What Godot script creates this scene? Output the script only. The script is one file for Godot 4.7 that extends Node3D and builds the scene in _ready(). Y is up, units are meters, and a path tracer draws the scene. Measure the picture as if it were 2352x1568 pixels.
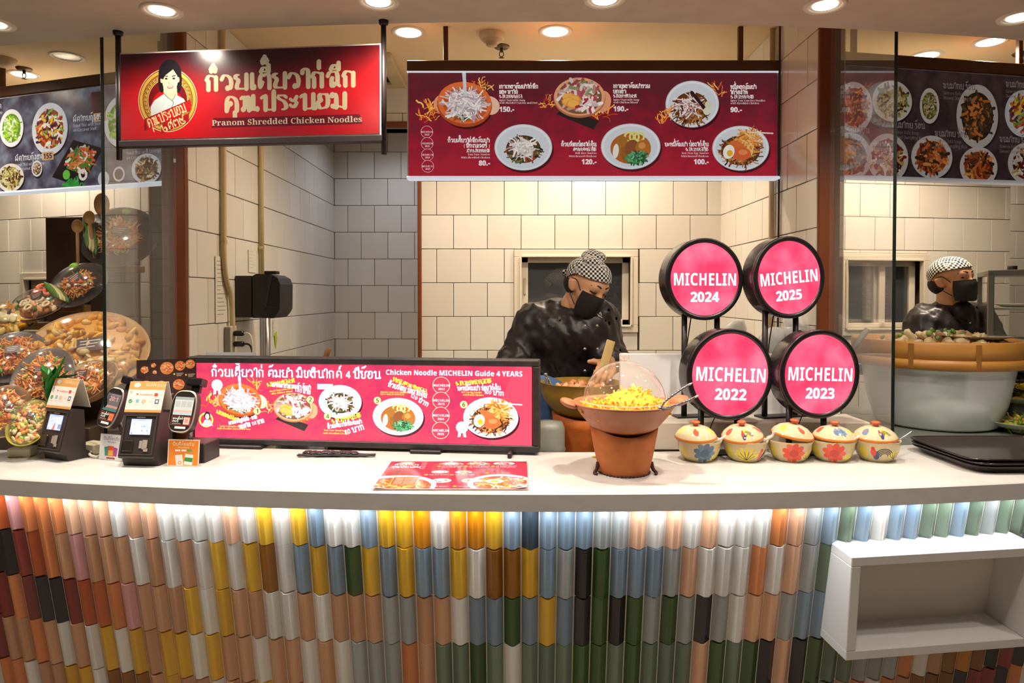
extends Node3D
# A food-court noodle stall: curved tiled counter, white tiled kitchen behind, stalls on both sides.
# Depths are metres in front of the camera (world z = -depth), the eye is 1.6 m above the floor.
const F := 1560.0
const HY := 680.0
const EYE := 1.6
const CT := 1.05
const X0 := 0.1
const RC := 8.6
const DC := 10.485
var rng := RandomNumberGenerator.new()
var mats := {}
var used := {}
var LAT := {}

# ---------------------------------------------------------------- places
func at(px: float, py: float, d: float) -> Vector3:
	return Vector3((px - 1176.0) * d / F, EYE - (py - HY) * d / F, -d)
func on(px: float, py: float, y := CT) -> Vector3:
	var d := (EYE - y) * F / (py - HY)
	return Vector3((px - 1176.0) * d / F, y, -d)
func arc(a: float, r: float, y: float) -> Vector3:
	return Vector3(X0 + r * sin(a), y, -(DC - r * cos(a)))

# ---------------------------------------------------------------- nodes
func numbered(called: String) -> String:
	if not used.has(called):
		used[called] = 0
		return called
	used[called] += 1
	return "%s_%03d" % [called, used[called]]
func tag(o: Node, label: String, category: String, group := "", kind := "") -> Node:
	if label: o.set_meta("label", label)
	if category: o.set_meta("category", category)
	if group: o.set_meta("group", group)
	if kind: o.set_meta("kind", kind)
	return o
func thing(called: String, label: String, category: String, where := Vector3.ZERO, turn := 0.0, group := "") -> Node3D:
	var o := Node3D.new()
	o.name = numbered(called)
	add_child(o)
	o.position = where
	o.rotation.y = turn
	tag(o, label, category, group)
	return o
func struct(called: String, label := "", category := "") -> Node3D:
	var o := Node3D.new()
	o.name = called
	add_child(o)
	o.set_meta("kind", "structure")
	if label: o.set_meta("label", label)
	if category: o.set_meta("category", category)
	return o
func put(called: String, mesh: Mesh, m: Material, parent: Node3D, t := Transform3D()) -> MeshInstance3D:
	var o := MeshInstance3D.new()
	o.name = called
	o.mesh = mesh
	if m: o.material_override = m
	o.transform = t
	parent.add_child(o, true)
	return o
func obj(called: String, st: SurfaceTool, m: Material, parent: Node3D, t := Transform3D()) -> MeshInstance3D:
	return put(called, fin(st), m, parent, t)
func copy(o: Node3D, label := "") -> Node3D:
	var base: String = o.get_meta("base") if o.has_meta("base") else String(o.name)
	var c: Node3D = o.duplicate()
	c.name = numbered(base)
	add_child(c)
	if label: c.set_meta("label", label)
	return c

# ---------------------------------------------------------------- materials
func mat(c: Color, rough := 0.5, metal := 0.0, spec := 0.5) -> StandardMaterial3D:
	var key := "%s %.2f %.2f %.2f" % [c.to_html(), rough, metal, spec]
	if mats.has(key): return mats[key]
	var m := StandardMaterial3D.new()
	m.albedo_color = c
	m.roughness = rough
	m.metallic = metal
	m.metallic_specular = spec
	mats[key] = m
	return m
func hexm(h: String, rough := 0.5, metal := 0.0, spec := 0.5) -> StandardMaterial3D:
	return mat(Color(h), rough, metal, spec)
func vmat(rough := 0.5) -> StandardMaterial3D:
	var key := "v%.2f" % rough
	if mats.has(key): return mats[key]
	var m := StandardMaterial3D.new()
	m.vertex_color_use_as_albedo = true
	m.roughness = rough
	mats[key] = m
	return m
func glow(c: Color, e: float) -> StandardMaterial3D:
	var m := StandardMaterial3D.new()
	m.albedo_color = Color(0.8, 0.8, 0.8)
	m.emission_enabled = true
	m.emission = c
	m.emission_energy_multiplier = e
	return m
func glass(c: Color, alpha := 0.06, rough := 0.02) -> StandardMaterial3D:
	var m := StandardMaterial3D.new()
	m.albedo_color = Color(c, alpha)
	m.transparency = BaseMaterial3D.TRANSPARENCY_ALPHA
	m.roughness = rough
	return m
func picture(img: Image, rough := 0.35, emit := 0.0, ink := 1.0) -> StandardMaterial3D:
	var m := StandardMaterial3D.new()
	var t := ImageTexture.create_from_image(img)
	m.albedo_texture = t
	m.albedo_color = Color(ink, ink, ink)
	m.roughness = rough
	m.texture_repeat = false
	if emit > 0.0:
		m.emission_enabled = true
		m.emission = Color.BLACK
		m.emission_texture = t
		m.emission_operator = BaseMaterial3D.EMISSION_OP_ADD
		m.emission_energy_multiplier = emit
	return m
func grain(a: Color, b: Color, freq: float, sx := 1.0, sy := 1.0, rough := 0.5, seed_ := 1, size := 256, bump := 0.0) -> StandardMaterial3D:
	# soft two-tone mottling of the matter itself; triplanar in the object's own axes
	var n := FastNoiseLite.new()
	n.seed = seed_
	n.frequency = freq
	n.fractal_octaves = 4
	var img := Image.create(size, size, false, Image.FORMAT_RGB8)
	var h := Image.create(size, size, false, Image.FORMAT_RGB8)
	for y in size:
		for x in size:
			var u := TAU * x / size
			var v := TAU * y / size
			var k := size / TAU
			var q := clampf(0.5 + 0.9 * n.get_noise_3d(cos(u) * k * sx + 37.0 * sin(v), sin(u) * k * sx + 17.0 * cos(v), v * k * sy * 0.0 + sin(v) * k * sy + cos(v) * k * sy * 0.7), 0.0, 1.0)
			img.set_pixel(x, y, a.lerp(b, q))
			h.set_pixel(x, y, Color(q, q, q))
	var m := StandardMaterial3D.new()
	m.albedo_texture = ImageTexture.create_from_image(img)
	m.uv1_triplanar = true
	m.roughness = rough
	if bump > 0.0:
		m.heightmap_enabled = true
		m.heightmap_texture = ImageTexture.create_from_image(h)
		m.heightmap_scale = bump
	return m

# ---------------------------------------------------------------- mesh helpers
func S(smooth := false) -> SurfaceTool:
	var st := SurfaceTool.new()
	st.begin(Mesh.PRIMITIVE_TRIANGLES)
	st.set_smooth_group(0 if smooth else -1)
	return st
func fin(st: SurfaceTool) -> ArrayMesh:
	st.generate_normals()
	return st.commit()
func v(st: SurfaceTool, p: Vector3, uv := Vector2.ZERO) -> void:
	st.set_uv(uv)
	st.add_vertex(p)
func tri(st: SurfaceTool, a: Vector3, b: Vector3, c: Vector3) -> void:
	v(st, a); v(st, c); v(st, b)
func quad(st: SurfaceTool, a: Vector3, b: Vector3, c: Vector3, d: Vector3) -> void:
	tri(st, a, b, c); tri(st, a, c, d)
func uvquad(st: SurfaceTool, a: Vector3, b: Vector3, c: Vector3, d: Vector3) -> void:
	# a bottom-left, b bottom-right, c top-right, d top-left
	v(st, a, Vector2(0, 1)); v(st, c, Vector2(1, 0)); v(st, b, Vector2(1, 1))
	v(st, a, Vector2(0, 1)); v(st, d, Vector2(0, 0)); v(st, c, Vector2(1, 0))
func bx(st: SurfaceTool, c: Vector3, s: Vector3, bev := 0.0, bas := Basis()) -> void:
	var h := s * 0.5
	bev = minf(bev, minf(h.x, minf(h.y, h.z)) * 0.9)
	if bev <= 0.0:
		var p := []
		for i in 8: p.append(c + bas * Vector3(h.x if i & 1 else -h.x, h.y if i & 2 else -h.y, h.z if i & 4 else -h.z))
		quad(st, p[4], p[5], p[7], p[6]); quad(st, p[1], p[0], p[2], p[3])
		quad(st, p[5], p[1], p[3], p[7]); quad(st, p[0], p[4], p[6], p[2])
		quad(st, p[6], p[7], p[3], p[2]); quad(st, p[0], p[1], p[5], p[4])
		return
	var q := h - Vector3(bev, bev, bev)
	var P := func(sx, sy, sz, ax): # point of face ax at corner signs
		var e := q
		e[ax] = h[ax]
		return c + bas * Vector3(e.x * sx, e.y * sy, e.z * sz)
	for sx in [-1, 1]:
		quadn(st, [P.call(sx, -1, -1, 0), P.call(sx, 1, -1, 0), P.call(sx, 1, 1, 0), P.call(sx, -1, 1, 0)], bas.x * sx)
		quadn(st, [P.call(-1, sx, -1, 1), P.call(1, sx, -1, 1), P.call(1, sx, 1, 1), P.call(-1, sx, 1, 1)], bas.y * sx)
		quadn(st, [P.call(-1, -1, sx, 2), P.call(1, -1, sx, 2), P.call(1, 1, sx, 2), P.call(-1, 1, sx, 2)], bas.z * sx)
		for sy in [-1, 1]:
			quadn(st, [P.call(sx, sy, -1, 0), P.call(sx, sy, 1, 0), P.call(sx, sy, 1, 1), P.call(sx, sy, -1, 1)], bas * Vector3(sx, sy, 0))
			quadn(st, [P.call(-1, sx, sy, 1), P.call(1, sx, sy, 1), P.call(1, sx, sy, 2), P.call(-1, sx, sy, 2)], bas * Vector3(0, sx, sy))
			quadn(st, [P.call(sx, -1, sy, 0), P.call(sx, 1, sy, 0), P.call(sx, 1, sy, 2), P.call(sx, -1, sy, 2)], bas * Vector3(sx, 0, sy))
			for sz in [-1, 1]:
				var a: Vector3 = P.call(sx, sy, sz, 0)
				var b: Vector3 = P.call(sx, sy, sz, 1)
				var d: Vector3 = P.call(sx, sy, sz, 2)
				if (b - a).cross(d - a).dot(bas * Vector3(sx, sy, sz)) > 0: tri(st, a, b, d)
				else: tri(st, a, d, b)
func quadn(st: SurfaceTool, p: Array, n: Vector3) -> void:
	if (p[1] - p[0]).cross(p[2] - p[0]).dot(n) > 0: quad(st, p[0], p[1], p[2], p[3])
	else: quad(st, p[0], p[3], p[2], p[1])
func box_mesh(s: Vector3, bev := 0.0) -> ArrayMesh:
	var st := S()
	bx(st, Vector3.ZERO, s, bev)
	return fin(st)
func lathe(st: SurfaceTool, prof: Array, seg := 32, t := Transform3D(), squash := 1.0, a0 := 0.0, a1 := TAU) -> void:
	# prof: Vector2(radius, height) from the bottom up, outside on the outer side
	for i in seg:
		var p := a0 + (a1 - a0) * i / seg
		var q := a0 + (a1 - a0) * (i + 1) / seg
		for k in prof.size() - 1:
			var A: Vector2 = prof[k]
			var B: Vector2 = prof[k + 1]
			var a := t * Vector3(A.x * cos(p), A.y, -A.x * sin(p) * squash)
			var b := t * Vector3(A.x * cos(q), A.y, -A.x * sin(q) * squash)
			var c := t * Vector3(B.x * cos(q), B.y, -B.x * sin(q) * squash)
			var d := t * Vector3(B.x * cos(p), B.y, -B.x * sin(p) * squash)
			if A.x > 1e-6: tri(st, a, b, c)
			if B.x > 1e-6: tri(st, a, c, d)
func lathed(prof: Array, seg := 32, squash := 1.0) -> SurfaceTool:
	var st := S(true)
	lathe(st, prof, seg, Transform3D(), squash)
	return st
func tube(st: SurfaceTool, pts: Array, r: float, seg := 8, r1 := -1.0, caps := true) -> void:
	if r1 < 0: r1 = r
	var rings := []
	var up := Vector3.UP
	for i in pts.size():
		var dir: Vector3 = (pts[mini(i + 1, pts.size() - 1)] - pts[maxi(i - 1, 0)]).normalized()
		if absf(dir.dot(up)) > 0.95: up = Vector3.RIGHT if absf(dir.x) < 0.9 else Vector3.BACK
		var s := dir.cross(up).normalized()
		up = s.cross(dir).normalized()
		var rr := lerpf(r, r1, float(i) / maxf(1.0, pts.size() - 1))
		var ring := []
		for k in seg: ring.append(pts[i] + (s * cos(TAU * k / seg) + up * sin(TAU * k / seg)) * rr)
		rings.append(ring)
	for i in rings.size() - 1:
		for k in seg:
			quad(st, rings[i][k], rings[i][(k + 1) % seg], rings[i + 1][(k + 1) % seg], rings[i + 1][k])
	if caps:
		for k in seg:
			tri(st, pts[0], rings[0][(k + 1) % seg], rings[0][k])
			tri(st, pts[-1], rings[-1][k], rings[-1][(k + 1) % seg])
func ell(st: SurfaceTool, c: Vector3, r: Vector3, seg := 12, rings := 8, bas := Basis()) -> void:
	for j in rings:
		var v0 := PI * j / rings - PI / 2
		var v1 := PI * (j + 1) / rings - PI / 2
		for i in seg:
			var u0 := TAU * i / seg
			var u1 := TAU * (i + 1) / seg
			var a := c + bas * (r * Vector3(cos(v0) * cos(u0), sin(v0), -cos(v0) * sin(u0)))
			var b := c + bas * (r * Vector3(cos(v0) * cos(u1), sin(v0), -cos(v0) * sin(u1)))
			var d := c + bas * (r * Vector3(cos(v1) * cos(u1), sin(v1), -cos(v1) * sin(u1)))
			var e := c + bas * (r * Vector3(cos(v1) * cos(u0), sin(v1), -cos(v1) * sin(u0)))
			if j > 0: tri(st, a, b, d)
			if j < rings - 1: tri(st, a, d, e)
func extrude(st: SurfaceTool, poly: PackedVector2Array, z0: float, z1: float, t := Transform3D()) -> void:
	# polygon in x,y, thick along z
	if Geometry2D.is_polygon_clockwise(poly): poly.reverse()
	var ix := Geometry2D.triangulate_polygon(poly)
	for k in range(0, ix.size(), 3):
		var a := poly[ix[k]]
		var b := poly[ix[k + 1]]
		var c := poly[ix[k + 2]]
		if (b - a).cross(c - a) < 0:
			var w := b
			b = c
			c = w
		tri(st, t * Vector3(a.x, a.y, z1), t * Vector3(b.x, b.y, z1), t * Vector3(c.x, c.y, z1))
		tri(st, t * Vector3(a.x, a.y, z0), t * Vector3(c.x, c.y, z0), t * Vector3(b.x, b.y, z0))
	for i in poly.size():
		var a := poly[i]
		var b := poly[(i + 1) % poly.size()]
		quad(st, t * Vector3(a.x, a.y, z0), t * Vector3(b.x, b.y, z0), t * Vector3(b.x, b.y, z1), t * Vector3(a.x, a.y, z1))
func oval(w: float, h: float, n := 40, e := 2.0) -> PackedVector2Array:
	var p := PackedVector2Array()
	for i in n:
		var a := TAU * i / n
		p.append(Vector2(signf(cos(a)) * pow(absf(cos(a)), 2.0 / e) * w / 2, signf(sin(a)) * pow(absf(sin(a)), 2.0 / e) * h / 2))
	return p
func facing(where: Vector3, turn: float, tilt := 0.0, roll := 0.0) -> Transform3D:
	# local +z looks at the customer side, turned about y, tipped back by tilt
	return Transform3D(Basis(Vector3.UP, turn) * Basis(Vector3.RIGHT, -tilt) * Basis(Vector3.BACK, roll), where)
func sheet(st: SurfaceTool, w: float, h: float, z: float, t := Transform3D()) -> void:
	uvquad(st, t * Vector3(-w / 2, -h / 2, z), t * Vector3(w / 2, -h / 2, z), t * Vector3(w / 2, h / 2, z), t * Vector3(-w / 2, h / 2, z))
func lin(h: String) -> Color:
	return Color(h).srgb_to_linear()
func smooth_path(p: Array, n := 6) -> Array:
	var c := Curve3D.new()
	for i in p.size():
		var tng: Vector3 = (p[mini(i + 1, p.size() - 1)] - p[maxi(i - 1, 0)]) / 6.0
		c.add_point(p[i], -tng, tng)
	var out := []
	for i in (p.size() - 1) * n + 1:
		out.append(c.samplef(float(i) / n))
	return out

# ---------------------------------------------------------------- print: a small painter for signs, menus and screens
class Canvas:
	var img: Image
	var W: int
	var H: int
	func _init(w: int, h: int, c: Color) -> void:
		W = w; H = h
		img = Image.create(w, h, false, Image.FORMAT_RGB8)
		img.fill(c)
	func rect(x: float, y: float, w: float, h: float, c: Color) -> void:
		img.fill_rect(Rect2i(int(x), int(y), int(w), int(h)), c)
	func span(y: int, a: float, b: float, c: Color) -> void:
		var i := maxi(0, int(ceil(a - 0.5)))
		var j := mini(W - 1, int(floor(b - 0.5)))
		if j >= i: img.fill_rect(Rect2i(i, y, j - i + 1, 1), c)
	func poly(p: PackedVector2Array, c: Color) -> void:
		var lo := INF
		var hi := -INF
		for q in p:
			lo = minf(lo, q.y)
			hi = maxf(hi, q.y)
		for y in range(maxi(0, int(lo)), mini(H, int(hi) + 1)):
			var f := y + 0.5
			var xs := []
			for i in p.size():
				var a := p[i]
				var b := p[(i + 1) % p.size()]
				if (a.y <= f) != (b.y <= f): xs.append(a.x + (f - a.y) * (b.x - a.x) / (b.y - a.y))
			xs.sort()
			for k in range(0, xs.size() - 1, 2): span(y, xs[k], xs[k + 1], c)
	func disc(x: float, y: float, r: float, c: Color, ry := -1.0, rot := 0.0) -> void:
		if ry < 0: ry = r
		if rot == 0.0:
			for k in range(maxi(0, int(y - ry)), mini(H, int(y + ry) + 1)):
				var t := (k + 0.5 - y) / ry
				if absf(t) < 1.0:
					var w := r * sqrt(1.0 - t * t)
					span(k, x - w, x + w, c)
			return
		var p := PackedVector2Array()
		var n := 10 if maxf(r, ry) < 12 else 28
		for i in n: p.append(Vector2(x, y) + Vector2(r * cos(TAU * i / n), ry * sin(TAU * i / n)).rotated(rot))
		poly(p, c)
	func line(a: Vector2, b: Vector2, w: float, c: Color, w1 := -1.0, caps := true) -> void:
		if w1 < 0: w1 = w
		var d := (b - a).normalized().orthogonal()
		poly(PackedVector2Array([a + d * w / 2, b + d * w1 / 2, b - d * w1 / 2, a - d * w / 2]), c)
		if caps and w > 2.0:
			disc(a.x, a.y, w / 2, c)
			disc(b.x, b.y, w1 / 2, c)
	func path(p: PackedVector2Array, w: float, c: Color, thin := 1.0) -> void:
		for i in p.size() - 1:
			var d := (p[i + 1] - p[i])
			var k := absf(d.y) / maxf(0.001, d.length())
			var ww := w * (thin + (1.0 - thin) * k * k)
			line(p[i], p[i + 1], ww, c)
	func ring(x: float, y: float, r: float, w: float, c: Color, a0 := 0.0, a1 := TAU) -> void:
		var p := PackedVector2Array()
		var n := int(maxf(12.0, r * (a1 - a0) / 4.0))
		for i in n + 1: p.append(Vector2(x + (r + w / 2) * cos(a0 + (a1 - a0) * i / n), y + (r + w / 2) * sin(a0 + (a1 - a0) * i / n)))
		for i in n + 1: p.append(Vector2(x + (r - w / 2) * cos(a1 - (a1 - a0) * i / n), y + (r - w / 2) * sin(a1 - (a1 - a0) * i / n)))
		poly(p, c)
	func shade(f: Callable) -> void: # every pixel from f(u, v) -> Color, in blocks of 4
		for y in range(0, H, 4):
			for x in range(0, W, 4):
				img.fill_rect(Rect2i(x, y, 4, 4), f.call(float(x) / W, float(y) / H))

# Thai letters as strokes on a grid: advance, then strokes of xy digit pairs (y 0 base line, 7 top), rounded when drawn
const TH := {
	"ก": "7|10 10 14 14 05 05 17 37 56 56 50 50", "ข": "7|22 12 11 21 24 26 17 07 06|22 24 26 26|20 20 50 50 57 57|24 20", "ค": "7|10 10 15 27 47 65 60 60|10 23 33 34 24",
	"ฆ": "7|16 25 20 60 67", "ง": "5|26 16 17 27 37 36 30 30 20 02", "จ": "6|05 17 47 55 52 30 20 21 31 33 23", "ฉ": "7|05 17 47 56 51 51|34 24 21 20 30 31|31 51 60", "ช": "7|16 26 27 17 15 23 11 20 50 52 56|55 67 77", "ซ": "7|06 16 27 17 15 23 11 20 50 52 56|55 67 77|06 07",
	"ณ": "9|20 10 11 21 26 17 06|25 37 46 40 40|40 50 61|67 67 61 70 80 81 71|61 67", "ด": "7|33 23 22 10 15 27 57 65 60 60", "ต": "7|33 23 22 10 15 27 36 47 57 66 60 60", "ท": "7|06 17 27 26 20 20|26 57 66 60 60", "น": "7|06 17 27 26 20 20|20 50 61|67 67 61 60 70 71", "บ": "7|06 17 27 26 20 20 60 60 67 67", "ป": "7|06 17 27 26 20 20 60 60 69 69", "ผ": "8|26 16 17 27 15 10 10 33 33 60 60 67 67", "พ": "8|06 17 27 26 10 10 35 35 60 60 67 67", "ภ": "7|21 11 10 20 22 24 05 17 57 66 60 60", "ม": "7|06 07 17 26 21|21 20 10 01 11 22|21 60 60 67 67", "ย": "7|27 17 06 15 24 12 10 60 60 67 67",
	"ร": "5|07 17 37 46|06 15 34 42 41 30 20", "ล": "7|11 21 30 20 05 05|02 04 36 56 50 50|05 17 57 66", "ว": "6|05 17 37 55 51 40 30 31 41", "ศ": "7|10 10 15 27 47 65 60 60|10 23 33 34 24|55 77", "ส": "7|11 21 20 10 04 36 56 50 50|05 17 57 66|55 77", "ห": "7|06 17 27 26 20 20|22 46 57 65 60 60", "อ": "6|25 15 14 24|15 17 47 56 51 30 10 03 13 24", "ฮ": "7|25 15 14 24|15 17 47 56 51 30 10 03 13|46 77",
	"เ": "3|17 17 11 10 20 21", "แ": "5|17 17 11 10 20 21|47 47 41 40 50 51", "ไ": "4|30 30 36 38 29 19 08 07", "โ": "4|30 30 37 19 39|39 08", "ะ": "4|05 14 24 36|02 11 21 33", "า": "5|06 17 37 46 40 40", "ำ": "5|06 17 37 46 40 40", "ๆ": "5|16 30", "๒": "7|06 07 17 16 10 60 62 54 50|33 34 54", "๕": "7|33 23 22 10 15 27 57 65 60 60|45 69", "๓": "7|22 12 10 05 17 27 35 47 57 65 60 60", "๙": "7|25 24 34 35 16 07 02 20 60 62|42 44 69",
}
const TH_UP := {"๋": "11 13 23 33 31|22 24|02 42", "้": "02 13 23 22 44", "่": "21 21 24 24", "์": "21 31 32 22 44", "ี": "00 12 32 40 00|40 43", "ิ": "00 12 32 40 00", "ึ": "00 12 32 40 00|43", "ื": "00 12 32 40 00|30 33|40 43", "ั": "11 10 21 41 43|11", "็": "10 22 32 42"}
const TH_DN := {"ุ": "30 30 34", "ู": "10 14 10 40 44"}
const CJ := {"冬": "3713 1636|3613|1753 7131|4241|3120", "阴": "0807|0708 2827 1504|1400|4848 4000|4877 70|4575|4373", "功": "0737|2020|2720|0030|5070|4686 8070|6766 3020", "鸡": "0737|0733 10|0630|5866 86|5852 82 8060|4454 84", "肉": "0600|0686 80|4846|4664 22|2244 60", "丝": "2804 34|1400 30|6844 74|5440 70|0080", "面": "0888|4846|0600 80 86 06|3630|5650|0343", "什": "2804|1510|3585|6060|6760", "锦": "1705|0636|1610|0535|4888 84 44 48|4686|0434|4482|6440", "汤": "0807|0605|0003|3878 5474|5484 7060|4440", "火": "4840|0613|7664|4400|4080", "锅": "1705|0636|1610|4878 75 45 48|4474 70|3430|5432", "腿": "0700|0737 30|0535|4878 75 45|4540|6480|3080", "泰": "1787|1585|0383|4844 00|4486|4440", "式": "0686|5657 80|1444|2420|0131", "卷": "4844|1686|1484|2806|0403 33 30 83", "粉": "2720|0545|1007|5846|6878|4484 8060|6440", "蛋": "0888|4844|4666|2422 62 64 24|4240|0080", "鸭": "0737 33 03 07|1730|5866|5852", "香": "4888|4644|0686|4600|2422 62 60 20"}

func chaikin(p: PackedVector2Array) -> PackedVector2Array:
	for n in 2:
		var q := PackedVector2Array([p[0]])
		for i in p.size() - 1:
			q.append(p[i].lerp(p[i + 1], 0.25))
			q.append(p[i].lerp(p[i + 1], 0.75))
		q.append(p[-1])
		p = q
	return p
func digits(s: String) -> Array:
	var out := []
	for stroke in s.split("|"):
		var p := PackedVector2Array()
		var t := stroke.replace(" ", "")
		for i in range(0, t.length() - 1, 2): p.append(Vector2(t.unicode_at(i) - 48, t.unicode_at(i + 1) - 48))
		if p.size() == 1: p.append(p[0] + Vector2(0.1, 0))
		if p.size() > 1: out.append(p)
	return out
var th_sx := 1.0
func glyph_width(s: String, size: float) -> float:
	var x := 0.0
	for ch in s:
		if TH.has(ch): x += (TH[ch].split("|")[0].to_float() + 1.0) * size / 7.0
		elif CJ.has(ch): x += 9.6 * size / 7.0
		elif TH_UP.has(ch) or TH_DN.has(ch): pass
		elif ch == " ": x += 3.0 * size / 7.0
		else: x += latin_width(ch, size)
	return x * th_sx
func thaif(cv: Canvas, text: String, x0: float, x1: float, y: float, size: float, wgt: float, c: Color, thin := 1.0, rot := 0.0, outline := 0.0, oc := Color.BLACK) -> void:
	# set between two x positions
	th_sx = (x1 - x0) / glyph_width(text, size)
	thai(cv, text, x0, y, size, wgt, c, 0, thin, rot, outline, oc)
	th_sx = 1.0
func latin(text: String, bold: bool, serif: bool) -> Dictionary:
	var key := "%s|%s|%s" % [text, bold, serif]
	if LAT.has(key): return LAT[key]
	var f := SystemFont.new()
	f.font_names = PackedStringArray(["Droid Serif" if serif else "Droid Sans"])
	f.font_weight = 700 if bold else 400
	var tm := TextMesh.new()
	tm.font = f
	tm.text = text
	tm.font_size = 64
	tm.pixel_size = 1.0 / 46.0
	tm.depth = 0.0
	tm.curve_step = 1.0
	tm.horizontal_alignment = HORIZONTAL_ALIGNMENT_LEFT
	tm.vertical_alignment = VERTICAL_ALIGNMENT_BOTTOM
	var tris := PackedVector2Array()
	var lo := INF
	var hi := 0.0
	for s in tm.get_surface_count():
		var a := tm.surface_get_arrays(s)
		var vs: PackedVector3Array = a[Mesh.ARRAY_VERTEX]
		var ix: PackedInt32Array = a[Mesh.ARRAY_INDEX] if a[Mesh.ARRAY_INDEX] != null else PackedInt32Array(range(vs.size()))
		for i in ix: tris.append(Vector2(vs[i].x, vs[i].y))
	for p in tris:
		hi = maxf(hi, p.x)
		lo = minf(lo, p.x)
	LAT[key] = {"t": tris, "w": hi, "lo": 0.0}
	return LAT[key]
func latin_width(text: String, size: float, bold := true, serif := false) -> float:
	return (latin(text, bold, serif).w + 0.08) * size
func write(cv: Canvas, text: String, x: float, y: float, size: float, c: Color, align := 0, bold := true, serif := false, stretch := 1.0, rot := 0.0, outline := 0.0, oc := Color.BLACK) -> void:
	# x, y: base line; size: height of a capital letter
	var L := latin(text, bold, serif)
	var w: float = L.w * size * stretch
	var off := -w * 0.5 * align
	var base_y: float = L.get("base", 0.0)
	if not L.has("base"):
		var lo := INF
		for p in latin("H", bold, serif).t: lo = minf(lo, p.y)
		base_y = lo
		L["base"] = lo
	for pass_ in (2 if outline > 0.0 else 1):
		var o := outline if outline > 0.0 and pass_ == 0 else 0.0
		var col := oc if o > 0.0 else c
		var shifts := [Vector2.ZERO] if o == 0.0 else [Vector2(o, 0), Vector2(-o, 0), Vector2(0, o), Vector2(0, -o), Vector2(o, o), Vector2(-o, o)]
		for sh in shifts:
			var t: PackedVector2Array = L.t
			for i in range(0, t.size() - 2, 3):
				var q := PackedVector2Array()
				for k in 3: q.append(Vector2(x, y) + sh + Vector2(off + t[i + k].x * size * stretch, -(t[i + k].y - base_y) * size).rotated(rot))
				cv.poly(q, col)
func thai(cv: Canvas, text: String, x: float, y: float, size: float, wgt: float, c: Color, align := 0, thin := 1.0, rot := 0.0, outline := 0.0, oc := Color.BLACK) -> void:
	# mixed Thai, Chinese and Latin text; size: height of a consonant, wgt: stroke width
	var total := glyph_width(text, size)
	for pass_ in (2 if outline > 0.0 else 1):
		var o := outline if outline > 0.0 and pass_ == 0 else 0.0
		var col := oc if o > 0.0 else c
		var pen := -total * 0.5 * align
		var k := size / 7.0
		var kx := k * th_sx
		var prev := 0.0
		var upper := 0
		for ch in text:
			var strokes := []
			var dx := pen
			var dy := 0.0
			var kk := k
			var step := 0.0
			if TH.has(ch):
				var s: String = TH[ch]
				strokes = digits(s.substr(s.find("|") + 1))
				step = (s.split("|")[0].to_float() + 1.0) * kx
				if ch == "ำ": strokes.append_array([PackedVector2Array([Vector2(-0.8, 8.6), Vector2(0.2, 8.6), Vector2(0.2, 9.4), Vector2(-0.8, 9.4), Vector2(-0.8, 8.6)])])
				upper = 0
			elif CJ.has(ch):
				strokes = digits(CJ[ch])
				step = 9.6 * kx
			elif TH_UP.has(ch):
				strokes = digits(TH_UP[ch])
				dx = pen - prev + maxf(0.0, prev - 6.4 * kx) * 0.6 + 0.6 * kx
				dy = (8.3 + upper * 3.4) * k
				upper += 1
			elif TH_DN.has(ch):
				strokes = digits(TH_DN[ch])
				dx = pen - prev + 2.0 * kx
				dy = -5.0 * k
			elif ch == " ":
				step = 3.0 * kx
				prev = 0.0
				pen += step
				continue
			else:
				write(cv, ch, x + Vector2(pen, 0).rotated(rot).x, y + Vector2(pen, 0).rotated(rot).y, size, col, 0, true, false, th_sx, rot, o, col)
				pen += latin_width(ch, size) * th_sx
				continue
			for s in strokes:
				var q := PackedVector2Array()
				for p in chaikin(s): q.append(Vector2(x, y) + Vector2(dx + p.x * kx, -(dy + p.y * kk)).rotated(rot))
				cv.path(q, (wgt * (0.62 if CJ.has(ch) else 1.0)) + o * 2.0, col, thin)
			if step > 0.0:
				prev = step
				pen += step
func food(cv: Canvas, x: float, y: float, rx: float, ry: float, cols: Array, n: int, len_: float, wid: float, curl := 0.6) -> void:
	for i in n:
		var a := rng.randf() * TAU
		var r := sqrt(rng.randf())
		var p := Vector2(x + rx * r * cos(a), y + ry * r * sin(a))
		var d := rng.randf() * TAU
		var c: Color = Color(cols[rng.randi() % cols.size()])
		c = c.lightened(rng.randf() * 0.12) if rng.randf() < 0.5 else c.darkened(rng.randf() * 0.15)
		var q := PackedVector2Array([p])
		for k in 3:
			d += rng.randf_range(-curl, curl)
			p += Vector2(cos(d), sin(d) * 0.8) * len_ / 3.0
			q.append(p)
		cv.path(q, wid * rng.randf_range(0.7, 1.3), c)
func flame(cv: Canvas, x: float, y: float, s: float) -> void:
	for i in 16:
		var p := Vector2(x, y) + Vector2(rng.randf_range(-1, 1), rng.randf_range(-1, 1)) * s
		var d := rng.randf_range(-2.6, -0.4)
		var q := PackedVector2Array([p])
		for k in 4:
			d += rng.randf_range(-0.9, 0.9)
			p += Vector2(cos(d), sin(d)) * s * 0.35
			q.append(p)
		cv.path(q, s * rng.randf_range(0.08, 0.22), [Color("f08a30"), Color("ffd873"), Color("e85a28"), Color("ffb04a")][i % 4])
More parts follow.
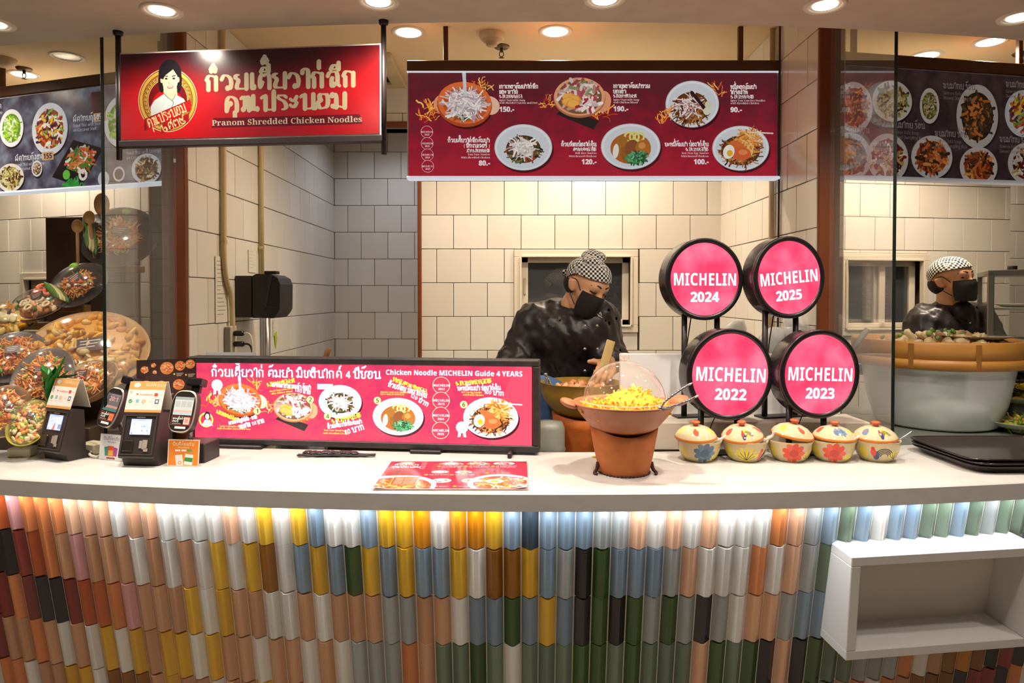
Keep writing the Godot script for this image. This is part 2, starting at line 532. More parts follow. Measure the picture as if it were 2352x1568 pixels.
func bowl(cv: Canvas, x: float, y: float, rx: float, ry: float, kind: String) -> void:
	# printed pictures of the dishes
	var dk := Color("4a0f18")
	if kind == "pot":
		cv.disc(x + rx * 0.05, y + ry * 0.22, rx * 0.96, dk, ry * 0.95, 0.12)
		cv.disc(x - rx * 0.78, y + ry * 0.05, rx * 0.34, Color("e9a37c"), ry * 0.42, -0.5)
		cv.disc(x + rx * 0.92, y + ry * 0.12, rx * 0.36, Color("eec9b0"), ry * 0.4, 0.6)
		cv.disc(x, y + ry * 0.08, rx, Color("b5502a"), ry, 0.12)
		cv.disc(x, y, rx * 0.98, Color("e8743a"), ry * 0.93, 0.12)
		cv.disc(x + rx * 0.03, y + ry * 0.06, rx * 0.82, Color("c65a2c"), ry * 0.76, 0.12)
		food(cv, x - rx * 0.1, y + ry * 0.5, rx * 0.45, ry * 0.2, ["3f7a30", "6a9c3a", "284d1e", "a63a22"], 40, rx * 0.2, rx * 0.07)
		food(cv, x, y + ry * 0.05, rx * 0.62, ry * 0.55, ["f4f0ee", "e6dfe2", "fbfaf8", "cfc3cc", "b9a4b4"], 260, rx * 0.34, rx * 0.045, 0.4)
		cv.line(Vector2(x - rx * 0.02, y - ry * 1.35), Vector2(x + rx * 0.03, y - ry * 0.35), rx * 0.14, Color("cfdce6"), rx * 0.1)
	elif kind == "mix":
		cv.poly(PackedVector2Array([Vector2(x - rx * 0.9, y + ry * 0.9), Vector2(x + rx * 0.55, y + ry * 1.7), Vector2(x + rx * 0.75, y + ry * 1.25), Vector2(x - rx * 0.6, y + ry * 0.55)]), Color("2c2626"))
		cv.disc(x + rx * 0.92, y + ry * 0.25, rx * 0.3, Color("eba27c"), ry * 0.55, 0.1)
		cv.disc(x, y + ry * 0.07, rx, Color("b9764f"), ry * 1.02)
		cv.disc(x, y, rx * 0.98, Color("e9a980"), ry * 0.98)
		cv.disc(x, y + ry * 0.02, rx * 0.86, Color("7d5a40"), ry * 0.87)
		food(cv, x, y - ry * 0.05, rx * 0.66, ry * 0.62, ["efe9e4", "d8c9c0", "c9a08c", "f3e8e0", "b44a52", "8aa06a"], 170, rx * 0.3, rx * 0.1)
		for i in 4:
			cv.disc(x - rx * 0.42 + (i % 2) * rx * 0.18 + rng.randf() * 4, y + ry * (0.05 + 0.22 * (i / 2.0)), rx * 0.27, Color("e89a3c"), ry * 0.24)
			cv.disc(x - rx * 0.42 + (i % 2) * rx * 0.18, y + ry * (0.03 + 0.22 * (i / 2.0)), rx * 0.22, Color("f6b95c"), ry * 0.19)
		food(cv, x + rx * 0.35, y + ry * 0.35, rx * 0.25, ry * 0.2, ["faf6f2", "f0e0de", "c23a46"], 40, rx * 0.3, rx * 0.1)
	elif kind == "leaf" or kind == "egg" or kind == "drum" or kind == "cry":
		cv.disc(x + rx * 0.05, y + ry * 0.1, rx * 1.0, dk, ry * 1.0)
		cv.disc(x, y, rx, Color("c3ced8"), ry)
		cv.disc(x, y, rx * 0.97, Color("e9eff4"), ry * 0.97)
		cv.disc(x, y + ry * 0.02, rx * 0.9, Color("d5dfe8"), ry * 0.9)
		if kind == "leaf":
			cv.disc(x, y + ry * 0.08, rx * 0.6, Color("4d3b2a"), ry * 0.6)
			food(cv, x, y + ry * 0.1, rx * 0.5, ry * 0.48, ["3c5a2c", "6b4a2e", "8a7a4a", "a0432c", "2b2118"], 160, rx * 0.22, rx * 0.05)
			food(cv, x, y + ry * 0.02, rx * 0.36, ry * 0.32, ["f5f2ee", "e2dcda", "faf9f6", "c4b8b8"], 90, rx * 0.32, rx * 0.05)
		elif kind == "drum":
			cv.disc(x, y + ry * 0.08, rx * 0.68, Color("b8642e"), ry * 0.68)
			for i in 3: cv.ring(x + rx * (-0.05 + 0.17 * i), y - ry * 0.42, rx * 0.15, rx * 0.07, Color("dfe08a"))
			cv.disc(x - rx * 0.32, y - ry * 0.05, rx * 0.22, Color("a8702f"), ry * 0.42, 0.2)
			cv.disc(x - rx * 0.2, y + ry * 0.36, rx * 0.12, Color("9a622a"), ry * 0.36, -0.2)
			cv.disc(x + rx * 0.04, y + ry * 0.08, rx * 0.24, Color("8f5530"), ry * 0.38, 0.3)
			cv.disc(x + rx * 0.42, y + ry * 0.05, rx * 0.26, Color("b5702e"), ry * 0.34, -0.3)
			cv.disc(x + rx * 0.38, y - ry * 0.04, rx * 0.12, Color("d89a52"), ry * 0.14, -0.3)
			cv.disc(x - rx * 0.5, y + ry * 0.2, rx * 0.1, Color("f0ece0"), ry * 0.32, 0.1)
			food(cv, x + rx * 0.2, y + ry * 0.5, rx * 0.3, ry * 0.2, ["2f7d4a", "1f5a34", "4da468", "7fc08c"], 130, rx * 0.14, rx * 0.05)
		elif kind == "egg":
			cv.disc(x, y + ry * 0.1, rx * 0.68, Color("5a2c18"), ry * 0.66)
			food(cv, x, y + ry * 0.15, rx * 0.58, ry * 0.55, ["8a4a22", "c07a3a", "3f2a1c", "6e3820", "d6a05a"], 220, rx * 0.3, rx * 0.04)
			food(cv, x + rx * 0.28, y - ry * 0.36, rx * 0.26, ry * 0.4, ["e8963c", "f3b257", "c8702a", "fac77a"], 130, rx * 0.3, rx * 0.045, 0.25)
			cv.disc(x - rx * 0.1, y - ry * 0.1, rx * 0.3, Color("d9703e"), ry * 0.2, 0.5)
			cv.disc(x + rx * 0.02, y + ry * 0.25, rx * 0.34, Color("d8683a"), ry * 0.3)
			cv.disc(x + rx * 0.08, y + ry * 0.18, rx * 0.16, Color("eb8e58"), ry * 0.12)
			cv.disc(x - rx * 0.42, y + ry * 0.16, rx * 0.2, Color("f7f6ee"), ry * 0.32, 0.3)
			cv.disc(x - rx * 0.38, y + ry * 0.22, rx * 0.1, Color("efb92e"), ry * 0.14)
			cv.line(Vector2(x + rx * 0.25, y - ry * 0.72), Vector2(x + rx * 1.12, y - ry * 0.66), rx * 0.05, Color("f0dfd0"))
		else:
			cv.disc(x - rx * 0.04, y + ry * 0.14, rx * 0.66, Color("6b3a1c"), ry * 0.66)
			food(cv, x - rx * 0.05, y + ry * 0.35, rx * 0.52, ry * 0.4, ["7a4520", "a8682e", "4a2814", "c98a48"], 190, rx * 0.3, rx * 0.045)
			food(cv, x - rx * 0.12, y + ry * 0.05, rx * 0.42, ry * 0.34, ["f4ecea", "e6d6d6", "b07a74", "faf6f4", "6a2c1c"], 110, rx * 0.34, rx * 0.045, 0.3)
			cv.line(Vector2(x - rx * 0.02, y - ry * 0.5), Vector2(x + rx * 0.42, y + ry * 0.12), rx * 0.12, Color("2c1d22"))
			cv.disc(x + rx * 0.55, y + ry * 0.3, rx * 0.14, Color("dfe2c6"), ry * 0.17)
			cv.disc(x + rx * 0.6, y + ry * 0.02, rx * 0.14, Color("d9dcc4"), ry * 0.15)

# ---------------------------------------------------------------- the printed pictures
func cloud(seed_: int, freq: float) -> FastNoiseLite:
	var n := FastNoiseLite.new()
	n.seed = seed_
	n.frequency = freq
	n.fractal_octaves = 3
	return n
func img_sign() -> Image: # 277..879 x 108..322 of the hanging sign: crest, two lines of Thai, one of English
	var cv := Canvas.new(1200, 376, Color("e0202a"))
	var n := cloud(3, 2.2)
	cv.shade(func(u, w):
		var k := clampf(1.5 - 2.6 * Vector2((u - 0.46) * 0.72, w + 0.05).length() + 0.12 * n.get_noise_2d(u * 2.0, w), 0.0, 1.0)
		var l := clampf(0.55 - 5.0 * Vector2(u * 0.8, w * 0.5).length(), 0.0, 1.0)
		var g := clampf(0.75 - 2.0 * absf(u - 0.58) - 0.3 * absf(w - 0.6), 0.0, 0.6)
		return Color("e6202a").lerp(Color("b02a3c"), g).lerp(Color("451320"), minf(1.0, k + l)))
	var gold := Color("e9b54e")
	var pale := Color("fbe0a0")
	var cx := 224.0
	var cy := 208.0
	cv.disc(cx, cy, 140, pale)
	cv.disc(cx, cy, 136, Color("6a2a12"))
	cv.disc(cx, cy, 133, gold)
	cv.ring(cx, cy, 118, 3, Color("6a3a14"))
	cv.disc(cx, cy, 98, Color("6a3a14"))
	cv.disc(cx, cy, 95, pale)
	cv.disc(cx, cy, 92, Color("7a1418"))
	cv.disc(cx, cy + 30, 78, Color("c81c22"))
	for i in 36: # key pattern in the ring
		var a := TAU * i / 36.0
		var e := a + TAU / 36.0 * 0.8
		cv.ring(cx, cy, 114, 2.4, Color("5e3412"), a, e)
		cv.ring(cx, cy, 103, 2.4, Color("5e3412"), a + 0.06, e + 0.04)
		cv.ring(cx, cy, 108.5, 2.4, Color("5e3412"), a + 0.03, a + 0.11)
		for q in [a, e]:
			cv.line(Vector2(cx, cy) + Vector2(103, 0).rotated(q), Vector2(cx, cy) + Vector2(114, 0).rotated(q), 2.4, Color("5e3412"))
	# the cook in the crest
	var coat := PackedVector2Array([Vector2(146, 296), Vector2(142, 236), Vector2(160, 208), Vector2(192, 188), Vector2(208, 180), Vector2(262, 184), Vector2(300, 204), Vector2(318, 232), Vector2(318, 260)])
	cv.poly(coat, Color("dfe5e4"))
	cv.disc(236, 92, 54, Color("1e1a22"), 62)
	cv.disc(196, 124, 16, Color("1e1a22"), 50)
	cv.disc(276, 124, 16, Color("1e1a22"), 52)
	cv.poly(PackedVector2Array([Vector2(204, 150), Vector2(268, 150), Vector2(270, 186), Vector2(244, 212), Vector2(206, 182)]), Color("f2cfae"))
	cv.disc(236, 122, 37, Color("f4d3b4"), 52)
	cv.disc(196, 120, 6, Color("eec6a4"), 12)
	cv.disc(275, 120, 6, Color("eec6a4"), 12)
	cv.poly(PackedVector2Array([Vector2(190, 112), Vector2(204, 74), Vector2(262, 66), Vector2(236, 84), Vector2(212, 100), Vector2(204, 116)]), Color("1e1a22"))
	cv.poly(PackedVector2Array([Vector2(280, 112), Vector2(262, 72), Vector2(250, 72), Vector2(266, 96)]), Color("1e1a22"))
	for s in [-1, 1]:
		cv.line(Vector2(236 + s * 11, 104), Vector2(236 + s * 26, 101), 4, Color("4a2a20"))
		cv.disc(236 + s * 18, 114, 7, Color("3a1e18"), 4)
	cv.path(PackedVector2Array([Vector2(231, 126), Vector2(230, 136), Vector2(240, 137)]), 3, Color("d2a080"))
	cv.poly(PackedVector2Array([Vector2(220, 148), Vector2(254, 146), Vector2(246, 157), Vector2(228, 158)]), Color("b8483c"))
	cv.poly(PackedVector2Array([Vector2(224, 149), Vector2(250, 148), Vector2(244, 153), Vector2(230, 154)]), Color("fdf6ee"))
	cv.path(PackedVector2Array([Vector2(208, 180), Vector2(226, 198), Vector2(244, 210), Vector2(252, 218), Vector2(244, 240)]), 3, Color("78827f"))
	cv.path(PackedVector2Array([Vector2(262, 184), Vector2(254, 200), Vector2(246, 210)]), 3, Color("78827f"))
	var ban := Color("d32027")
	cv.poly(PackedVector2Array([Vector2(112, 288), Vector2(330, 208), Vector2(330, 256), Vector2(112, 340)]), Color("8c1720"))
	cv.poly(PackedVector2Array([Vector2(118, 290), Vector2(334, 210), Vector2(334, 254), Vector2(124, 334)]), ban)
	cv.poly(PackedVector2Array([Vector2(192, 318), Vector2(324, 268), Vector2(324, 304), Vector2(192, 356)]), Color("b51c24"))
	thaif(cv, "คุณประนอม", 134, 330, 326, 36, 5, pale, 1.0, -0.355)
	thaif(cv, "๒๕๓๙", 202, 322, 348, 30, 5, pale, 1.0, -0.36)
	var cream := Color("ecd9ae")
	thaif(cv, "ก๋วยเตี๋ยวไก่ฉีก", 408, 1108, 168, 60, 21, cream, 0.4)
	thaif(cv, "คุณประนอม", 492, 1062, 262, 60, 21, cream, 0.4)
	cv.poly(PackedVector2Array([Vector2(440, 292), Vector2(1110, 292), Vector2(1120, 334), Vector2(430, 334)]), Color("7c1a2a"))
	write(cv, "Pranom Shredded Chicken Noodles", 775, 325, 24, Color("f5e6c8"), 1, true, true, 1.16)
	return cv.img
func badge(cv: Canvas, x: float, y: float, r: float, year: String, edge: Color, fill_: Color) -> void:
	cv.disc(x, y, r, edge)
	cv.disc(x, y, r * 0.93, fill_)
	write(cv, "MICHELIN", x, y + r * 0.14, r * 0.27, Color("f6eef0"), 1)
	write(cv, year, x, y + r * 0.56, r * 0.26, Color("f6eef0"), 1)
func img_menu() -> Image: # face of the big menu above the kitchen, 940..1780 x 172..408, two texels a pixel
	var cv := Canvas.new(1680, 472, Color("9c1e33"))
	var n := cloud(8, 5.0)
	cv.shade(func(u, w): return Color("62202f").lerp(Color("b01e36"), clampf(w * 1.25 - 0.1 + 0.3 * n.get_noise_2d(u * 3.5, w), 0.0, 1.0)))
	var X := func(px): return (px - 940.0) * 2.0
	var Y := func(py): return (py - 172.0) * 2.0
	flame(cv, X.call(982), Y.call(262), 34)
	flame(cv, X.call(1108), Y.call(205), 26)
	flame(cv, X.call(1262), Y.call(240), 22)
	flame(cv, X.call(1380), Y.call(262), 34)
	flame(cv, X.call(1645), Y.call(215), 24)
	flame(cv, X.call(1528), Y.call(272), 30)
	bowl(cv, X.call(1068), Y.call(240), 126, 102, "pot")
	bowl(cv, X.call(1330), Y.call(226), 118, 88, "mix")
	bowl(cv, X.call(1587), Y.call(243), 122, 106, "cry")
	bowl(cv, X.call(1202), Y.call(341), 132, 105, "leaf")
	bowl(cv, X.call(1447), Y.call(339), 136, 104, "drum")
	bowl(cv, X.call(1698), Y.call(343), 130, 102, "egg")
	flame(cv, X.call(990), Y.call(272), 22)
	flame(cv, X.call(1535), Y.call(262), 18)
	var w := Color("f4eef0")
	var rows := [[1147, 0, ["เกาเหลาต้มยำไก่ฉีก", "และ ขาไก่", "冬阴功鸡肉丝汤", "Spicy Vegetable Soup", "with Shreded Chicken and Feet", "150.-"], 0, 90, 44],
		[1407, 0, ["เกาเหลาต้มยำรวม", "ยกเล้า", "冬阴功什锦汤火锅", "Spicy Vegetable Soup", "with Chicken Mixed", "190.-"], -1, 84, 30],
		[1674, 0, ["หมี่คลุกต้มยำ", "ไก่ร้องไห้", "冬阴功鸡肉面", "Spicy Tom Yum Dry Noodles", "with Shredded Chicken", "90.-"], 1, 60, 40]]
	for r in rows:
		var x: float = X.call(r[0])
		var y0: float = Y.call(r[3])
		thaif(cv, r[2][0], x, x + r[4] * 2, Y.call(207 + r[3]), 14, 4.4, w)
		thaif(cv, r[2][1], x, x + r[5] * 2, Y.call(219 + r[3]), 14, 4.4, w)
		thaif(cv, r[2][2], x, x + 108, Y.call(229 + r[3]), 13, 4.4, w)
		write(cv, r[2][3], x, Y.call(236 + r[3]), 8, w, 0, true, true)
		write(cv, r[2][4], x, Y.call(242 + r[3]), 8, w, 0, true, true)
		write(cv, r[2][5], x, Y.call(260 + r[3]), 22, w, 0, true, false, 1.0, 0.0, 1.0, w)
	rows = [[1126, ["ก๋วยเตี๋ยวไก่ฉีกต้มยำ", "( ซิกเนเจอร์ )", "香式冬阴功鸡丝面", "Tom Yum Noodles", "With Shredded Chicken", "80.-"], 0, 60],
		[1369, ["", "ก๋วยจั๊บน่องไก่ตุ๋น", "泰鸡肉卷粉汤面", "Roll Rice Noodles", "With Braised Chickens", "120.-"], -3, 80],
		[1625, ["", "บะหมี่ต้มยำ น่องไก่ตุ๋น", "冬阴功鸡蛋面", "Tom Yum Egg Noodles", "With Braised Chickens", "100.-"], -3, 100]]
	for r in rows:
		var x: float = X.call(r[0])
		if r[1][0]: thaif(cv, r[1][0], x - 192, x, Y.call(329), 14, 4.4, w)
		thaif(cv, r[1][1], x - r[3] * 2, x, Y.call(341 + r[2]), 14, 4.4, w)
		thaif(cv, r[1][2], x - 106, x, Y.call(352 + r[2]), 13, 4.4, w)
		write(cv, r[1][3], x, Y.call(359 + r[2]), 8, w, 2, true, true)
		write(cv, r[1][4], x, Y.call(366 + r[2]), 8, w, 2, true, true)
		write(cv, r[1][5], x, Y.call(382 + r[2]), 22, w, 2, true, false, 1.0, 0.0, 1.0, w)
	var k := 0
	for year in ["2022", "2023", "2024", "2025"]:
		badge(cv, X.call(982 + k * 0.6), Y.call(306 + 26 * k), 28, year, Color("f0d4d8"), Color("a8203a"))
		k += 1
	return cv.img
func img_lightbox() -> Image: # face of the low lit menu, 435..1229 x 842..1026
	var cv := Canvas.new(1588, 368, Color("d8384f"))
	var n := cloud(21, 3.0)
	cv.shade(func(u, w): return Color("d63c56").lerp(Color("b83258"), clampf(0.45 + 1.1 * n.get_noise_2d(u * 4.0, w * 1.2), 0.0, 1.0)))
	cv.poly(PackedVector2Array([Vector2(1520, 0), Vector2(1588, 0), Vector2(1588, 368), Vector2(1400, 368), Vector2(1440, 180)]), Color("e2465e"))
	var X := func(px): return (px - 435.0) * 2.0
	var Y := func(py): return (py - 842.0) * 2.0
	var wh := Color("fdfdfd")
	var sh := Color("7d6f92")
	flame(cv, X.call(478), Y.call(940), 32)
	flame(cv, X.call(585), Y.call(897), 22)
	flame(cv, X.call(618), Y.call(950), 24)
	flame(cv, X.call(715), Y.call(968), 34)
	bowl(cv, X.call(547), Y.call(930), 106, 80, "pot")
	bowl(cv, X.call(677), Y.call(946), 96, 68, "mix")
	bowl(cv, X.call(789), Y.call(932), 102, 80, "leaf")
	bowl(cv, X.call(925), Y.call(964), 118, 88, "drum")
	bowl(cv, X.call(1137), Y.call(962), 124, 94, "egg")
	thaif(cv, "ก๋วยเตี๋ยวไก่ ต้มยำ มิชลินไกด์ 4 ปีซ้อน", X.call(478), X.call(886), Y.call(875), 32, 6.2, wh, 1.0, 0.0, 1.6, sh)
	write(cv, "Chicken Noodle MICHELIN Guide 4 YEARS", X.call(1052), Y.call(866), 23, wh, 1, true, false, 0.98, 0.0, 1.4, sh)
	var yel := Color("ffe94a")
	thaif(cv, "冬阴功什锦汤火锅", X.call(614), X.call(684), Y.call(899), 16, 6, yel, 1.0, -0.18)
	thaif(cv, "เกาเหลารวม ยกเล้า ต้มยำ", X.call(626), X.call(720), Y.call(898), 15, 4.5, wh, 1.0, 0.06)
	write(cv, "180", X.call(679), Y.call(909), 17, wh, 0, true, false, 1.0, 0.18)
	thaif(cv, "บาท", X.call(700), X.call(719), Y.call(912), 17, 4.5, wh, 1.0, 0.2)
	write(cv, "Royal Vegetable Soup", X.call(620), Y.call(912), 8, yel, 0, true, false, 1.0, -0.15)
	write(cv, "with Chicken Mixed", X.call(624), Y.call(918), 8, yel, 0, true, false, 1.0, -0.15)
	thaif(cv, "冬阴功鸡肉丝汤火锅", X.call(487), X.call(548), Y.call(964), 15, 6, yel, 1.0, 0.36)
	thaif(cv, "เกาเหลาต้มยำไก่ฉีก + ขาไก่", X.call(520), X.call(592), Y.call(992), 13, 4.2, wh, 1.0, -0.24)
	thaif(cv, "หม้อไฟ 150 บาท", X.call(546), X.call(610), Y.call(1002), 17, 4.8, wh, 1.0, -0.28)
	write(cv, "Spicy Vegetable Soup", X.call(497), Y.call(998), 8, yel)
	write(cv, "with Shreded Chicken and Feet", X.call(490), Y.call(1004), 8, yel)
	thaif(cv, "冬阴功鸡肉丝面", X.call(770), X.call(842), Y.call(984), 18, 6, yel, 1.0, -0.25)
	thaif(cv, "ก๋วยเตี๋ยวไก่ฉีกต้มยำ", X.call(760), X.call(843), Y.call(996), 15, 4.5, wh, 1.0, -0.18)
	thaif(cv, "80 บาท", X.call(801), X.call(850), Y.call(1010), 22, 5.5, wh, 1.0, -0.32)
	write(cv, "Tom Yum Noodles", X.call(750), Y.call(1002), 8, yel)
	write(cv, "with Shredded Chicken", X.call(748), Y.call(1009), 8, yel)
	thaif(cv, "鸡腿泰式卷粉汤", X.call(912), X.call(998), Y.call(880), 17, 6, yel, 1.0, 0.36)
	thaif(cv, "ก๋วยจั๊บ น่องไก่ตุ๋น", X.call(902), X.call(995), Y.call(893), 18, 5, wh, 1.0, 0.28)
	thaif(cv, "120 บาท", X.call(952), X.call(1000), Y.call(916), 17, 5, wh, 1.0, 0.52)
	write(cv, "BRAISED CHICKEN DRUMSTICK", X.call(884), Y.call(909), 7, yel)
	write(cv, "WITH ROLLED NOODLES", X.call(884), Y.call(914), 7, yel)
	thaif(cv, "冬阴功鸡腿鸡蛋面", X.call(1058), X.call(1140), Y.call(889), 16, 6, yel, 1.0, -0.1)
	thaif(cv, "บะหมี่ต้มยำ น่องไก่ตุ๋น", X.call(1062), X.call(1160), Y.call(900), 16, 4.6, wh, 1.0, -0.03)
	thaif(cv, "100 บาท", X.call(1121), X.call(1167), Y.call(907), 17, 4.8, wh, 1.0, 0.08)
	write(cv, "Tom Yum Egg Noodles", X.call(1070), Y.call(906), 8, yel, 0, true, false, 0.8)
	write(cv, "with Braised Chickens", X.call(1074), Y.call(912), 8, yel, 0, true, false, 0.8)
	for q in [["1", 589, 958], ["2", 718, 928], ["4", 759, 967], ["5", 877, 927], ["6", 1076, 933]]:
		cv.disc(X.call(q[1]), Y.call(q[2]), 17, Color("f3f2a0"))
		write(cv, q[0], X.call(q[1]), Y.call(q[2]) + 10, 20, Color("3f5a14"), 1)
	var k := 0
	for year in ["2022", "2023", "2024", "2025"]:
		badge(cv, X.call(1025 - k * 0.6), Y.call(889 + 35 * k), 40, year, Color("ffd9b0"), Color("d43a52"))
		k += 1
	for q in [[491, 897], [1072, 986]]: # ribbon rosettes
		for i in 14: cv.disc(X.call(q[0]) + 21 * cos(i * TAU / 14), Y.call(q[1]) + 21 * sin(i * TAU / 14), 7, Color("fffde8"))
		cv.disc(X.call(q[0]), Y.call(q[1]), 22, Color("fffef4"))
		for s in [-1, 1]: cv.poly(PackedVector2Array([Vector2(X.call(q[0]) + s * 4, Y.call(q[1]) + 18), Vector2(X.call(q[0]) + s * 16, Y.call(q[1]) + 16), Vector2(X.call(q[0]) + s * 20, Y.call(q[1]) + 46), Vector2(X.call(q[0]) + s * 6, Y.call(q[1]) + 44)]), Color("fff6d0"))
	cv.disc(X.call(463), Y.call(982), 36, Color("ffe27a"))
	cv.disc(X.call(463), Y.call(982), 31, Color("c9d34a"))
	cv.disc(X.call(463), Y.call(982), 27, Color("d8384f"))
	cv.disc(X.call(466), Y.call(972), 15, Color("2a2430"), 20)
	cv.disc(X.call(466), Y.call(974), 10, Color("fbeae0"), 14)
	cv.poly(PackedVector2Array([Vector2(X.call(452), Y.call(996)), Vector2(X.call(460), Y.call(982)), Vector2(X.call(473), Y.call(982)), Vector2(X.call(480), Y.call(996))]), Color("eef2fb"))
	cv.rect(X.call(735), Y.call(890), 74, 26, Color("fbeff0"))
	return cv.img
func img_dark_menu(left: bool) -> Image: # the neighbours' dark menus: dishes, captions and price tags
	var cv := Canvas.new(1200, 400, Color("4a4450"))
	var n := cloud(31 if left else 44, 4.0)
	var a := Color("454050") if left else Color("3a2c30")
	var b := Color("7e8698") if left else Color("55444a")
	cv.shade(func(u, w): return a.lerp(b, clampf(0.35 + 0.9 * n.get_noise_2d(u * 3.0, w), 0.0, 1.0)))
	var capt := Color("cfd3dd") if left else Color("9a8e92")
	var dish := [["d8dde4", ["e2683a", "f0c23c", "7fb04a", "a83a24", "f4efe0", "4a2a3a"]], ["e0e4e8", ["8fc832", "b4dc4a", "e8ecdc", "6aa02a"]], ["2a2430", ["c86a30", "e08a48", "d85a3c", "e8e0d0", "4a7a2a"]], ["d6dade", ["8a5a34", "e8dcc0", "b8925a", "403024"]], ["dcd6d0", ["8a8a3a", "c8b870", "5a2c20", "d8d0a0"]], ["d4ccc8", ["7a1c18", "2a1c14", "efe6da", "c89a50"]], ["d8d0cc", ["d8662c", "8a3a18", "f0a050", "3a2414"]], ["cfc8c4", ["3a2818", "5a3c22", "d87a30"]]]
	var spots: Array
	if left: # x, y, rx, ry, dish
		spots = [[470, 150, 100, 108, 0], [860, 150, 96, 104, 1], [395, 310, 30, 34, 3], [980, 345, 74, 60, 3], [250, 130, 70, 80, 1], [60, 150, 100, 100, 3], [60, 330, 80, 60, 0], [240, 340, 80, 60, 4], [1110, 190, 90, 90, 1]]
	else:
		spots = [[150, 150, 92, 92, 6], [130, 330, 110, 88, 7], [340, 120, 100, 76, 4], [320, 330, 104, 90, 5], [530, 130, 50, 66, 4], [545, 320, 106, 80, 6], [780, 160, 110, 120, 7], [790, 350, 100, 76, 6], [1030, 140, 104, 90, 0], [1050, 330, 104, 80, 5]]
	for s in spots:
		var d: Array = dish[s[4]]
		cv.disc(s[0] + 5, s[1] + 8, s[2], Color("241e24"), s[3])
		cv.disc(s[0], s[1], s[2], Color(d[0]), s[3])
		cv.disc(s[0], s[1], s[2] * 0.76, Color(d[1][0]).darkened(0.3), s[3] * 0.76)
		food(cv, s[0], s[1], s[2] * 0.62, s[3] * 0.62, d[1], 150, s[2] * 0.3, s[2] * 0.09)
	if left:
		cv.poly(PackedVector2Array([Vector2(600, 205), Vector2(760, 250), Vector2(640, 400), Vector2(480, 350)]), Color("241c22"))
		food(cv, 640, 290, 66, 52, dish[2][1], 160, 26, 9)
		cv.disc(560, 345, 20, Color("6cc04a"))
		cv.ring(650, 350, 18, 12, Color("e8e4e0"))
		food(cv, 600, 385, 50, 12, ["2f8a3a", "3fa048"], 40, 26, 10)
		cv.disc(760, 372, 30, Color("cdd2d8"))
		cv.disc(840, 358, 30, Color("d6d8dc"))
		cv.disc(840, 358, 22, Color("4a3438"))
		cv.rect(700, 20, 50, 90, Color("4a2428"))
		for q in [[716, 130, "125"], [430, 268, "155"], [1110, 300, "135"]]:
			cv.rect(q[0] - 6, q[1] - 24, 66, 34, Color("caa27c"))
			write(cv, q[2], q[0] + 26, q[1] + 4, 22, Color("2a2020"), 1)
	for q in ([[600, 130], [270, 270], [880, 260], [990, 70], [30, 40]] if left else [[600, 60], [340, 215], [560, 240], [900, 250], [60, 240], [930, 40]]):
		thai(cv, "ผัดไทยกุ้งสด" if left else "ขนมไทย ร้อน", q[0], q[1], 17, 4, capt)
		write(cv, "Fried Thai with Shrimp" if left else "Salmon Tofu Soup", q[0], q[1] + 24, 12, capt, 0, false)
		write(cv, "on Coconut Shell" if left else "Stewed Dumpling Rice", q[0], q[1] + 42, 12, capt, 0, false)
	return cv.img
func img_round(year: String) -> Image: # lit drum sign: name and year (the mascot above the name is left out)
	var cv := Canvas.new(400, 400, Color("e8304e"))
	var n := cloud(year.to_int(), 3.4)
	cv.shade(func(u, w): return Color("ec3558").lerp(Color("f8748e"), clampf(0.4 + 0.7 * n.get_noise_2d(u * 0.5, w * 0.5), 0.0, 1.0)))
	var tip: float = {"2024": 0.0, "2025": -0.09, "2022": 0.05, "2023": 0.04}[year]
	write(cv, "MICHELIN", 200, 234, 66, Color.WHITE, 1, true, false, 0.82, tip)
	write(cv, year, 200, 322, 52, Color.WHITE, 1, true, false, 1.04, tip, 1.0, Color.WHITE)
	return cv.img
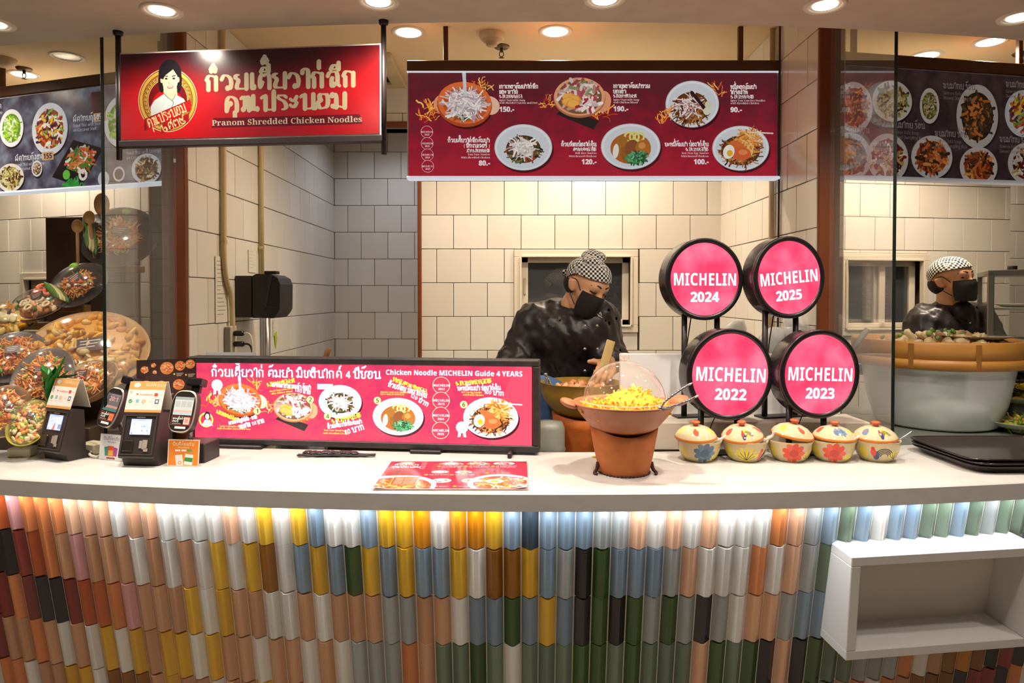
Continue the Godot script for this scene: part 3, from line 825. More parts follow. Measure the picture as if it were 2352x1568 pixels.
func img_card() -> Image: # printed menu sheet lying on the counter
	var cv := Canvas.new(900, 480, Color("b0283c"))
	var n := cloud(52, 4.0)
	cv.shade(func(u, w): return Color("7c2434").lerp(Color("d02f3c"), clampf(0.1 + w * 0.8 + 0.5 * n.get_noise_2d(u * 2.0, w), 0.0, 1.0)))
	cv.disc(110, 34, 54, Color("f0a060"), 26)
	cv.disc(110, 34, 40, Color("f6ece4"), 18)
	thai(cv, "ก๋วยเตี๋ยว", 40, 80, 22, 6, Color("f8eef0"))
	thai(cv, "คุณประนอม", 26, 120, 22, 6, Color("f8eef0"))
	for i in 4: badge(cv, 226, 30 + i * 34, 18, "2022", Color("f4c0b8"), Color("c03048"))
	for i in 3:
		bowl(cv, 400 + i * 175, 42, 70, 30, ["pot", "mix", "cry"][i])
		cv.disc(330 + i * 175, 96, 14, Color("f2a03a"))
		thai(cv, "เกาเหลาต้มยำ", 350 + i * 175, 100, 13, 3, Color("f8eef0"))
		write(cv, "Spicy Vegetable Soup", 350 + i * 175, 122, 9, Color("f8eef0"))
	cv.disc(130, 430, 230, Color("c9d3e2"), 170)
	cv.disc(130, 440, 200, Color("d8582e"), 140)
	food(cv, 130, 420, 140, 90, ["e8863c", "c84a28", "f2b25c", "8a3a20"], 130, 60, 12)
	cv.rect(80, 290, 160, 120, Color("d9442e"))
	for s in [[80, 290, 160, 4], [80, 410, 164, 4], [80, 290, 4, 120], [240, 290, 4, 124]]: cv.rect(s[0], s[1], s[2], s[3], Color("f6d060"))
	for i in 6: write(cv, "Chicken Drumstick 20", 96, 314 + i * 17, 10, Color("fbe6d0"))
	bowl(cv, 350, 200, 54, 26, "leaf")
	bowl(cv, 500, 205, 54, 26, "drum")
	bowl(cv, 380, 350, 60, 36, "leaf")
	bowl(cv, 560, 350, 60, 36, "drum")
	cv.disc(730, 390, 190, Color("c2d0e0"), 150)
	cv.disc(735, 395, 160, Color("d8482e"), 120)
	food(cv, 740, 380, 120, 80, ["e8863c", "d85a30", "f2b25c", "f6e8d8"], 140, 60, 12)
	cv.disc(700, 360, 56, Color("f6f0e0"), 34)
	cv.disc(700, 360, 28, Color("f0b030"), 16)
	for q in [[270, 250], [430, 250], [290, 440], [470, 440], [650, 220]]:
		cv.disc(q[0], q[1], 13, Color("f2a03a"))
		write(cv, "Tom Yum Noodles", q[0] + 20, q[1] + 6, 10, Color("f8eef0"))
	for i in 3: # white margin of the sheet
		cv.rect(0, 476 - i, 900, 4, Color("f0dcd8"))
	return cv.img
func img_dark_poster() -> Image:
	var cv := Canvas.new(400, 300, Color("3a2a28"))
	for q in [[50, 70, 26], [110, 40, 16], [118, 90, 14], [200, 64, 46], [290, 50, 36], [360, 40, 34], [60, 190, 40], [160, 200, 44], [280, 190, 40]]:
		cv.disc(q[0], q[1], q[2], Color("e08a4a"))
		food(cv, q[0], q[1], q[2] * 0.7, q[2] * 0.7, ["f0a860", "d8503a", "c8702a", "f6d8b0"], 60, q[2] * 0.4, 5)
	for q in [[250, 110], [330, 120], [40, 250], [180, 260]]:
		cv.disc(q[0], q[1], 7, Color("e8c040"))
		for i in 3: cv.rect(q[0] + 14, q[1] - 6 + i * 9, 50 - i * 8, 4, Color("c8bcae"))
	return cv.img
func img_scan(bright: bool) -> Image: # tent card of wallets
	var cv := Canvas.new(420, 340, Color("f2efe8"))
	cv.rect(0, 0, 420, 92, Color("e6a860"))
	cv.rect(0, 312, 420, 28, Color("e3a45e"))
	cv.disc(90, 40, 38, Color("f6f1ea"), 26)
	write(cv, "SCAN", 190, 52, 34, Color("f7dcb8"))
	write(cv, "PAY", 320, 66, 40, Color("f3cf9e"))
	cv.disc(36, 120, 16, Color("e8c0b8"))
	cv.disc(26, 160, 18, Color("f4e4e0"))
	cv.poly(PackedVector2Array([Vector2(90, 126), Vector2(112, 156), Vector2(134, 132), Vector2(112, 138)]), Color("e0452c"))
	write(cv, "TrueMoney", 140, 156, 20, Color("e0664a"), 0, true)
	cv.rect(310, 128, 40, 36, Color("e2483a"))
	write(cv, "Pay", 360, 156, 20, Color("e8a090"), 0, false)
	cv.disc(46, 220, 22, Color("2f9a50"))
	cv.path(PackedVector2Array([Vector2(36, 220), Vector2(44, 228), Vector2(58, 210)]), 5, Color.WHITE)
	cv.rect(108, 198, 40, 40, Color("8fc4cc"))
	cv.disc(200, 222, 24, Color("eeb48a"))
	write(cv, "G", 200, 234, 26, Color("f6e8da"), 1)
	write(cv, "pay", 262, 230, 16, Color("eabd92"))
	cv.rect(330, 196, 46, 50, Color("4a5468"))
	cv.rect(340, 206, 26, 28, Color("e8eaf0"))
	for x in [24, 100, 180, 330]: cv.rect(x, 256, 56, 6, Color("cfd2cc"))
	return cv.img
func img_kiosk(k: int) -> Image: # lit screen of a payment kiosk
	var cv := Canvas.new(260, 200, Color("b9c6ec"))
	cv.rect(0, 0, 260, 26, Color("aab8e2"))
	cv.rect(90, 8, 90, 8, Color("8696c4"))
	if k == 0:
		for i in 4: cv.rect(140, 30 + i * 20, 106 - (i % 2) * 20, 10, Color("d6def6"))
		cv.poly(PackedVector2Array([Vector2(90, 200), Vector2(130, 110), Vector2(150, 110), Vector2(140, 200)]), Color("c86a78"))
		cv.rect(146, 112, 44, 70, Color("e6e4f0"))
		cv.rect(196, 120, 60, 60, Color("8a90ac"))
		cv.disc(66, 80, 10, Color("8fb4cc"))
	else:
		cv.poly(PackedVector2Array([Vector2(20, 40), Vector2(70, 26), Vector2(110, 150), Vector2(60, 172)]), Color("e8edfb"))
		cv.rect(56, 80, 26, 26, Color("b8c0dc"))
		write(cv, "1,190", 130, 106, 18, Color("6a78a8"))
		write(cv, "Scan to pay", 136, 78, 12, Color("8a96c0"), 0, false)
		for q in [[150, 150], [216, 150]]: cv.disc(q[0], q[1], 10, Color("8f9cc4"))
		cv.rect(184, 96, 62, 10, Color("a8b6de"))
	cv.poly(PackedVector2Array([Vector2(14, 190), Vector2(24, 170), Vector2(34, 190)]), Color("4a5678"))
	return cv.img
func img_terminal(k: int) -> Image: # face of a card terminal
	var cv := Canvas.new(240, 420, Color("2c2624"))
	cv.rect(24, 60, 192, 190, Color("6c6468") if k == 0 else Color("c6ccc8"))
	if k == 0:
		cv.rect(24, 220, 192, 30, Color("4f7a72"))
		cv.rect(24, 190, 192, 26, Color("b08a84"))
		write(cv, "20:1", 120, 140, 48, Color("c89a90"), 1)
		cv.rect(40, 72, 160, 8, Color("8a8288"))
	else:
		cv.rect(24, 60, 192, 30, Color("9aa4a2"))
		for i in 3: cv.rect(36 + i * 58, 106, 48, 60, Color("b4bab8"))
		cv.rect(24, 200, 192, 20, Color("d4b0a4"))
		cv.rect(24, 220, 192, 30, Color("b8c4cc"))
	for s in [[22, 264, 196, 3], [22, 352, 196, 3], [22, 264, 3, 90], [216, 264, 3, 90]]: cv.rect(s[0], s[1], s[2], s[3], Color("c8523c"))
	thai(cv, "แตะเพื่อจ่าย", 34, 296, 16, 3.4, Color("f0ece8"))
	thai(cv, "ตรงนี้", 34, 324, 16, 3.4, Color("f0ece8"))
	cv.rect(34, 338, 90, 4, Color("d8c8c0"))
	cv.rect(146, 272, 62, 74, Color("e87a58") if k == 0 else Color("f2b4a4"))
	cv.ring(177, 312, 12, 4, Color("a83a2c"))
	cv.line(Vector2(166, 290), Vector2(174, 300), 4, Color("a83a2c"))
	cv.line(Vector2(188, 290), Vector2(180, 300), 4, Color("a83a2c"))
	cv.rect(70, 368, 110, 24, Color("d8dcd8"))
	return cv.img
func img_welcome(orange: bool) -> Image:
	var cv := Canvas.new(300, 260, Color("ee8a2e") if orange else Color("e4e2e4"))
	var ink := Color("f8d8a8") if orange else Color("8a8a92")
	if orange:
		for s in [[0, 0, 300, 6], [0, 254, 300, 6], [0, 0, 6, 260], [294, 0, 6, 260]]: cv.rect(s[0], s[1], s[2], s[3], Color("f6eee0"))
	thai(cv, "ยินดีต้อนรับ", 150, 56, 24, 5, ink, 1)
	write(cv, "Welcome", 150, 84, 18, ink, 1)
	if orange:
		for i in 2: cv.rect(70 + i * 60, 96, 50, 18, Color("f4ece0"))
		cv.rect(186, 96, 54, 18, Color("5aa84e"))
		cv.poly(PackedVector2Array([Vector2(70, 152), Vector2(140, 146), Vector2(156, 250), Vector2(86, 252)]), Color("ece8e2"))
		cv.ring(118, 226, 14, 6, Color("e0682c"))
		cv.poly(PackedVector2Array([Vector2(168, 136), Vector2(250, 146), Vector2(240, 250), Vector2(160, 244)]), Color("eef0ec"))
		cv.poly(PackedVector2Array([Vector2(166, 172), Vector2(246, 178), Vector2(240, 220), Vector2(162, 210)]), Color("3f9648"))
	else:
		cv.poly(PackedVector2Array([Vector2(60, 130), Vector2(110, 122), Vector2(120, 214), Vector2(74, 222)]), Color("3d9a84"))
		cv.poly(PackedVector2Array([Vector2(180, 126), Vector2(236, 134), Vector2(226, 222), Vector2(176, 214)]), Color("b04aa0"))
		cv.poly(PackedVector2Array([Vector2(104, 116), Vector2(184, 116), Vector2(190, 222), Vector2(110, 222)]), Color("e85a34"))
		cv.poly(PackedVector2Array([Vector2(118, 160), Vector2(176, 160), Vector2(176, 216), Vector2(118, 216)]), Color("eab04a"))
		cv.rect(96, 232, 110, 18, Color("9a4a34"))
	return cv.img
func img_healthy() -> Image:
	var cv := Canvas.new(480, 260, Color("e9eaee"))
	thai(cv, "เมนูสุขภาพ", 36, 62, 30, 6, Color("5a5a66"))
	write(cv, "foodarena", 340, 50, 18, Color("6a6a78"))
	for i in 6: cv.rect(36, 100 + i * 24, 380 - (i % 3) * 60, 8, Color("b4b6c0"))
	return cv.img
func img_paper(lines: int, seed_: int) -> Image:
	var cv := Canvas.new(120, 300, Color("e6e2d2"))
	rng.seed = seed_
	for i in lines:
		cv.rect(14, 20 + i * 260 / lines, rng.randf_range(30, 92), 3, Color("8a867a"))
	return cv.img

# ---------------------------------------------------------------- lamps
func downlight(where: Vector3, r: float, label: String, group: String, e: float, col: Color, lit := true) -> void:
	var t := thing("downlight", label, "ceiling light", where, 0.0, group)
	obj("trim_ring", lathed([Vector2(r * 0.78, 0.004), Vector2(r * 0.8, -0.004), Vector2(r, -0.006), Vector2(r * 1.08, -0.003), Vector2(r * 1.1, 0.0)], 36), hexm("d8d2c2", 0.4), t)
	obj("reflector", lathed([Vector2(r * 0.5, 0.03), Vector2(r * 0.62, 0.018), Vector2(r * 0.8, -0.002)], 36), hexm("b8b4a8", 0.25, 0.7), t)
	var lr := r * (0.62 if r < 0.06 else 0.8)
	obj("lamp_lens", lathed([Vector2(0, -0.007), Vector2(lr * 0.7, -0.006), Vector2(lr, -0.003)], 32), glow(col, 6.0) if lit else hexm("9fa4a6", 0.2, 0.6), t)
	if lit:
		var l := SpotLight3D.new()
		l.name = "lamp_beam"
		l.light_energy = e
		l.light_color = col
		l.spot_angle = 78.0
		l.spot_angle_attenuation = 1.0
		l.spot_range = 12.0
		l.spot_attenuation = 2.0
		l.light_size = r * 0.6
		l.shadow_enabled = true
		l.rotation_degrees.x = -90
		l.position = Vector3(0, -0.012, 0)
		t.add_child(l)
func panel_light(parent: Node3D, t: Transform3D, w: float, h: float, e: float, col: Color) -> void:
	var l := AreaLight3D.new()
	l.name = "panel_beam"
	l.area_size = Vector2(w, h)
	l.area_normalize_energy = true
	l.light_energy = e
	l.light_color = col
	l.area_range = 12.0
	l.shadow_enabled = true
	l.transform = t * Transform3D(Basis(Vector3.UP, PI))
	parent.add_child(l)

# ---------------------------------------------------------------- tiled walls
var tile_meshes := {}
func tile_mesh(w: float, h: float) -> ArrayMesh:
	var key := "%.3f %.3f" % [w, h]
	if not tile_meshes.has(key): tile_meshes[key] = box_mesh(Vector3(w, h, 0.008), 0.0018)
	return tile_meshes[key]
func tiled(parent: Node3D, o: Vector3, turn: float, u0: float, u1: float, v0: float, v1: float, joint: float, holes: Array, tones: Array, grout := "5c4a3e", nobackover := 0.0) -> void:
	# local x runs along the wall, +z faces the room; v lattice 0.0787 + 0.2k, u joints at joint + 0.2k (odd rows shifted half)
	var t := Transform3D(Basis(Vector3.UP, turn), o)
	var st := S()
	var back := [[u0, u1, v0, v1]]
	for h in holes:
		var nb := []
		for b in back:
			if h[0] >= b[1] or h[1] <= b[0] or h[2] >= b[3] or h[3] <= b[2]:
				nb.append(b)
				continue
			if h[0] > b[0]: nb.append([b[0], h[0], b[2], b[3]])
			if h[1] < b[1]: nb.append([h[1], b[1], b[2], b[3]])
			var l: float = maxf(b[0], h[0])
			var r: float = minf(b[1], h[1])
			if h[2] > b[2]: nb.append([l, r, b[2], h[2]])
			if h[3] < b[3]: nb.append([l, r, h[3], b[3]])
		back = nb
	for b in back: bx(st, Vector3((b[0] + b[1]) / 2, (b[2] + b[3]) / 2, -0.055), Vector3(b[1] - b[0], b[3] - b[2], 0.1))
	obj("backing", st, hexm(grout, 0.9), parent, t)
	var k0 := int(floor((v0 - 0.0787) / 0.2))
	var k1 := int(ceil((v1 - 0.0787) / 0.2))
	for k in range(k0, k1):
		var shift := 0.0 if posmod(k, 2) == 1 else 0.1
		var i0 := int(floor((u0 - joint - shift) / 0.2))
		for i in range(i0, i0 + int((u1 - u0) / 0.2) + 3):
			var cells := [[maxf(u0, joint + shift + i * 0.2), minf(u1, joint + shift + (i + 1) * 0.2), maxf(v0, 0.0787 + k * 0.2), minf(v1, 0.0787 + (k + 1) * 0.2)]]
			for h in holes:
				var nc := []
				for b in cells:
					if h[0] >= b[1] or h[1] <= b[0] or h[2] >= b[3] or h[3] <= b[2]:
						nc.append(b)
						continue
					if h[0] > b[0]: nc.append([b[0], h[0], b[2], b[3]])
					if h[1] < b[1]: nc.append([h[1], b[1], b[2], b[3]])
					var l: float = maxf(b[0], h[0])
					var r: float = minf(b[1], h[1])
					if h[2] > b[2]: nc.append([l, r, b[2], h[2]])
					if h[3] < b[3]: nc.append([l, r, h[3], b[3]])
				cells = nc
			for c in cells:
				var w: float = c[1] - c[0] - 0.0035
				var h: float = c[3] - c[2] - 0.0035
				if w < 0.006 or h < 0.006: continue
				put("tile", tile_mesh(w, h), tones[rng.randi() % tones.size()], parent, t * Transform3D(Basis(), Vector3((c[0] + c[1]) / 2, (c[2] + c[3]) / 2, 0.0 + rng.randf_range(-0.0006, 0.0006))))

const BAT := 0.187
func ring_slab(st: SurfaceTool, r0: float, r1: float, y0: float, y1: float, a0: float, a1: float, seg: int) -> void:
	for i in seg:
		var p := lerpf(a0, a1, float(i) / seg)
		var q := lerpf(a0, a1, float(i + 1) / seg)
		quad(st, arc(p, r1, y1), arc(q, r1, y1), arc(q, r0, y1), arc(p, r0, y1))
		quad(st, arc(p, r0, y0), arc(q, r0, y0), arc(q, r1, y0), arc(p, r1, y0))
		quad(st, arc(p, r1, y0), arc(q, r1, y0), arc(q, r1, y1), arc(p, r1, y1))
		quad(st, arc(q, r0, y0), arc(p, r0, y0), arc(p, r0, y1), arc(q, r0, y1))
	for e in [a0, a1]:
		quadn(st, [arc(e, r0, y0), arc(e, r1, y0), arc(e, r1, y1), arc(e, r0, y1)], Vector3(signf(e - (a0 + a1) / 2), 0, 0))

func build_shell() -> void:
	var cream := hexm("ddc9a4", 0.85)
	var st := S()
	bx(st, Vector3(0, -0.05, 0), Vector3(16, 0.1, 16))
	obj("surface", st, grain(Color("8c8274"), Color("a0968a"), 0.02, 1, 1, 0.35, 3), struct("floor"))
	st = S()
	bx(st, Vector3(0, 2.9, -4.2), Vector3(16, 0.1, 4.6))
	obj("surface", st, hexm("ecd3a8", 0.85), struct("ceiling"))
	st = S()
	ring_slab(st, DC - 2.12, 15.5, 2.45, 2.95, -0.75, 0.75, 60)
	obj("surface", st, grain(Color("b9af9f"), Color("c2b8a8"), 0.03, 1, 1, 0.7, 6), struct("ceiling_soffit"))
	for w in [["wall_hall", Vector3(0, 1.5, 7.4), Vector3(16, 3.2, 0.2)], ["wall_hall_left", Vector3(-7.2, 1.5, 0), Vector3(0.2, 3.2, 15)], ["wall_hall_right", Vector3(7.2, 1.5, 0), Vector3(0.2, 3.2, 15)], ["wall_far_back", Vector3(0, 1.5, -6.6), Vector3(16, 3.2, 0.2)]]:
		st = S()
		bx(st, w[1], w[2])
		obj("surface", st, hexm("a89878", 0.8), struct(w[0]))
	var tones := []
	for h in ["e9e3d6", "ebe6da", "e5ded0", "e8e1d5", "ece7dc"]: tones.append(mat(Color(h), 0.16))
	# the stall's own walls
	tiled(struct("wall_left"), Vector3(-1.335, 0, 0), PI / 2, 2.80, 5.1, 0.8, 2.85, 2.974, [], tones)
	tiled(struct("wall_right"), Vector3(1.238, 0, 0), -PI / 2, -4.03, -2.76, 0.8, 2.85, -3.354, [], tones)
	tiled(struct("wall_back"), Vector3(0, 0, -4.026), 0.0, -1.335, 1.238, 0.8, 2.85, -0.3463, [[-1.34, -0.537, 0.0, 2.587], [0.012, 0.745, 1.385, 1.875]], tones)
	tiled(struct("wall_passage"), Vector3(0, 0, -5.1), 0.0, -1.335, 0.3, 0.8, 2.85, -0.93, [], tones)
	# neighbours' walls
	var L := Vector3(-2.42, 0, -4.0)
	tiled(struct("wall_stall_left"), L, deg_to_rad(-20), -1.9, 0.38, 0.8, 2.85, 0.02, [[-0.66, -0.1, 1.35, 1.74]], tones)
	tiled(struct("wall_stall_left_rear"), Vector3(-2.6, 0, -5.05), deg_to_rad(-20), -0.4, 1.3, 0.8, 2.85, 0.1, [], tones)
	var R := Vector3(1.94, 0, -4.08)
	tiled(struct("wall_stall_right"), R, deg_to_rad(9), -0.62, 1.2, 0.8, 2.85, 0.06, [[0.02, 0.62, 1.36, 1.86]], tones)
	tiled(struct("wall_stall_right_rear"), Vector3(3.5, 0, -5.0), deg_to_rad(9), -0.7, 1.2, 0.8, 2.85, 0.03, [], tones)
	# brown posts and the frame of the passage
	var brown := grain(Color("6e3718"), Color("82441f"), 0.01, 1.0, 0.15, 0.4, 9)
	var k := 1
	for b in [[-1.38, -1.335, 2.777, 2.9, 0.0, 2.87], [1.238, 1.305, 2.75, 2.86, 0.0, 2.87], [-0.556, -0.535, 4.0, 4.13, 0.0, 2.6], [-1.335, -0.535, 4.0, 4.13, 2.587, 2.625], [-2.485, -2.4, 4.8, 4.88, 0.0, 2.87]]:
		st = S()
		bx(st, Vector3((b[0] + b[1]) / 2, (b[4] + b[5]) / 2, -(b[2] + b[3]) / 2), Vector3(b[1] - b[0], b[5] - b[4], b[3] - b[2]), 0.004)
		obj("board", st, brown, struct("trim_%d" % k))
		k += 1
	# side walls behind the posts that close the neighbours' side
	st = S()
	bx(st, Vector3(-1.44, 1.45, -4.0), Vector3(0.1, 2.9, 2.2))
	obj("board", st, hexm("c9bda4", 0.6), struct("wall_partition_left"))
	st = S()
	bx(st, Vector3(1.345, 1.45, -3.45), Vector3(0.1, 2.9, 1.18))
	obj("board", st, hexm("c9bda4", 0.6), struct("wall_partition_right"))
	# box of the duct under the ceiling, right neighbour
	st = S()
	bx(st, Vector3(2.05, 2.73, -4.05), Vector3(0.9, 0.24, 0.5))
	obj("board", st, hexm("d8bd8c", 0.85), struct("ceiling_duct_box"))

func window(called: String, t: Transform3D, w: float, h: float, split: float, label: String) -> void:
	# sliding aluminium window set in a tiled wall, one dark leaf behind another
	var o := struct(called, label, "window")
	o.transform = t
	var white := hexm("e6dcc8", 0.35)
	var st := S()
	var f := 0.022
	for b in [[0, h / 2 + f, w + 4 * f, f * 2], [0, -h / 2 - f, w + 4 * f, f * 2], [-w / 2 - f, 0, f * 2, h], [w / 2 + f, 0, f * 2, h]]:
		bx(st, Vector3(b[0], b[1], 0.004), Vector3(b[2], b[3], 0.03), 0.003)
	obj("frame", st, white, o)
	st = S()
	for b in [[0, h / 2 + f * 0.2, w, 0.012], [0, -h / 2 - f * 0.2, w, 0.012], [-w / 2 - f * 0.2, 0, 0.012, h], [w / 2 + f * 0.2, 0, 0.012, h]]:
		bx(st, Vector3(b[0], b[1], 0.014), Vector3(b[2], b[3], 0.03), 0.002)
	obj("track", st, white, o)
	var k := 0
	for leaf in [[-w / 2, split + 0.03, -0.03], [split - 0.03, w / 2, -0.055]]:
		var c: float = (leaf[0] + leaf[1]) / 2
		var lw: float = leaf[1] - leaf[0]
		st = S()
		for b in [[c, h / 2 - 0.016, lw, 0.032], [c, -h / 2 + 0.016, lw, 0.032], [leaf[0] + 0.02, 0, 0.04, h], [leaf[1] - 0.02, 0, 0.04, h]]:
			bx(st, Vector3(b[0], b[1], leaf[2]), Vector3(b[2], b[3], 0.02), 0.002)
		var s := obj("sash", st, white, o)
		st = S()
		bx(st, Vector3(c, 0, leaf[2]), Vector3(lw - 0.06, h - 0.05, 0.004))
		obj("pane", st, glass(Color("8c9299"), 0.12), s)
		if k == 0:
			st = S()
			bx(st, Vector3(leaf[0] + 0.02, 0.03, leaf[2] + 0.014), Vector3(0.014, 0.1, 0.01), 0.003)
			obj("latch", st, hexm("bdb29c", 0.4), s)
		k += 1
	# the dim room seen through it
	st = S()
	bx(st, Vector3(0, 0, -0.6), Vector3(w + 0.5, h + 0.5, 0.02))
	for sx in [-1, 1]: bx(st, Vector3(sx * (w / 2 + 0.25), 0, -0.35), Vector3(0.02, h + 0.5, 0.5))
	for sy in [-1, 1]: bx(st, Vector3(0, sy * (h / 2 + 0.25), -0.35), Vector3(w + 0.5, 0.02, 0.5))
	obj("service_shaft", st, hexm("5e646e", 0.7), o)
	st = S()
	for i in 12: bx(st, Vector3(w * 0.33, -h * 0.42 + i * h * 0.055, -0.3), Vector3(w * 0.3, 0.012, 0.06), 0.0, Basis(Vector3.RIGHT, 0.5))
	obj("louver_rack", st, hexm("1e1e22", 0.4), o)

func build_counter() -> void:
	var a0 := -0.36
	var a1 := 0.36
	var top := thing("countertop", "long curved white stone counter top across the whole stall front", "countertop")
	var st := S()
	var prof := [[RC - 0.5, CT], [RC - 0.004, CT], [RC, CT - 0.004], [RC, CT - 0.0514], [RC - 0.14, CT - 0.0514], [RC - 0.14, CT - 0.04], [RC - 0.5, CT - 0.04]]
	var n := 96
	for i in n:
		var p := lerpf(a0, a1, float(i) / n)
		var q := lerpf(a0, a1, float(i + 1) / n)
		for k in prof.size():
			var A: Array = prof[k]
			var B: Array = prof[(k + 1) % prof.size()]
			quad(st, arc(p, B[0], B[1]), arc(p, A[0], A[1]), arc(q, A[0], A[1]), arc(q, B[0], B[1]))
	obj("slab", st, grain(Color("d2d0cc"), Color("dcdad6"), 0.05, 1, 1, 0.28, 12), top)
	st = S() # flat deeper worktops of the two neighbours
	bx(st, Vector3(-2.35, CT - 0.021, -2.95), Vector3(1.86, 0.04, 1.0))
	obj("slab_extension", st, hexm("5c4636", 0.5), top)
	st = S()
	bx(st, Vector3(2.42, CT - 0.022, -2.9), Vector3(2.2, 0.04, 0.96))
	obj("slab_extension", st, hexm("8a9088", 0.35, 0.4), top)
	# base with its relief tiles
	var base := thing("counter_base", "curved counter front clad with ridged coloured tiles", "counter")
	st = S()
	var cp := [Vector2(RC - 0.5, 0.0), Vector2(RC - 0.0825 - 0.87 * BAT, 0.0), Vector2(RC - 0.0825 + 0.128 * BAT, CT - 0.052), Vector2(RC - 0.5, CT - 0.052)]
	for i in 80:
		var p := lerpf(a0, a1, i / 80.0)
		var q := lerpf(a0, a1, (i + 1) / 80.0)
		for k in 4:
			var A: Vector2 = cp[k]
			var B: Vector2 = cp[(k + 1) % 4]
			quad(st, arc(p, A.x, A.y), arc(q, A.x, A.y), arc(q, B.x, B.y), arc(p, B.x, B.y))
	obj("core", st, hexm("e6ddd0", 0.8), base)
	var glaze := {}
	var pal := {"W": "e4e0d6", "P": "e2ad88", "T": "cb9770", "O": "d98248", "o": "bd5826", "R": "8a2c20", "r": "84392f", "K": "231b20", "B": "7d92a2", "N": "2c3842", "S": "a4a8a6", "G": "39561f", "g": "6b7c66", "Y": "e0ab24", "A": "d4850e", "D": "8a5408", "M": "d29390"}
	for c in pal:
		glaze[c] = []
		for i in 3:
			var col := Color(pal[c])
			col = col.lightened(0.04) if i == 1 else col.darkened(0.05) if i == 2 else col
			var m := mat(col, 0.2)
			glaze[c].append(m)
	var rows := ["KKoMOOOPPPWPPWWWWPWYWYBWWBYYAWAAYBNBBBSSPWPWPWWWOPSBgBWBBggBgSggBS",
		"KRKRoOTMTTTWTWTWYWYDWBYBGYBYBBYWDDYBSKGBBBSPWWWOWPSg...........ggB",
		"oRORrKKRooOMTTTYWYTTWWTWTTTSSTTWBBGBYBKGKGSGSKSWPPSBB..........BgK".substr(1),
		"RTTOTWTWYWYTYYWYTTWTTWTWSSSOTggGgWgggGGgGgggPGgGKPKGggSSSOWTDADKRK",
		"OOWTTYYWDDDTYTTWTTYYTWDTTSSOgTgGgWGggTgKgGggPgGgKgPGgTOWOTDDDKRRKO"]
	# first letter of every row is column -2
	rows[2] = "RROrKKRooOMTTTYWYTTWWTWTTTSSTTWBBGBYBKGKGSGSKSWPPSBB............gK"
	rows[1] = "KKKRoOTMTTTWTWTWYWYDWBYBGYBYBBYWDDYBSKGBBBSPWWWOWPSg............Bg"
	rows[3] = "RTTOTWTWYWYTYYWYTTWTTWTWSSSOTggGgWgggGGgGgggPGgGKPKGggSSSOWTDADKRK"
	var w := 0.0525
	var h := 0.1577
	var shapes := []
	for s in 3:
		var q := S()
		var hw := w / 2 - 0.0021
		var hh := h / 2 - 0.002
		var d := 0.0205 + 0.0008 * s
		var e := 0.004
		var m := 0.004 + 0.0015 * s # blunt ridge
		var P := [Vector3(-hw, -hh, 0), Vector3(hw, -hh, 0), Vector3(hw, hh, 0), Vector3(-hw, hh, 0)]
		var E := [Vector3(-hw, -hh, e), Vector3(hw, -hh, e), Vector3(hw, hh, e), Vector3(-hw, hh, e)]
		var Rg := [Vector3(-m, -hh, d - 0.001), Vector3(m, -hh, d - 0.001), Vector3(m, hh, d - 0.001), Vector3(-m, hh, d - 0.001)]
		var T0 := Vector3(0, -hh, d)
		var T1 := Vector3(0, hh, d)
		quad(q, E[0], Rg[0], Rg[3], E[3])
		quad(q, Rg[0], T0, T1, Rg[3])
		quad(q, T0, Rg[1], Rg[2], T1)
		quad(q, Rg[1], E[1], E[2], Rg[2])
		quad(q, P[0], E[0], E[3], P[3])
		quad(q, E[1], P[1], P[2], E[2])
		for sgn in [0, 1]:
			var a: Array = [P[0], P[1], E[1], Rg[1], T0, Rg[0], E[0]] if sgn == 0 else [P[2], P[3], E[3], Rg[3], T1, Rg[2], E[2]]
			for i in range(1, 6): tri(q, a[0], a[i], a[i + 1])
		shapes.append(fin(q))
	for r in rows.size():
		for i in rows[r].length():
			var col: int = i - 2
			var ch: String = rows[r][i]
			if ch == ".": continue
			var a := ((col - 31) * w - X0) / (RC - 0.05)
			var y := 0.87 + 0.155 * (0.5 - r) + rng.randf_range(-0.002, 0.002)
			var t := Transform3D(Basis(Vector3.UP, a) * Basis(Vector3.RIGHT, atan(BAT)), arc(a, RC - 0.085 + (y - 0.87) * BAT, y))
			put("tile", shapes[rng.randi() % 3], glaze[ch][rng.randi() % 3], base, t)
	# white open shelf box let into the tiles
	var t := Transform3D(Basis(Vector3.UP, 0.135) * Basis(Vector3.RIGHT, 0.08), Vector3(1.245, 0.716, -2.0))
	st = S()
	var W := 0.6
	var H := 0.308
	for b in [[0, H / 2 - 0.014, W, 0.028], [0, -H / 2 + 0.014, W, 0.028]]: bx(st, Vector3(b[0], b[1], -0.15), Vector3(b[2], b[3], 0.4), 0.002)
	for s in [-1, 1]: bx(st, Vector3(s * (W / 2 - 0.015), 0, -0.15), Vector3(0.03, H - 0.056, 0.4), 0.002)
	bx(st, Vector3(0, 0, -0.34), Vector3(W, H, 0.02))
	obj("shelf_box", st, hexm("dcdad6", 0.5), base, t)
	# light strip under the overhang
	var strip := thing("led_strip", "cool white light strip under the counter overhang", "light strip")
	st = S()
	ring_slab(st, RC - 0.034, RC - 0.024, CT - 0.0565, CT - 0.0516, a0 * 0.62, a1 * 0.62, 60)
	obj("strip_light", st, glow(Color("eef6ff"), 3.0), strip)
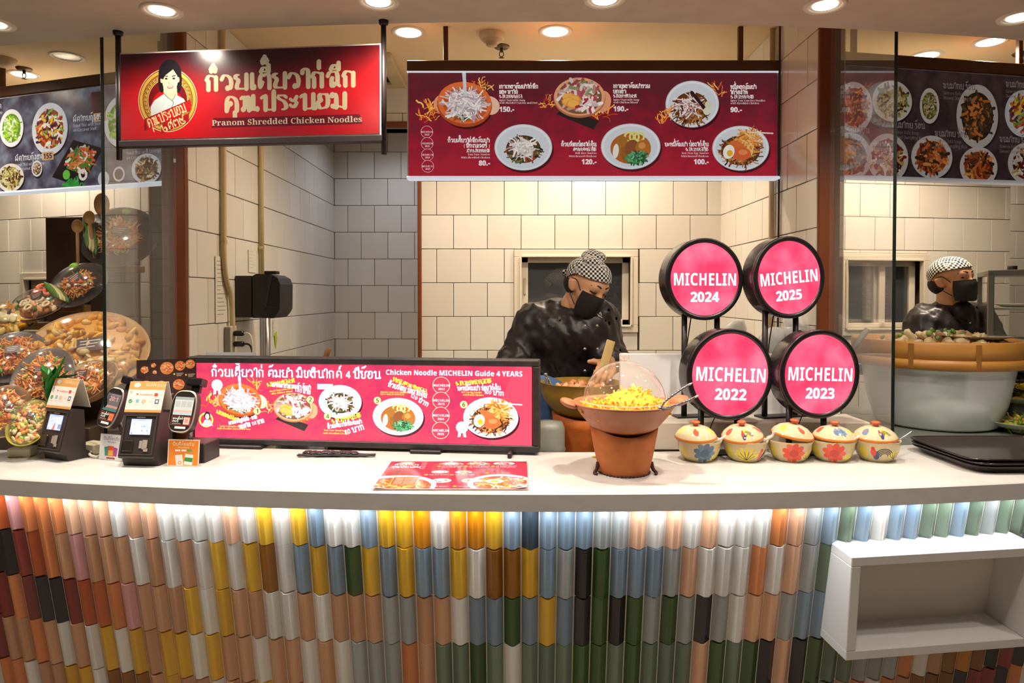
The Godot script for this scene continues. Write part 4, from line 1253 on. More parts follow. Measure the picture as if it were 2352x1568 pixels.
	for i in 8:
		var a := lerpf(-0.205, 0.205, (i + 0.5) / 8.0)
		var l := AreaLight3D.new()
		l.name = "strip_beam"
		l.area_size = Vector2(0.44, 0.012)
		l.area_normalize_energy = true
		l.light_energy = LED
		l.light_color = Color("f0f6ff")
		l.area_range = 6.0
		l.shadow_enabled = true
		l.transform = Transform3D(Basis(Vector3.UP, a) * Basis(Vector3.RIGHT, -PI / 2 - 0.25), arc(a, RC - 0.028, CT - 0.0575))
		strip.add_child(l, true)

# ---------------------------------------------------------------- signs and menus
func board(o: Node3D, face_called: String, w: float, h: float, depth: float, img: Image, emit: float, edge: Material, t := Transform3D(), lamp := 0.0, lamp_color := Color.WHITE, ink := 0.75) -> void:
	var st := S()
	bx(st, Vector3(0, 0, -depth / 2 - 0.001), Vector3(w + 0.012, h + 0.012, depth), 0.002)
	obj("light_case", st, edge, o, t)
	st = S()
	sheet(st, w, h, 0.0015)
	obj(face_called, st, picture(img, 0.22, emit, ink), o, t)
	if lamp > 0.0: panel_light(o, t * Transform3D(Basis(), Vector3(0, 0, 0.02)), w, h, lamp, lamp_color)
func build_signs() -> void:
	var dark := hexm("2c2426", 0.4, 0.3)
	var brown := grain(Color("4e2a14"), Color("5c3318"), 0.01, 0.15, 1.0, 0.45, 15)
	# hanging red sign
	var c := Vector3(-0.832, 2.239, -2.152)
	var turn := atan2(0.084, 0.855)
	var s := thing("hanging_sign", "red shop sign with round portrait crest, hung from the soffit on dark rods", "sign", c, -turn)
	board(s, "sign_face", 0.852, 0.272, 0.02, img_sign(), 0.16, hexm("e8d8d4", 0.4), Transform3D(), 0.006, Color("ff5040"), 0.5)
	var st := S(true)
	for x in [-0.437, 0.437]:
		st = S(true)
		tube(st, [Vector3(x, -0.2, -0.004), Vector3(x, 0.212, -0.004)], 0.0085, 12)
		obj("rod", st, dark, s)
	st = S()
	bx(st, Vector3(0, -0.151, -0.008), Vector3(0.87, 0.022, 0.026), 0.003)
	obj("lower_bar", st, dark, s)
	for x in [-0.437, 0.437]: obj("ceiling_cup", lathed([Vector2(0.008, 0.196), Vector2(0.014, 0.2), Vector2(0.016, 0.211)], 16), dark, s, Transform3D(Basis(), Vector3(x, 0, -0.004)))
	# big menu over the kitchen
	s = thing("menu_board", "wide red lit menu with six noodle dishes above the kitchen", "menu board", Vector3(0.372, 2.39, -3.15))
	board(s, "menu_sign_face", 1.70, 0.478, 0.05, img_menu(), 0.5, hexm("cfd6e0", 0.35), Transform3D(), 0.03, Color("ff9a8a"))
	st = S()
	bx(st, Vector3(0, 0.27, -0.03), Vector3(1.712, 0.052, 0.07), 0.003)
	obj("header_beam", st, brown, s)
	st = S()
	bx(st, Vector3(0, -0.247, 0.004), Vector3(1.712, 0.014, 0.06), 0.004)
	bx(st, Vector3(0, 0.242, 0.004), Vector3(1.712, 0.006, 0.012), 0.001)
	obj("light_trim", st, glow(Color("dfe9f6"), 0.6), s)
	for x in [-0.68, 0.69]:
		st = S()
		bx(st, Vector3(x, 0.38, -0.03), Vector3(0.022, 0.17, 0.022), 0.002)
		obj("hanger_post", st, brown, s)
	# neighbours' menus
	for q in [[true, Vector3(-2.25, 2.407, -3.5), -18.0, "dark grey lit menu of the left neighbour behind the glass edge"], [false, Vector3(2.02, 2.4, -3.20), 10.0, "dark brown menu of the right neighbour behind the glass edge"]]:
		s = thing("menu_board", q[3], "menu board", q[1], deg_to_rad(q[2]))
		var w := 1.5 if q[0] else 1.24
		board(s, "menu_sign_face", w, 0.5, 0.05, img_dark_menu(q[0]), 0.4 if q[0] else 0.2, hexm("cfd6e0", 0.35))
		st = S()
		bx(st, Vector3(0, 0.285, -0.03), Vector3(w + 0.012, 0.055, 0.07), 0.003)
		obj("header_beam", st, brown, s)
		st = S()
		bx(st, Vector3(0, -0.258, 0.004), Vector3(w + 0.012, 0.014, 0.06), 0.004)
		obj("light_trim", st, glow(Color("dfe9f6"), 0.6 if q[0] else 0.15), s)
		for x in [-w * 0.36, w * 0.36]:
			st = S()
			bx(st, Vector3(x, 0.38, -0.03), Vector3(0.022, 0.16, 0.022), 0.002)
			obj("hanger_post", st, brown, s)
	# low light box on the counter
	s = thing("light_box", "long low lit red menu box in a black frame standing on the counter", "light box", Vector3(-0.548, 1.2195, -2.414), -atan2(0.15, 1.27))
	var W := 1.292
	st = S()
	var img := img_lightbox()
	sheet(st, W - 0.05, 0.278, 0.0)
	obj("light_face", st, picture(img, 0.25, 1.35, 0.6), s)
	panel_light(s, Transform3D(Basis(), Vector3(0, 0, 0.02)), W - 0.05, 0.278, 0.05, Color("ff8090"))
	st = S()
	for b in [[0, 0.148, W, 0.022], [0, -0.148, W, 0.022]]: bx(st, Vector3(b[0], b[1], -0.03), Vector3(b[2], b[3], 0.075), 0.003)
	for sx in [-1, 1]: bx(st, Vector3(sx * (W / 2 - 0.011), 0, -0.03), Vector3(0.022, 0.274, 0.075), 0.003)
	bx(st, Vector3(0, 0, -0.06), Vector3(W - 0.03, 0.28, 0.012))
	obj("frame", st, grain(Color("2a2628"), Color("3a3436"), 0.08, 1, 1, 0.5, 18), s)
	for x in [0.2, 0.55]:
		st = S()
		if x < 0.3: bx(st, Vector3(x + 0.05, -0.163, -0.02), Vector3(0.11, 0.013, 0.1), 0.003)
		else: bx(st, Vector3(x, -0.1595, 0.0), Vector3(0.014, 0.02, 0.12), 0.003)
		obj("foot", st, hexm("1e1a1c", 0.4), s)
	st = S()
	bx(st, Vector3(-0.45, -0.163, -0.02), Vector3(0.2, 0.013, 0.1), 0.003)
	obj("foot", st, hexm("1e1a1c", 0.4), s)
	# four round lit signs, the upper pair behind the lower pair
	for q in [["2024", 1618, 641, 2.5, 0.148, 0.17, [1579, 1660], CT + 0.1, "upper round lit red sign on two posts nearest the cook, year 2024"], ["2025", 1812, 637, 2.5, 0.148, 0.26, [1765, 1847], CT + 0.1, "upper round lit red sign in front of the brown post, year 2025"],
			["2022", 1678, 860, 2.33, 0.155, 0.17, [1618, 1708], CT, "lower round lit red sign touching the tongs of the clay pan, year 2022"], ["2023", 1884, 859, 2.33, 0.15, 0.20, [1822, 1912], CT, "lower round lit red sign beside the steamer pot, year 2023"]]:
		var p := at(q[1], q[2], q[3])
		var base_y: float = q[7]
		s = thing("round_sign", q[8], "sign", Vector3(p.x, base_y, p.z), q[5], "round lit award signs")
		var t := Transform3D(Basis(Vector3.RIGHT, PI / 2), Vector3(0, p.y - base_y, 0))
		var r: float = q[4]
		obj("drum", lathed([Vector2(0, -0.075), Vector2(r, -0.075), Vector2(r + 0.001, -0.07), Vector2(r + 0.001, 0.0)], 64), hexm("4a4446", 0.18, 0.7), s, t)
		obj("rim", lathed([Vector2(r + 0.001, -0.012), Vector2(r + 0.003, -0.01), Vector2(r + 0.003, 0.004), Vector2(r, 0.006), Vector2(r - 0.014, 0.005), Vector2(r - 0.014, -0.004)], 64), hexm("1c181a", 0.3), s, t)
		st = S()
		var rr := r - 0.012
		for i in 64:
			var a := TAU * i / 64
			var b := TAU * (i + 1) / 64
			var h := p.y - base_y
			v(st, Vector3(0, h, 0.001), Vector2(0.5, 0.5))
			v(st, Vector3(rr * cos(b), h + rr * sin(b), 0.001), Vector2(0.5 + 0.5 * cos(b), 0.5 - 0.5 * sin(b)))
			v(st, Vector3(rr * cos(a), h + rr * sin(a), 0.001), Vector2(0.5 + 0.5 * cos(a), 0.5 - 0.5 * sin(a)))
		obj("light_face", st, picture(img_round(q[0]), 0.2, 1.25, 0.6), s)
		panel_light(s, Transform3D(Basis(), Vector3(0, p.y - base_y, 0.02)), rr * 1.7, rr * 1.7, 0.03, Color("ff5a78"))
		for lx in q[6]:
			st = S(true)
			var xx: float = (lx - q[1]) * q[3] / F
			tube(st, [Vector3(xx, 0.0, -0.035), Vector3(xx, p.y - base_y - sqrt(r * r - xx * xx) + 0.005, -0.035)], 0.0105, 12)
			obj("post", st, hexm("2a2426", 0.35, 0.3), s)
		st = S()
		bx(st, Vector3(0.0, 0.003, -0.035), Vector3(0.2, 0.006, 0.06), 0.001)
		obj("base_plate", st, hexm("2a2426", 0.4), s)
		st = S(true)
		tube(st, smooth_path([Vector3(-0.03, p.y - base_y - r + 0.002, -0.05), Vector3(-0.045, (p.y - base_y - r) * 0.6, -0.06), Vector3(-0.05, 0.01, -0.06)]), 0.0022, 6)
		obj("cable", st, hexm("1a1618", 0.5), s)

# ---------------------------------------------------------------- things on the counter
func lathe_uv(prof: Array, seg := 48) -> SurfaceTool:
	# like lathed, with u round the axis (0.75 towards the customer) and v up the profile
	var st := S(true)
	var len_ := [0.0]
	for k in range(1, prof.size()): len_.append(len_[-1] + prof[k].distance_to(prof[k - 1]))
	for i in seg:
		var p := TAU * i / seg
		var q := TAU * (i + 1) / seg
		for k in prof.size() - 1:
			var A: Vector2 = prof[k]
			var B: Vector2 = prof[k + 1]
			var a := Vector3(A.x * cos(p), A.y, -A.x * sin(p))
			var b := Vector3(A.x * cos(q), A.y, -A.x * sin(q))
			var c := Vector3(B.x * cos(q), B.y, -B.x * sin(q))
			var d := Vector3(B.x * cos(p), B.y, -B.x * sin(p))
			var u0 := float(i) / seg
			var u1 := float(i + 1) / seg
			var v0: float = 1.0 - len_[k] / len_[-1]
			var v1: float = 1.0 - len_[k + 1] / len_[-1]
			v(st, a, Vector2(u0, v0)); v(st, c, Vector2(u1, v1)); v(st, b, Vector2(u1, v0))
			v(st, a, Vector2(u0, v0)); v(st, d, Vector2(u0, v1)); v(st, c, Vector2(u1, v1))
	return st
func blossom(cv: Canvas, x: float, y: float, r: float, c: Color) -> void:
	for i in 9:
		var a := TAU * i / 9.0
		cv.disc(x + r * 0.62 * cos(a), y + r * 0.62 * sin(a), r * 0.42, c if i % 3 else c.lightened(0.12), r * 0.26, a)
	cv.disc(x, y, r * 0.4, c.darkened(0.12))
func sprig(cv: Canvas, x: float, y: float, r: float, ink: bool) -> void:
	for i in 7:
		var a := -PI / 2 + (i - 3) * 0.36
		cv.line(Vector2(x, y), Vector2(x + r * cos(a), y + r * sin(a)), r * 0.3, Color("dccb3c"), r * 0.2)
	if ink:
		for i in 6:
			var a := -PI / 2 + (i - 2.5) * 0.42
			cv.line(Vector2(x, y), Vector2(x + r * 0.75 * cos(a), y + r * 0.75 * sin(a)), 2.4, Color("3a3018"))
func rooster(cv: Canvas, x: float, y: float, s: float) -> void:
	for i in 4: cv.ring(x, y, s * (1.0 - i * 0.18), s * 0.1, Color("2a2220"), PI * 1.0, PI * 2.0)
	cv.disc(x - s * 0.9, y - s * 0.1, s * 0.35, Color("3f4a78"), s * 0.6)
	cv.disc(x - s * 1.2, y - s * 0.5, s * 0.3, Color("d8462e"), s * 0.5)
	cv.disc(x - s * 1.25, y - s * 1.0, s * 0.2, Color("d8342a"))
func build_cup(n: int, px: float, label: String) -> void:
	var p := on(px, 1056)
	var o := thing("lidded_cup", label, "sugar bowl", p, rng.randf_range(-0.1, 0.1), "painted lidded cups")
	o.scale = Vector3.ONE * 1.09
	var cv := Canvas.new(512, 96, Color("c9b98f"))
	cv.rect(0, 0, 512, 5, Color("cbb48c"))
	var fx := 384.0
	var blue := Color("51708a")
	var red := Color("dd4a30")
	if n == 0: blossom(cv, fx - 6, 46, 44, blue); sprig(cv, fx + 62, 88, 40, true)
	elif n == 1: sprig(cv, fx - 22, 78, 54, true); cv.disc(fx + 40, 60, 10, Color("e2603c"), 24); cv.disc(fx + 43, 34, 7, Color("d8402c")); cv.disc(fx + 57, 58, 7, Color("2c2422"), 30, 0.4)
	elif n == 2: blossom(cv, fx - 10, 46, 44, red); sprig(cv, fx + 58, 76, 34, true)
	elif n == 3: blossom(cv, fx - 20, 46, 44, red); sprig(cv, fx + 52, 84, 36, false)
	else: rooster(cv, fx - 16, 60, 34); sprig(cv, fx + 34, 72, 36, true); blossom(cv, fx + 72, 52, 22, red)
	cv.disc(fx - 96, 50, 16, Color("d9c648"), 30)
	var bowl_m := picture(cv.img, 0.14)
	bowl_m.texture_repeat = true
	obj("cup", lathe_uv([Vector2(0.04, 0.0), Vector2(0.043, 0.001), Vector2(0.055, 0.016), Vector2(0.063, 0.035), Vector2(0.065, 0.055), Vector2(0.069, 0.062), Vector2(0.068, 0.064)]), bowl_m, o)
	obj("cup_lining", lathed([Vector2(0.04, 0.0), Vector2(0.036, 0.003), Vector2(0, 0.003)], 32), hexm("c9b894", 0.3), o)
	obj("cup_lining", lathed([Vector2(0.068, 0.064), Vector2(0.062, 0.061), Vector2(0.058, 0.03), Vector2(0.03, 0.01), Vector2(0, 0.008)], 40), hexm("ddd3b8", 0.15), o)
	cv = Canvas.new(512, 96, Color("d2c39c"))
	cv.rect(0, 84, 512, 12, Color("c9762f"))
	var cols := [red, blue, Color("e2cc3a"), red, Color("e2cc3a")]
	for i in 5: cv.disc(44 + i * 104 + n * 23 % 60, 54 - 6 * (i % 2), 20, (cols[(i + n) % 5] as Color).lightened(0.12), 15, 0.3 * i)
	if n == 1 or n == 4: rooster(cv, fx + 4, 66, 24)
	if n == 3: blossom(cv, fx + 16, 44, 26, Color("6d8ca4"))
	var lm := picture(cv.img, 0.12)
	lm.texture_repeat = true
	var tip := [Vector3(0.1, 0, 0.05), Vector3(0.16, 0, 0.1), Vector3(0.06, 0, -0.14), Vector3(0.05, 0, -0.03), Vector3(0.08, 0, 0.03)]
	var tt := Transform3D(Basis.from_euler(tip[n]), Vector3([-0.012, -0.01, 0.006, 0.004, -0.006][n], 0.067 + [0.004, 0.005, 0.009, 0.002, 0.002][n], 0.004))
	var lid := obj("lid", lathe_uv([Vector2(0.061, -0.002), Vector2(0.064, 0.0), Vector2(0.063, 0.004), Vector2(0.055, 0.016), Vector2(0.04, 0.028), Vector2(0.02, 0.035), Vector2(0.0, 0.036)]), lm, o, tt)
	obj("knob", lathed([Vector2(0.007, 0.034), Vector2(0.008, 0.041), Vector2(0.013, 0.044), Vector2(0.014, 0.048), Vector2(0.009, 0.051), Vector2(0, 0.051)], 24), hexm("bf5f34", 0.2), lid)
	if n != 2: # spoon left in the cup
		var s := thing("spoon", ["white spoon handle in the blue-flowered cup", "white spoon handle in the yellow-sprig cup", "", "white spoon handle in the cup with a blue lid flower", "thin steel spoon handle in the rooster cup"][n], "spoon", p)
		var st := S(true)
		tube(st, smooth_path([Vector3(0.03, 0.03, 0.0), Vector3(0.058, 0.062, 0.012), Vector3(0.085, 0.082, 0.018), Vector3(0.108 if n != 1 else 0.09, 0.098, 0.02)]), 0.0045 if n < 4 else 0.0025, 8, 0.006 if n < 4 else 0.0025)
		ell(st, Vector3(0.022, 0.022, 0), Vector3(0.014, 0.006, 0.012))
		obj("handle", st, hexm("d9d4c8", 0.2) if n < 4 else hexm("b8b8b8", 0.2, 0.9), s)
func saddle_pot(o: Node3D, rb: float, rt: float, h: float, dip: float, m: Material) -> void:
	# flared clay body, the rim cut into waves that carry the pan
	var st := S(true)
	var seg := 64
	var rim := func(a): return h - dip * (0.5 + 0.5 * cos(2.0 * a + PI)) if true else h
	for i in seg:
		var a := TAU * i / seg
		var b := TAU * (i + 1) / seg
		var prof_a := []
		var prof_b := []
		for q in [[a, prof_a], [b, prof_b]]:
			var top: float = rim.call(q[0])
			for k in 7:
				var f := k / 6.0
				q[1].append(Vector3((lerpf(rb, rt, f * top / h) + 0.002 * sin(f * PI)) * cos(q[0]), f * top, -(lerpf(rb, rt, f * top / h) + 0.002 * sin(f * PI)) * sin(q[0])))
			var ri := lerpf(rb, rt, top / h) - 0.014
			q[1].append(Vector3(ri * cos(q[0]), top + 0.001, -ri * sin(q[0])))
			q[1].append(Vector3(ri * 0.86 * cos(q[0]), h * 0.35, -ri * 0.86 * sin(q[0])))
			q[1].append(Vector3(0, h * 0.33, 0))
		for k in prof_a.size() - 1:
			if k == 0: tri(st, Vector3.ZERO, prof_b[0], prof_a[0])
			quad(st, prof_a[k], prof_b[k], prof_b[k + 1], prof_a[k + 1])
	obj("body", st, m, o)
func strips(st: SurfaceTool, n: int, c: Vector3, r: Vector3, len_: float, wid: float, cols: Array, dome := true) -> void:
	# curled shreds heaped over an ellipse
	for i in n:
		var a := rng.randf() * TAU
		var q := sqrt(rng.randf())
		var hgt := (1.0 - q * q) if dome else 1.0
		var p := c + Vector3(r.x * q * cos(a), r.y * hgt * rng.randf_range(0.55, 1.0), r.z * q * sin(a))
		var d := Vector3(rng.randf_range(-1, 1), rng.randf_range(-0.5, 0.6), rng.randf_range(-1, 1)).normalized()
		var turn := Vector3(rng.randf_range(-1, 1), rng.randf_range(-1, 1), rng.randf_range(-1, 1)).normalized()
		var col: Color = lin(cols[rng.randi() % cols.size()]) * rng.randf_range(0.85, 1.1)
		col.a = 1.0
		st.set_color(col)
		var path := []
		for k in 5:
			path.append(p)
			p += d * len_ / 4.0
			d = d.rotated(turn, rng.randf_range(0.1, 0.7))
		tube(st, path, wid * rng.randf_range(0.7, 1.2), 4, wid * 0.6)
func lumps(st: SurfaceTool, n: int, c: Vector3, r: Vector3, size: float, cols: Array, t := Transform3D()) -> void:
	for i in n:
		var a := rng.randf() * TAU
		var q := sqrt(rng.randf())
		var p := c + Vector3(r.x * q * cos(a), r.y * (1.0 - q * q) * rng.randf_range(0.5, 1.0), r.z * q * sin(a))
		var col: Color = lin(cols[rng.randi() % cols.size()]) * rng.randf_range(0.8, 1.1)
		col.a = 1.0
		st.set_color(col)
		var e := Basis.from_euler(Vector3(rng.randf() * 3, rng.randf() * 3, rng.randf() * 3))
		ell(st, t * p, Vector3(size * rng.randf_range(0.7, 1.5), size * rng.randf_range(0.35, 0.6), size * rng.randf_range(0.6, 1.0)), 7, 5, t.basis * e)
func tongs(where: Transform3D, label: String, l: float, spread: float) -> void:
	var o := thing("tongs", label, "tongs")
	o.transform = where
	var steel := hexm("c4c6ca", 0.18, 0.95)
	for s in [-1, 1]:
		var st := S(true)
		var path := [Vector3(0, 0, 0), Vector3(l * 0.2, s * spread * 0.5, 0), Vector3(l * 0.7, s * spread * 0.9, 0), Vector3(l, s * spread, 0)]
		path = smooth_path(path, 5)
		for i in path.size() - 1:
			var a: Vector3 = path[i]
			var b: Vector3 = path[i + 1]
			var w := 0.008
			var d := (b - a).normalized().cross(Vector3.BACK) * 0.0022
			bx(st, (a + b) / 2, Vector3(a.distance_to(b) * 1.05, 0.0045, w * 2), 0.0, Basis((b - a).normalized(), d.normalized(), (b - a).normalized().cross(d.normalized())))
		ell(st, Vector3(l * 1.04, s * spread, 0), Vector3(0.012, 0.003, 0.01), 10, 6)
		obj("arm", st, steel, o)
	var st2 := S(true)
	tube(st2, [Vector3(-0.004, 0, -0.009), Vector3(-0.004, 0, 0.009)], 0.006, 10)
	obj("hinge", st2, steel, o)
func brazier_set() -> void:
	var clay := grain(Color("b0602c"), Color("c9783e"), 0.06, 1, 1, 0.75, 23)
	var pan_clay := grain(Color("a2613c"), Color("b97850"), 0.05, 1, 0.4, 0.45, 24)
	var c := Vector3(0.3506, CT, -2.12)
	var o := thing("clay_brazier", "orange clay brazier standing on the counter under the domed pan", "brazier", c)
	saddle_pot(o, 0.077, 0.106, 0.148, 0.024, clay)
	for s in [-1, 1]:
		var st := S(true)
		tube(st, smooth_path([Vector3(s * 0.082, 0.035, 0.018), Vector3(s * 0.087, 0.015, 0.022), Vector3(s * 0.096, 0.004, 0.03), Vector3(s * 0.09, 0.004, 0.045)]), 0.007, 7, 0.004)
		obj("foot_wrap", st, hexm("4a2a22", 0.7), o)
	var sl := S(true)
	for i in 20:
		var a := PI + PI * (i + 0.5) / 20
		ell(sl, Vector3(0.077 * cos(a), 0.003, -0.077 * sin(a)), Vector3(0.006, 0.003 + 0.001 * (i % 3), 0.005), 6, 4)
	obj("foot_wrap", sl, hexm("4a2a22", 0.7), o)
	# the pan
	var pan := thing("clay_pan", "shallow clay pan with two lug handles on the front brazier", "pan", c + Vector3(0, 0.112, 0))
	obj("bowl", lathed([Vector2(0, 0), Vector2(0.06, 0.004), Vector2(0.1, 0.028), Vector2(0.135, 0.068), Vector2(0.154, 0.098), Vector2(0.162, 0.104), Vector2(0.16, 0.109), Vector2(0.148, 0.106), Vector2(0.12, 0.075), Vector2(0.08, 0.04), Vector2(0, 0.03)], 56), pan_clay, pan)
	for s in [-1, 1]:
		var st := S(true)
		ell(st, Vector3(s * 0.172, 0.104 + (0.008 if s > 0 else 0.0), 0), Vector3(0.03, 0.013, 0.056), 16, 10, Basis(Vector3.BACK, s * 0.35))
		obj("lug_handle", st, pan_clay, pan)
	var nood := thing("crispy_noodles", "heap of yellow crispy noodles under the clear dome", "noodles", c + Vector3(0, 0.112, 0))
	nood.set_meta("kind", "stuff")
	var st := S(true)
	strips(st, 420, Vector3(0.0, 0.082, 0.0), Vector3(0.13, 0.016, 0.12), 0.034, 0.0045, ["ffc824", "fabb1a", "ffd850", "eeaa14"])
	strips(st, 520, Vector3(0.03, 0.085, 0.0), Vector3(0.088, 0.05, 0.08), 0.036, 0.0048, ["ffca28", "fbbf1c", "ffdb5a", "f2b018"])
	st.set_color(lin("fcc024"))
	ell(st, Vector3(0.02, 0.09, 0.0), Vector3(0.09, 0.055, 0.08), 24, 12)
	ell(st, Vector3(0.0, 0.082, 0.0), Vector3(0.125, 0.018, 0.118), 24, 10)
	obj("shreds", st, vmat(0.6), nood)
	var dome := thing("dome_cover", "clear domed cover with a knob over yellow noodles", "food cover", c + Vector3(0, 0.222, 0))
	var prof := []
	for i in 17:
		var a := PI / 2 * i / 16
		prof.append(Vector2(0.128 * cos(a), 0.126 * sin(a)))
	prof[16].x = 0.0
	obj("shell", lathed(prof, 56), glass(Color("fff8ee"), 0.05), dome)
	obj("lip", lathed([Vector2(0.128, -0.002), Vector2(0.131, 0.0), Vector2(0.128, 0.003)], 56), glass(Color("fff8ee"), 0.5, 0.1), dome)
	obj("knob", lathed([Vector2(0.009, 0.125), Vector2(0.009, 0.13), Vector2(0.0155, 0.133), Vector2(0.0155, 0.147), Vector2(0.013, 0.15), Vector2(0, 0.151)], 28), glass(Color("e8e2d8"), 0.35, 0.12), dome)
	tongs(Transform3D(Basis(Vector3.UP, -0.15) * Basis(Vector3.BACK, 0.52), at(1519, 936, 1.99)), "steel tongs resting open on the rim of the front clay pan", 0.1, 0.02)
	var cr := thing("noodle_crumb", "single yellow noodle crumb fallen beside the front brazier", "crumb", on(1367, 1052))
	st = S(true)
	tube(st, [Vector3(-0.008, 0.003, 0), Vector3(0, 0.004, 0.004), Vector3(0.008, 0.003, 0)], 0.003, 6)
	obj("shred", st, hexm("eebb2a", 0.5), cr)
func kiosk(px: float, py: float, turn: float, k: int, label: String) -> void:
	var p := on(px, py)
	var o := thing("payment_kiosk", label, "card reader", p, turn, "payment kiosks")
	var dark := hexm("37302e", 0.45)
	var st := S()
	var W := 0.122
	# leaning wedge: side profile swept across
	var prof := PackedVector2Array([Vector2(-0.075, 0.0), Vector2(0.02, 0.0), Vector2(0.026, 0.022), Vector2(0.046, 0.03), Vector2(0.048, 0.036), Vector2(0.012, 0.168), Vector2(0.0, 0.172), Vector2(-0.035, 0.165), Vector2(-0.04, 0.03)])
	extrude(st, prof, -W / 2, W / 2, Transform3D(Basis(Vector3(0, 0, 1), Vector3(0, 1, 0), Vector3(-1, 0, 0)), Vector3.ZERO))
	obj("body", st, dark, o)
	var f := Transform3D(Basis(Vector3.RIGHT, -0.266), Vector3(0, 0.102, 0.0312))
	st = S()
	for b in [[0, 0.062, W - 0.01, 0.004], [0, -0.062, W - 0.01, 0.004], [-W / 2 + 0.007, 0, 0.004, 0.124], [W / 2 - 0.007, 0, 0.004, 0.124]]: bx(st, Vector3(b[0], b[1], 0.001), Vector3(b[2], b[3], 0.003))
	obj("bezel", st, hexm("4a413e", 0.4), o, f)
	st = S()
	sheet(st, 0.07, 0.05, 0.0022, Transform3D(Basis(), Vector3(0.004, 0.026, 0)))
	obj("screen", st, picture(img_kiosk(k), 0.15, 0.75), o, f)
	st = S()
	bx(st, Vector3(-0.032, -0.035, 0.002), Vector3(0.036, 0.036, 0.006), 0.003)
	obj("reader_pad", st, hexm("2c2624", 0.3), o, f)
	st = S()
	for b in [[0.026, -0.03, 0.016, 0.03], [0.012, -0.03, 0.01, 0.024], [0.031, -0.047, 0.014, 0.01]]: bx(st, Vector3(b[0], b[1], 0.0012), Vector3(b[2], b[3], 0.001))
	obj("decal", st, hexm("a89c90", 0.5), o, f)
	st = S()
	bx(st, Vector3(0, 0.0565, 0.001), Vector3(0.03, 0.003, 0.001))
	obj("nameplate", st, hexm("8a7f78", 0.5), o, f)
	# tent card on top
	var t := thing("tent_card", "folded wallet card on " + label.trim_prefix("black ").split(" ")[0] + (" kiosk near the pineapple boat" if k == 0 else " kiosk between the card terminals"), "tent card", p + Vector3(0, 0.17, -0.012), turn)
	t.set_meta("label", "white and orange folded wallet card on top of " + ("the kiosk near the pineapple leaves" if k == 0 else "the kiosk between the card terminals"))
	st = S()
	sheet(st, 0.126, 0.102, 0.0)
	var lean := Transform3D(Basis(Vector3.RIGHT, -0.34), Vector3(0, 0.05, 0.006))
	obj("front_panel", st, picture(img_scan(k == 1), 0.5), t, lean)
	st = S()
	bx(st, Vector3(0, 0, -0.001), Vector3(0.126, 0.102, 0.0016))
	obj("card_board", st, hexm("e6e0d4", 0.6), t, lean)
	st = S()
	bx(st, Vector3(0, 0.048, -0.036), Vector3(0.126, 0.1, 0.0016), 0.0, Basis(Vector3.RIGHT, 0.25))
	obj("back_panel", st, hexm("e6e0d4", 0.6), t)
func terminal(px: float, py: float, turn: float, lean: float, k: int, label: String) -> void:
	var p := at(px, py, 2.2 if k == 1 else 2.28)
	var b := on(418 if k == 1 else 252, 1072 if k == 1 else 1058)
	var o := thing("card_terminal", label, "card terminal", Vector3(p.x, CT, p.z - 0.02), turn, "card terminals")
	var hgt := p.y - CT
	var f := Transform3D(Basis(Vector3.RIGHT, -lean) * Basis(Vector3.BACK, -0.12 if k == 0 else -0.04), Vector3(0, hgt, 0.02))
	var st := S()
	extrude(st, oval(0.088, 0.138, 44, 3.2), -0.024, 0.0, f)
	obj("body", st, hexm("2a2524", 0.35), o)
	st = S()
	var A := oval(0.087, 0.137, 44, 3.2)
	var B := oval(0.079, 0.129, 44, 3.2)
	for i in 44:
		var j := (i + 1) % 44
		quad(st, f * Vector3(A[i].x, A[i].y, 0.0), f * Vector3(A[j].x, A[j].y, 0.0), f * Vector3(B[j].x, B[j].y, 0.003), f * Vector3(B[i].x, B[i].y, 0.003))
	obj("edge_ring", st, hexm("c9b8a8", 0.25, 0.5), o)
	st = S()
	var C := oval(0.078, 0.128, 44, 3.2)
	for i in 44:
		var j := (i + 1) % 44
		for q in [Vector2.ZERO, C[j], C[i]]: v(st, f * Vector3(q.x, q.y, 0.0015), Vector2(0.5 + q.x / 0.08, 0.5 - q.y / 0.13))
	obj("screen", st, picture(img_terminal(k), 0.12, 0.25), o)
	st = S()
	bx(st, f * Vector3(0.012, 0.1, -0.03), Vector3(0.052, 0.026, 0.045), 0.004, f.basis)
	bx(st, f * Vector3(0.012, 0.08, -0.035), Vector3(0.03, 0.03, 0.02), 0.003, f.basis)
	obj("scanner", st, hexm("1c1a1c", 0.25), o)
	st = S(true)
	tube(st, [Vector3(0, 0.06, -0.03), Vector3(0, hgt - 0.05, -0.012)], 0.008, 10)
	obj("stem", st, hexm("8a8684", 0.25, 0.8), o)
	st = S()
	bx(st, Vector3(0.0, 0.0325, -0.06), Vector3(0.11, 0.065, 0.1), 0.003)
	obj("stand", st, hexm("241f20", 0.4), o)
	var s := thing("welcome_placard", ("orange" if k == 1 else "white") + " welcome placard standing in front of a card terminal", "placard", b, turn)
	st = S()
	sheet(st, 0.104, 0.084, 0.0)
	var lt := Transform3D(Basis(Vector3.RIGHT, -0.1), Vector3(0, 0.043, 0.0))
	obj("print", st, picture(img_welcome(k == 1), 0.4), s, lt)
	st = S()
	bx(st, Vector3(0, 0, -0.0016), Vector3(0.106, 0.086, 0.002))
	obj("backing_card", st, hexm("d8d2c8", 0.5), s, lt)
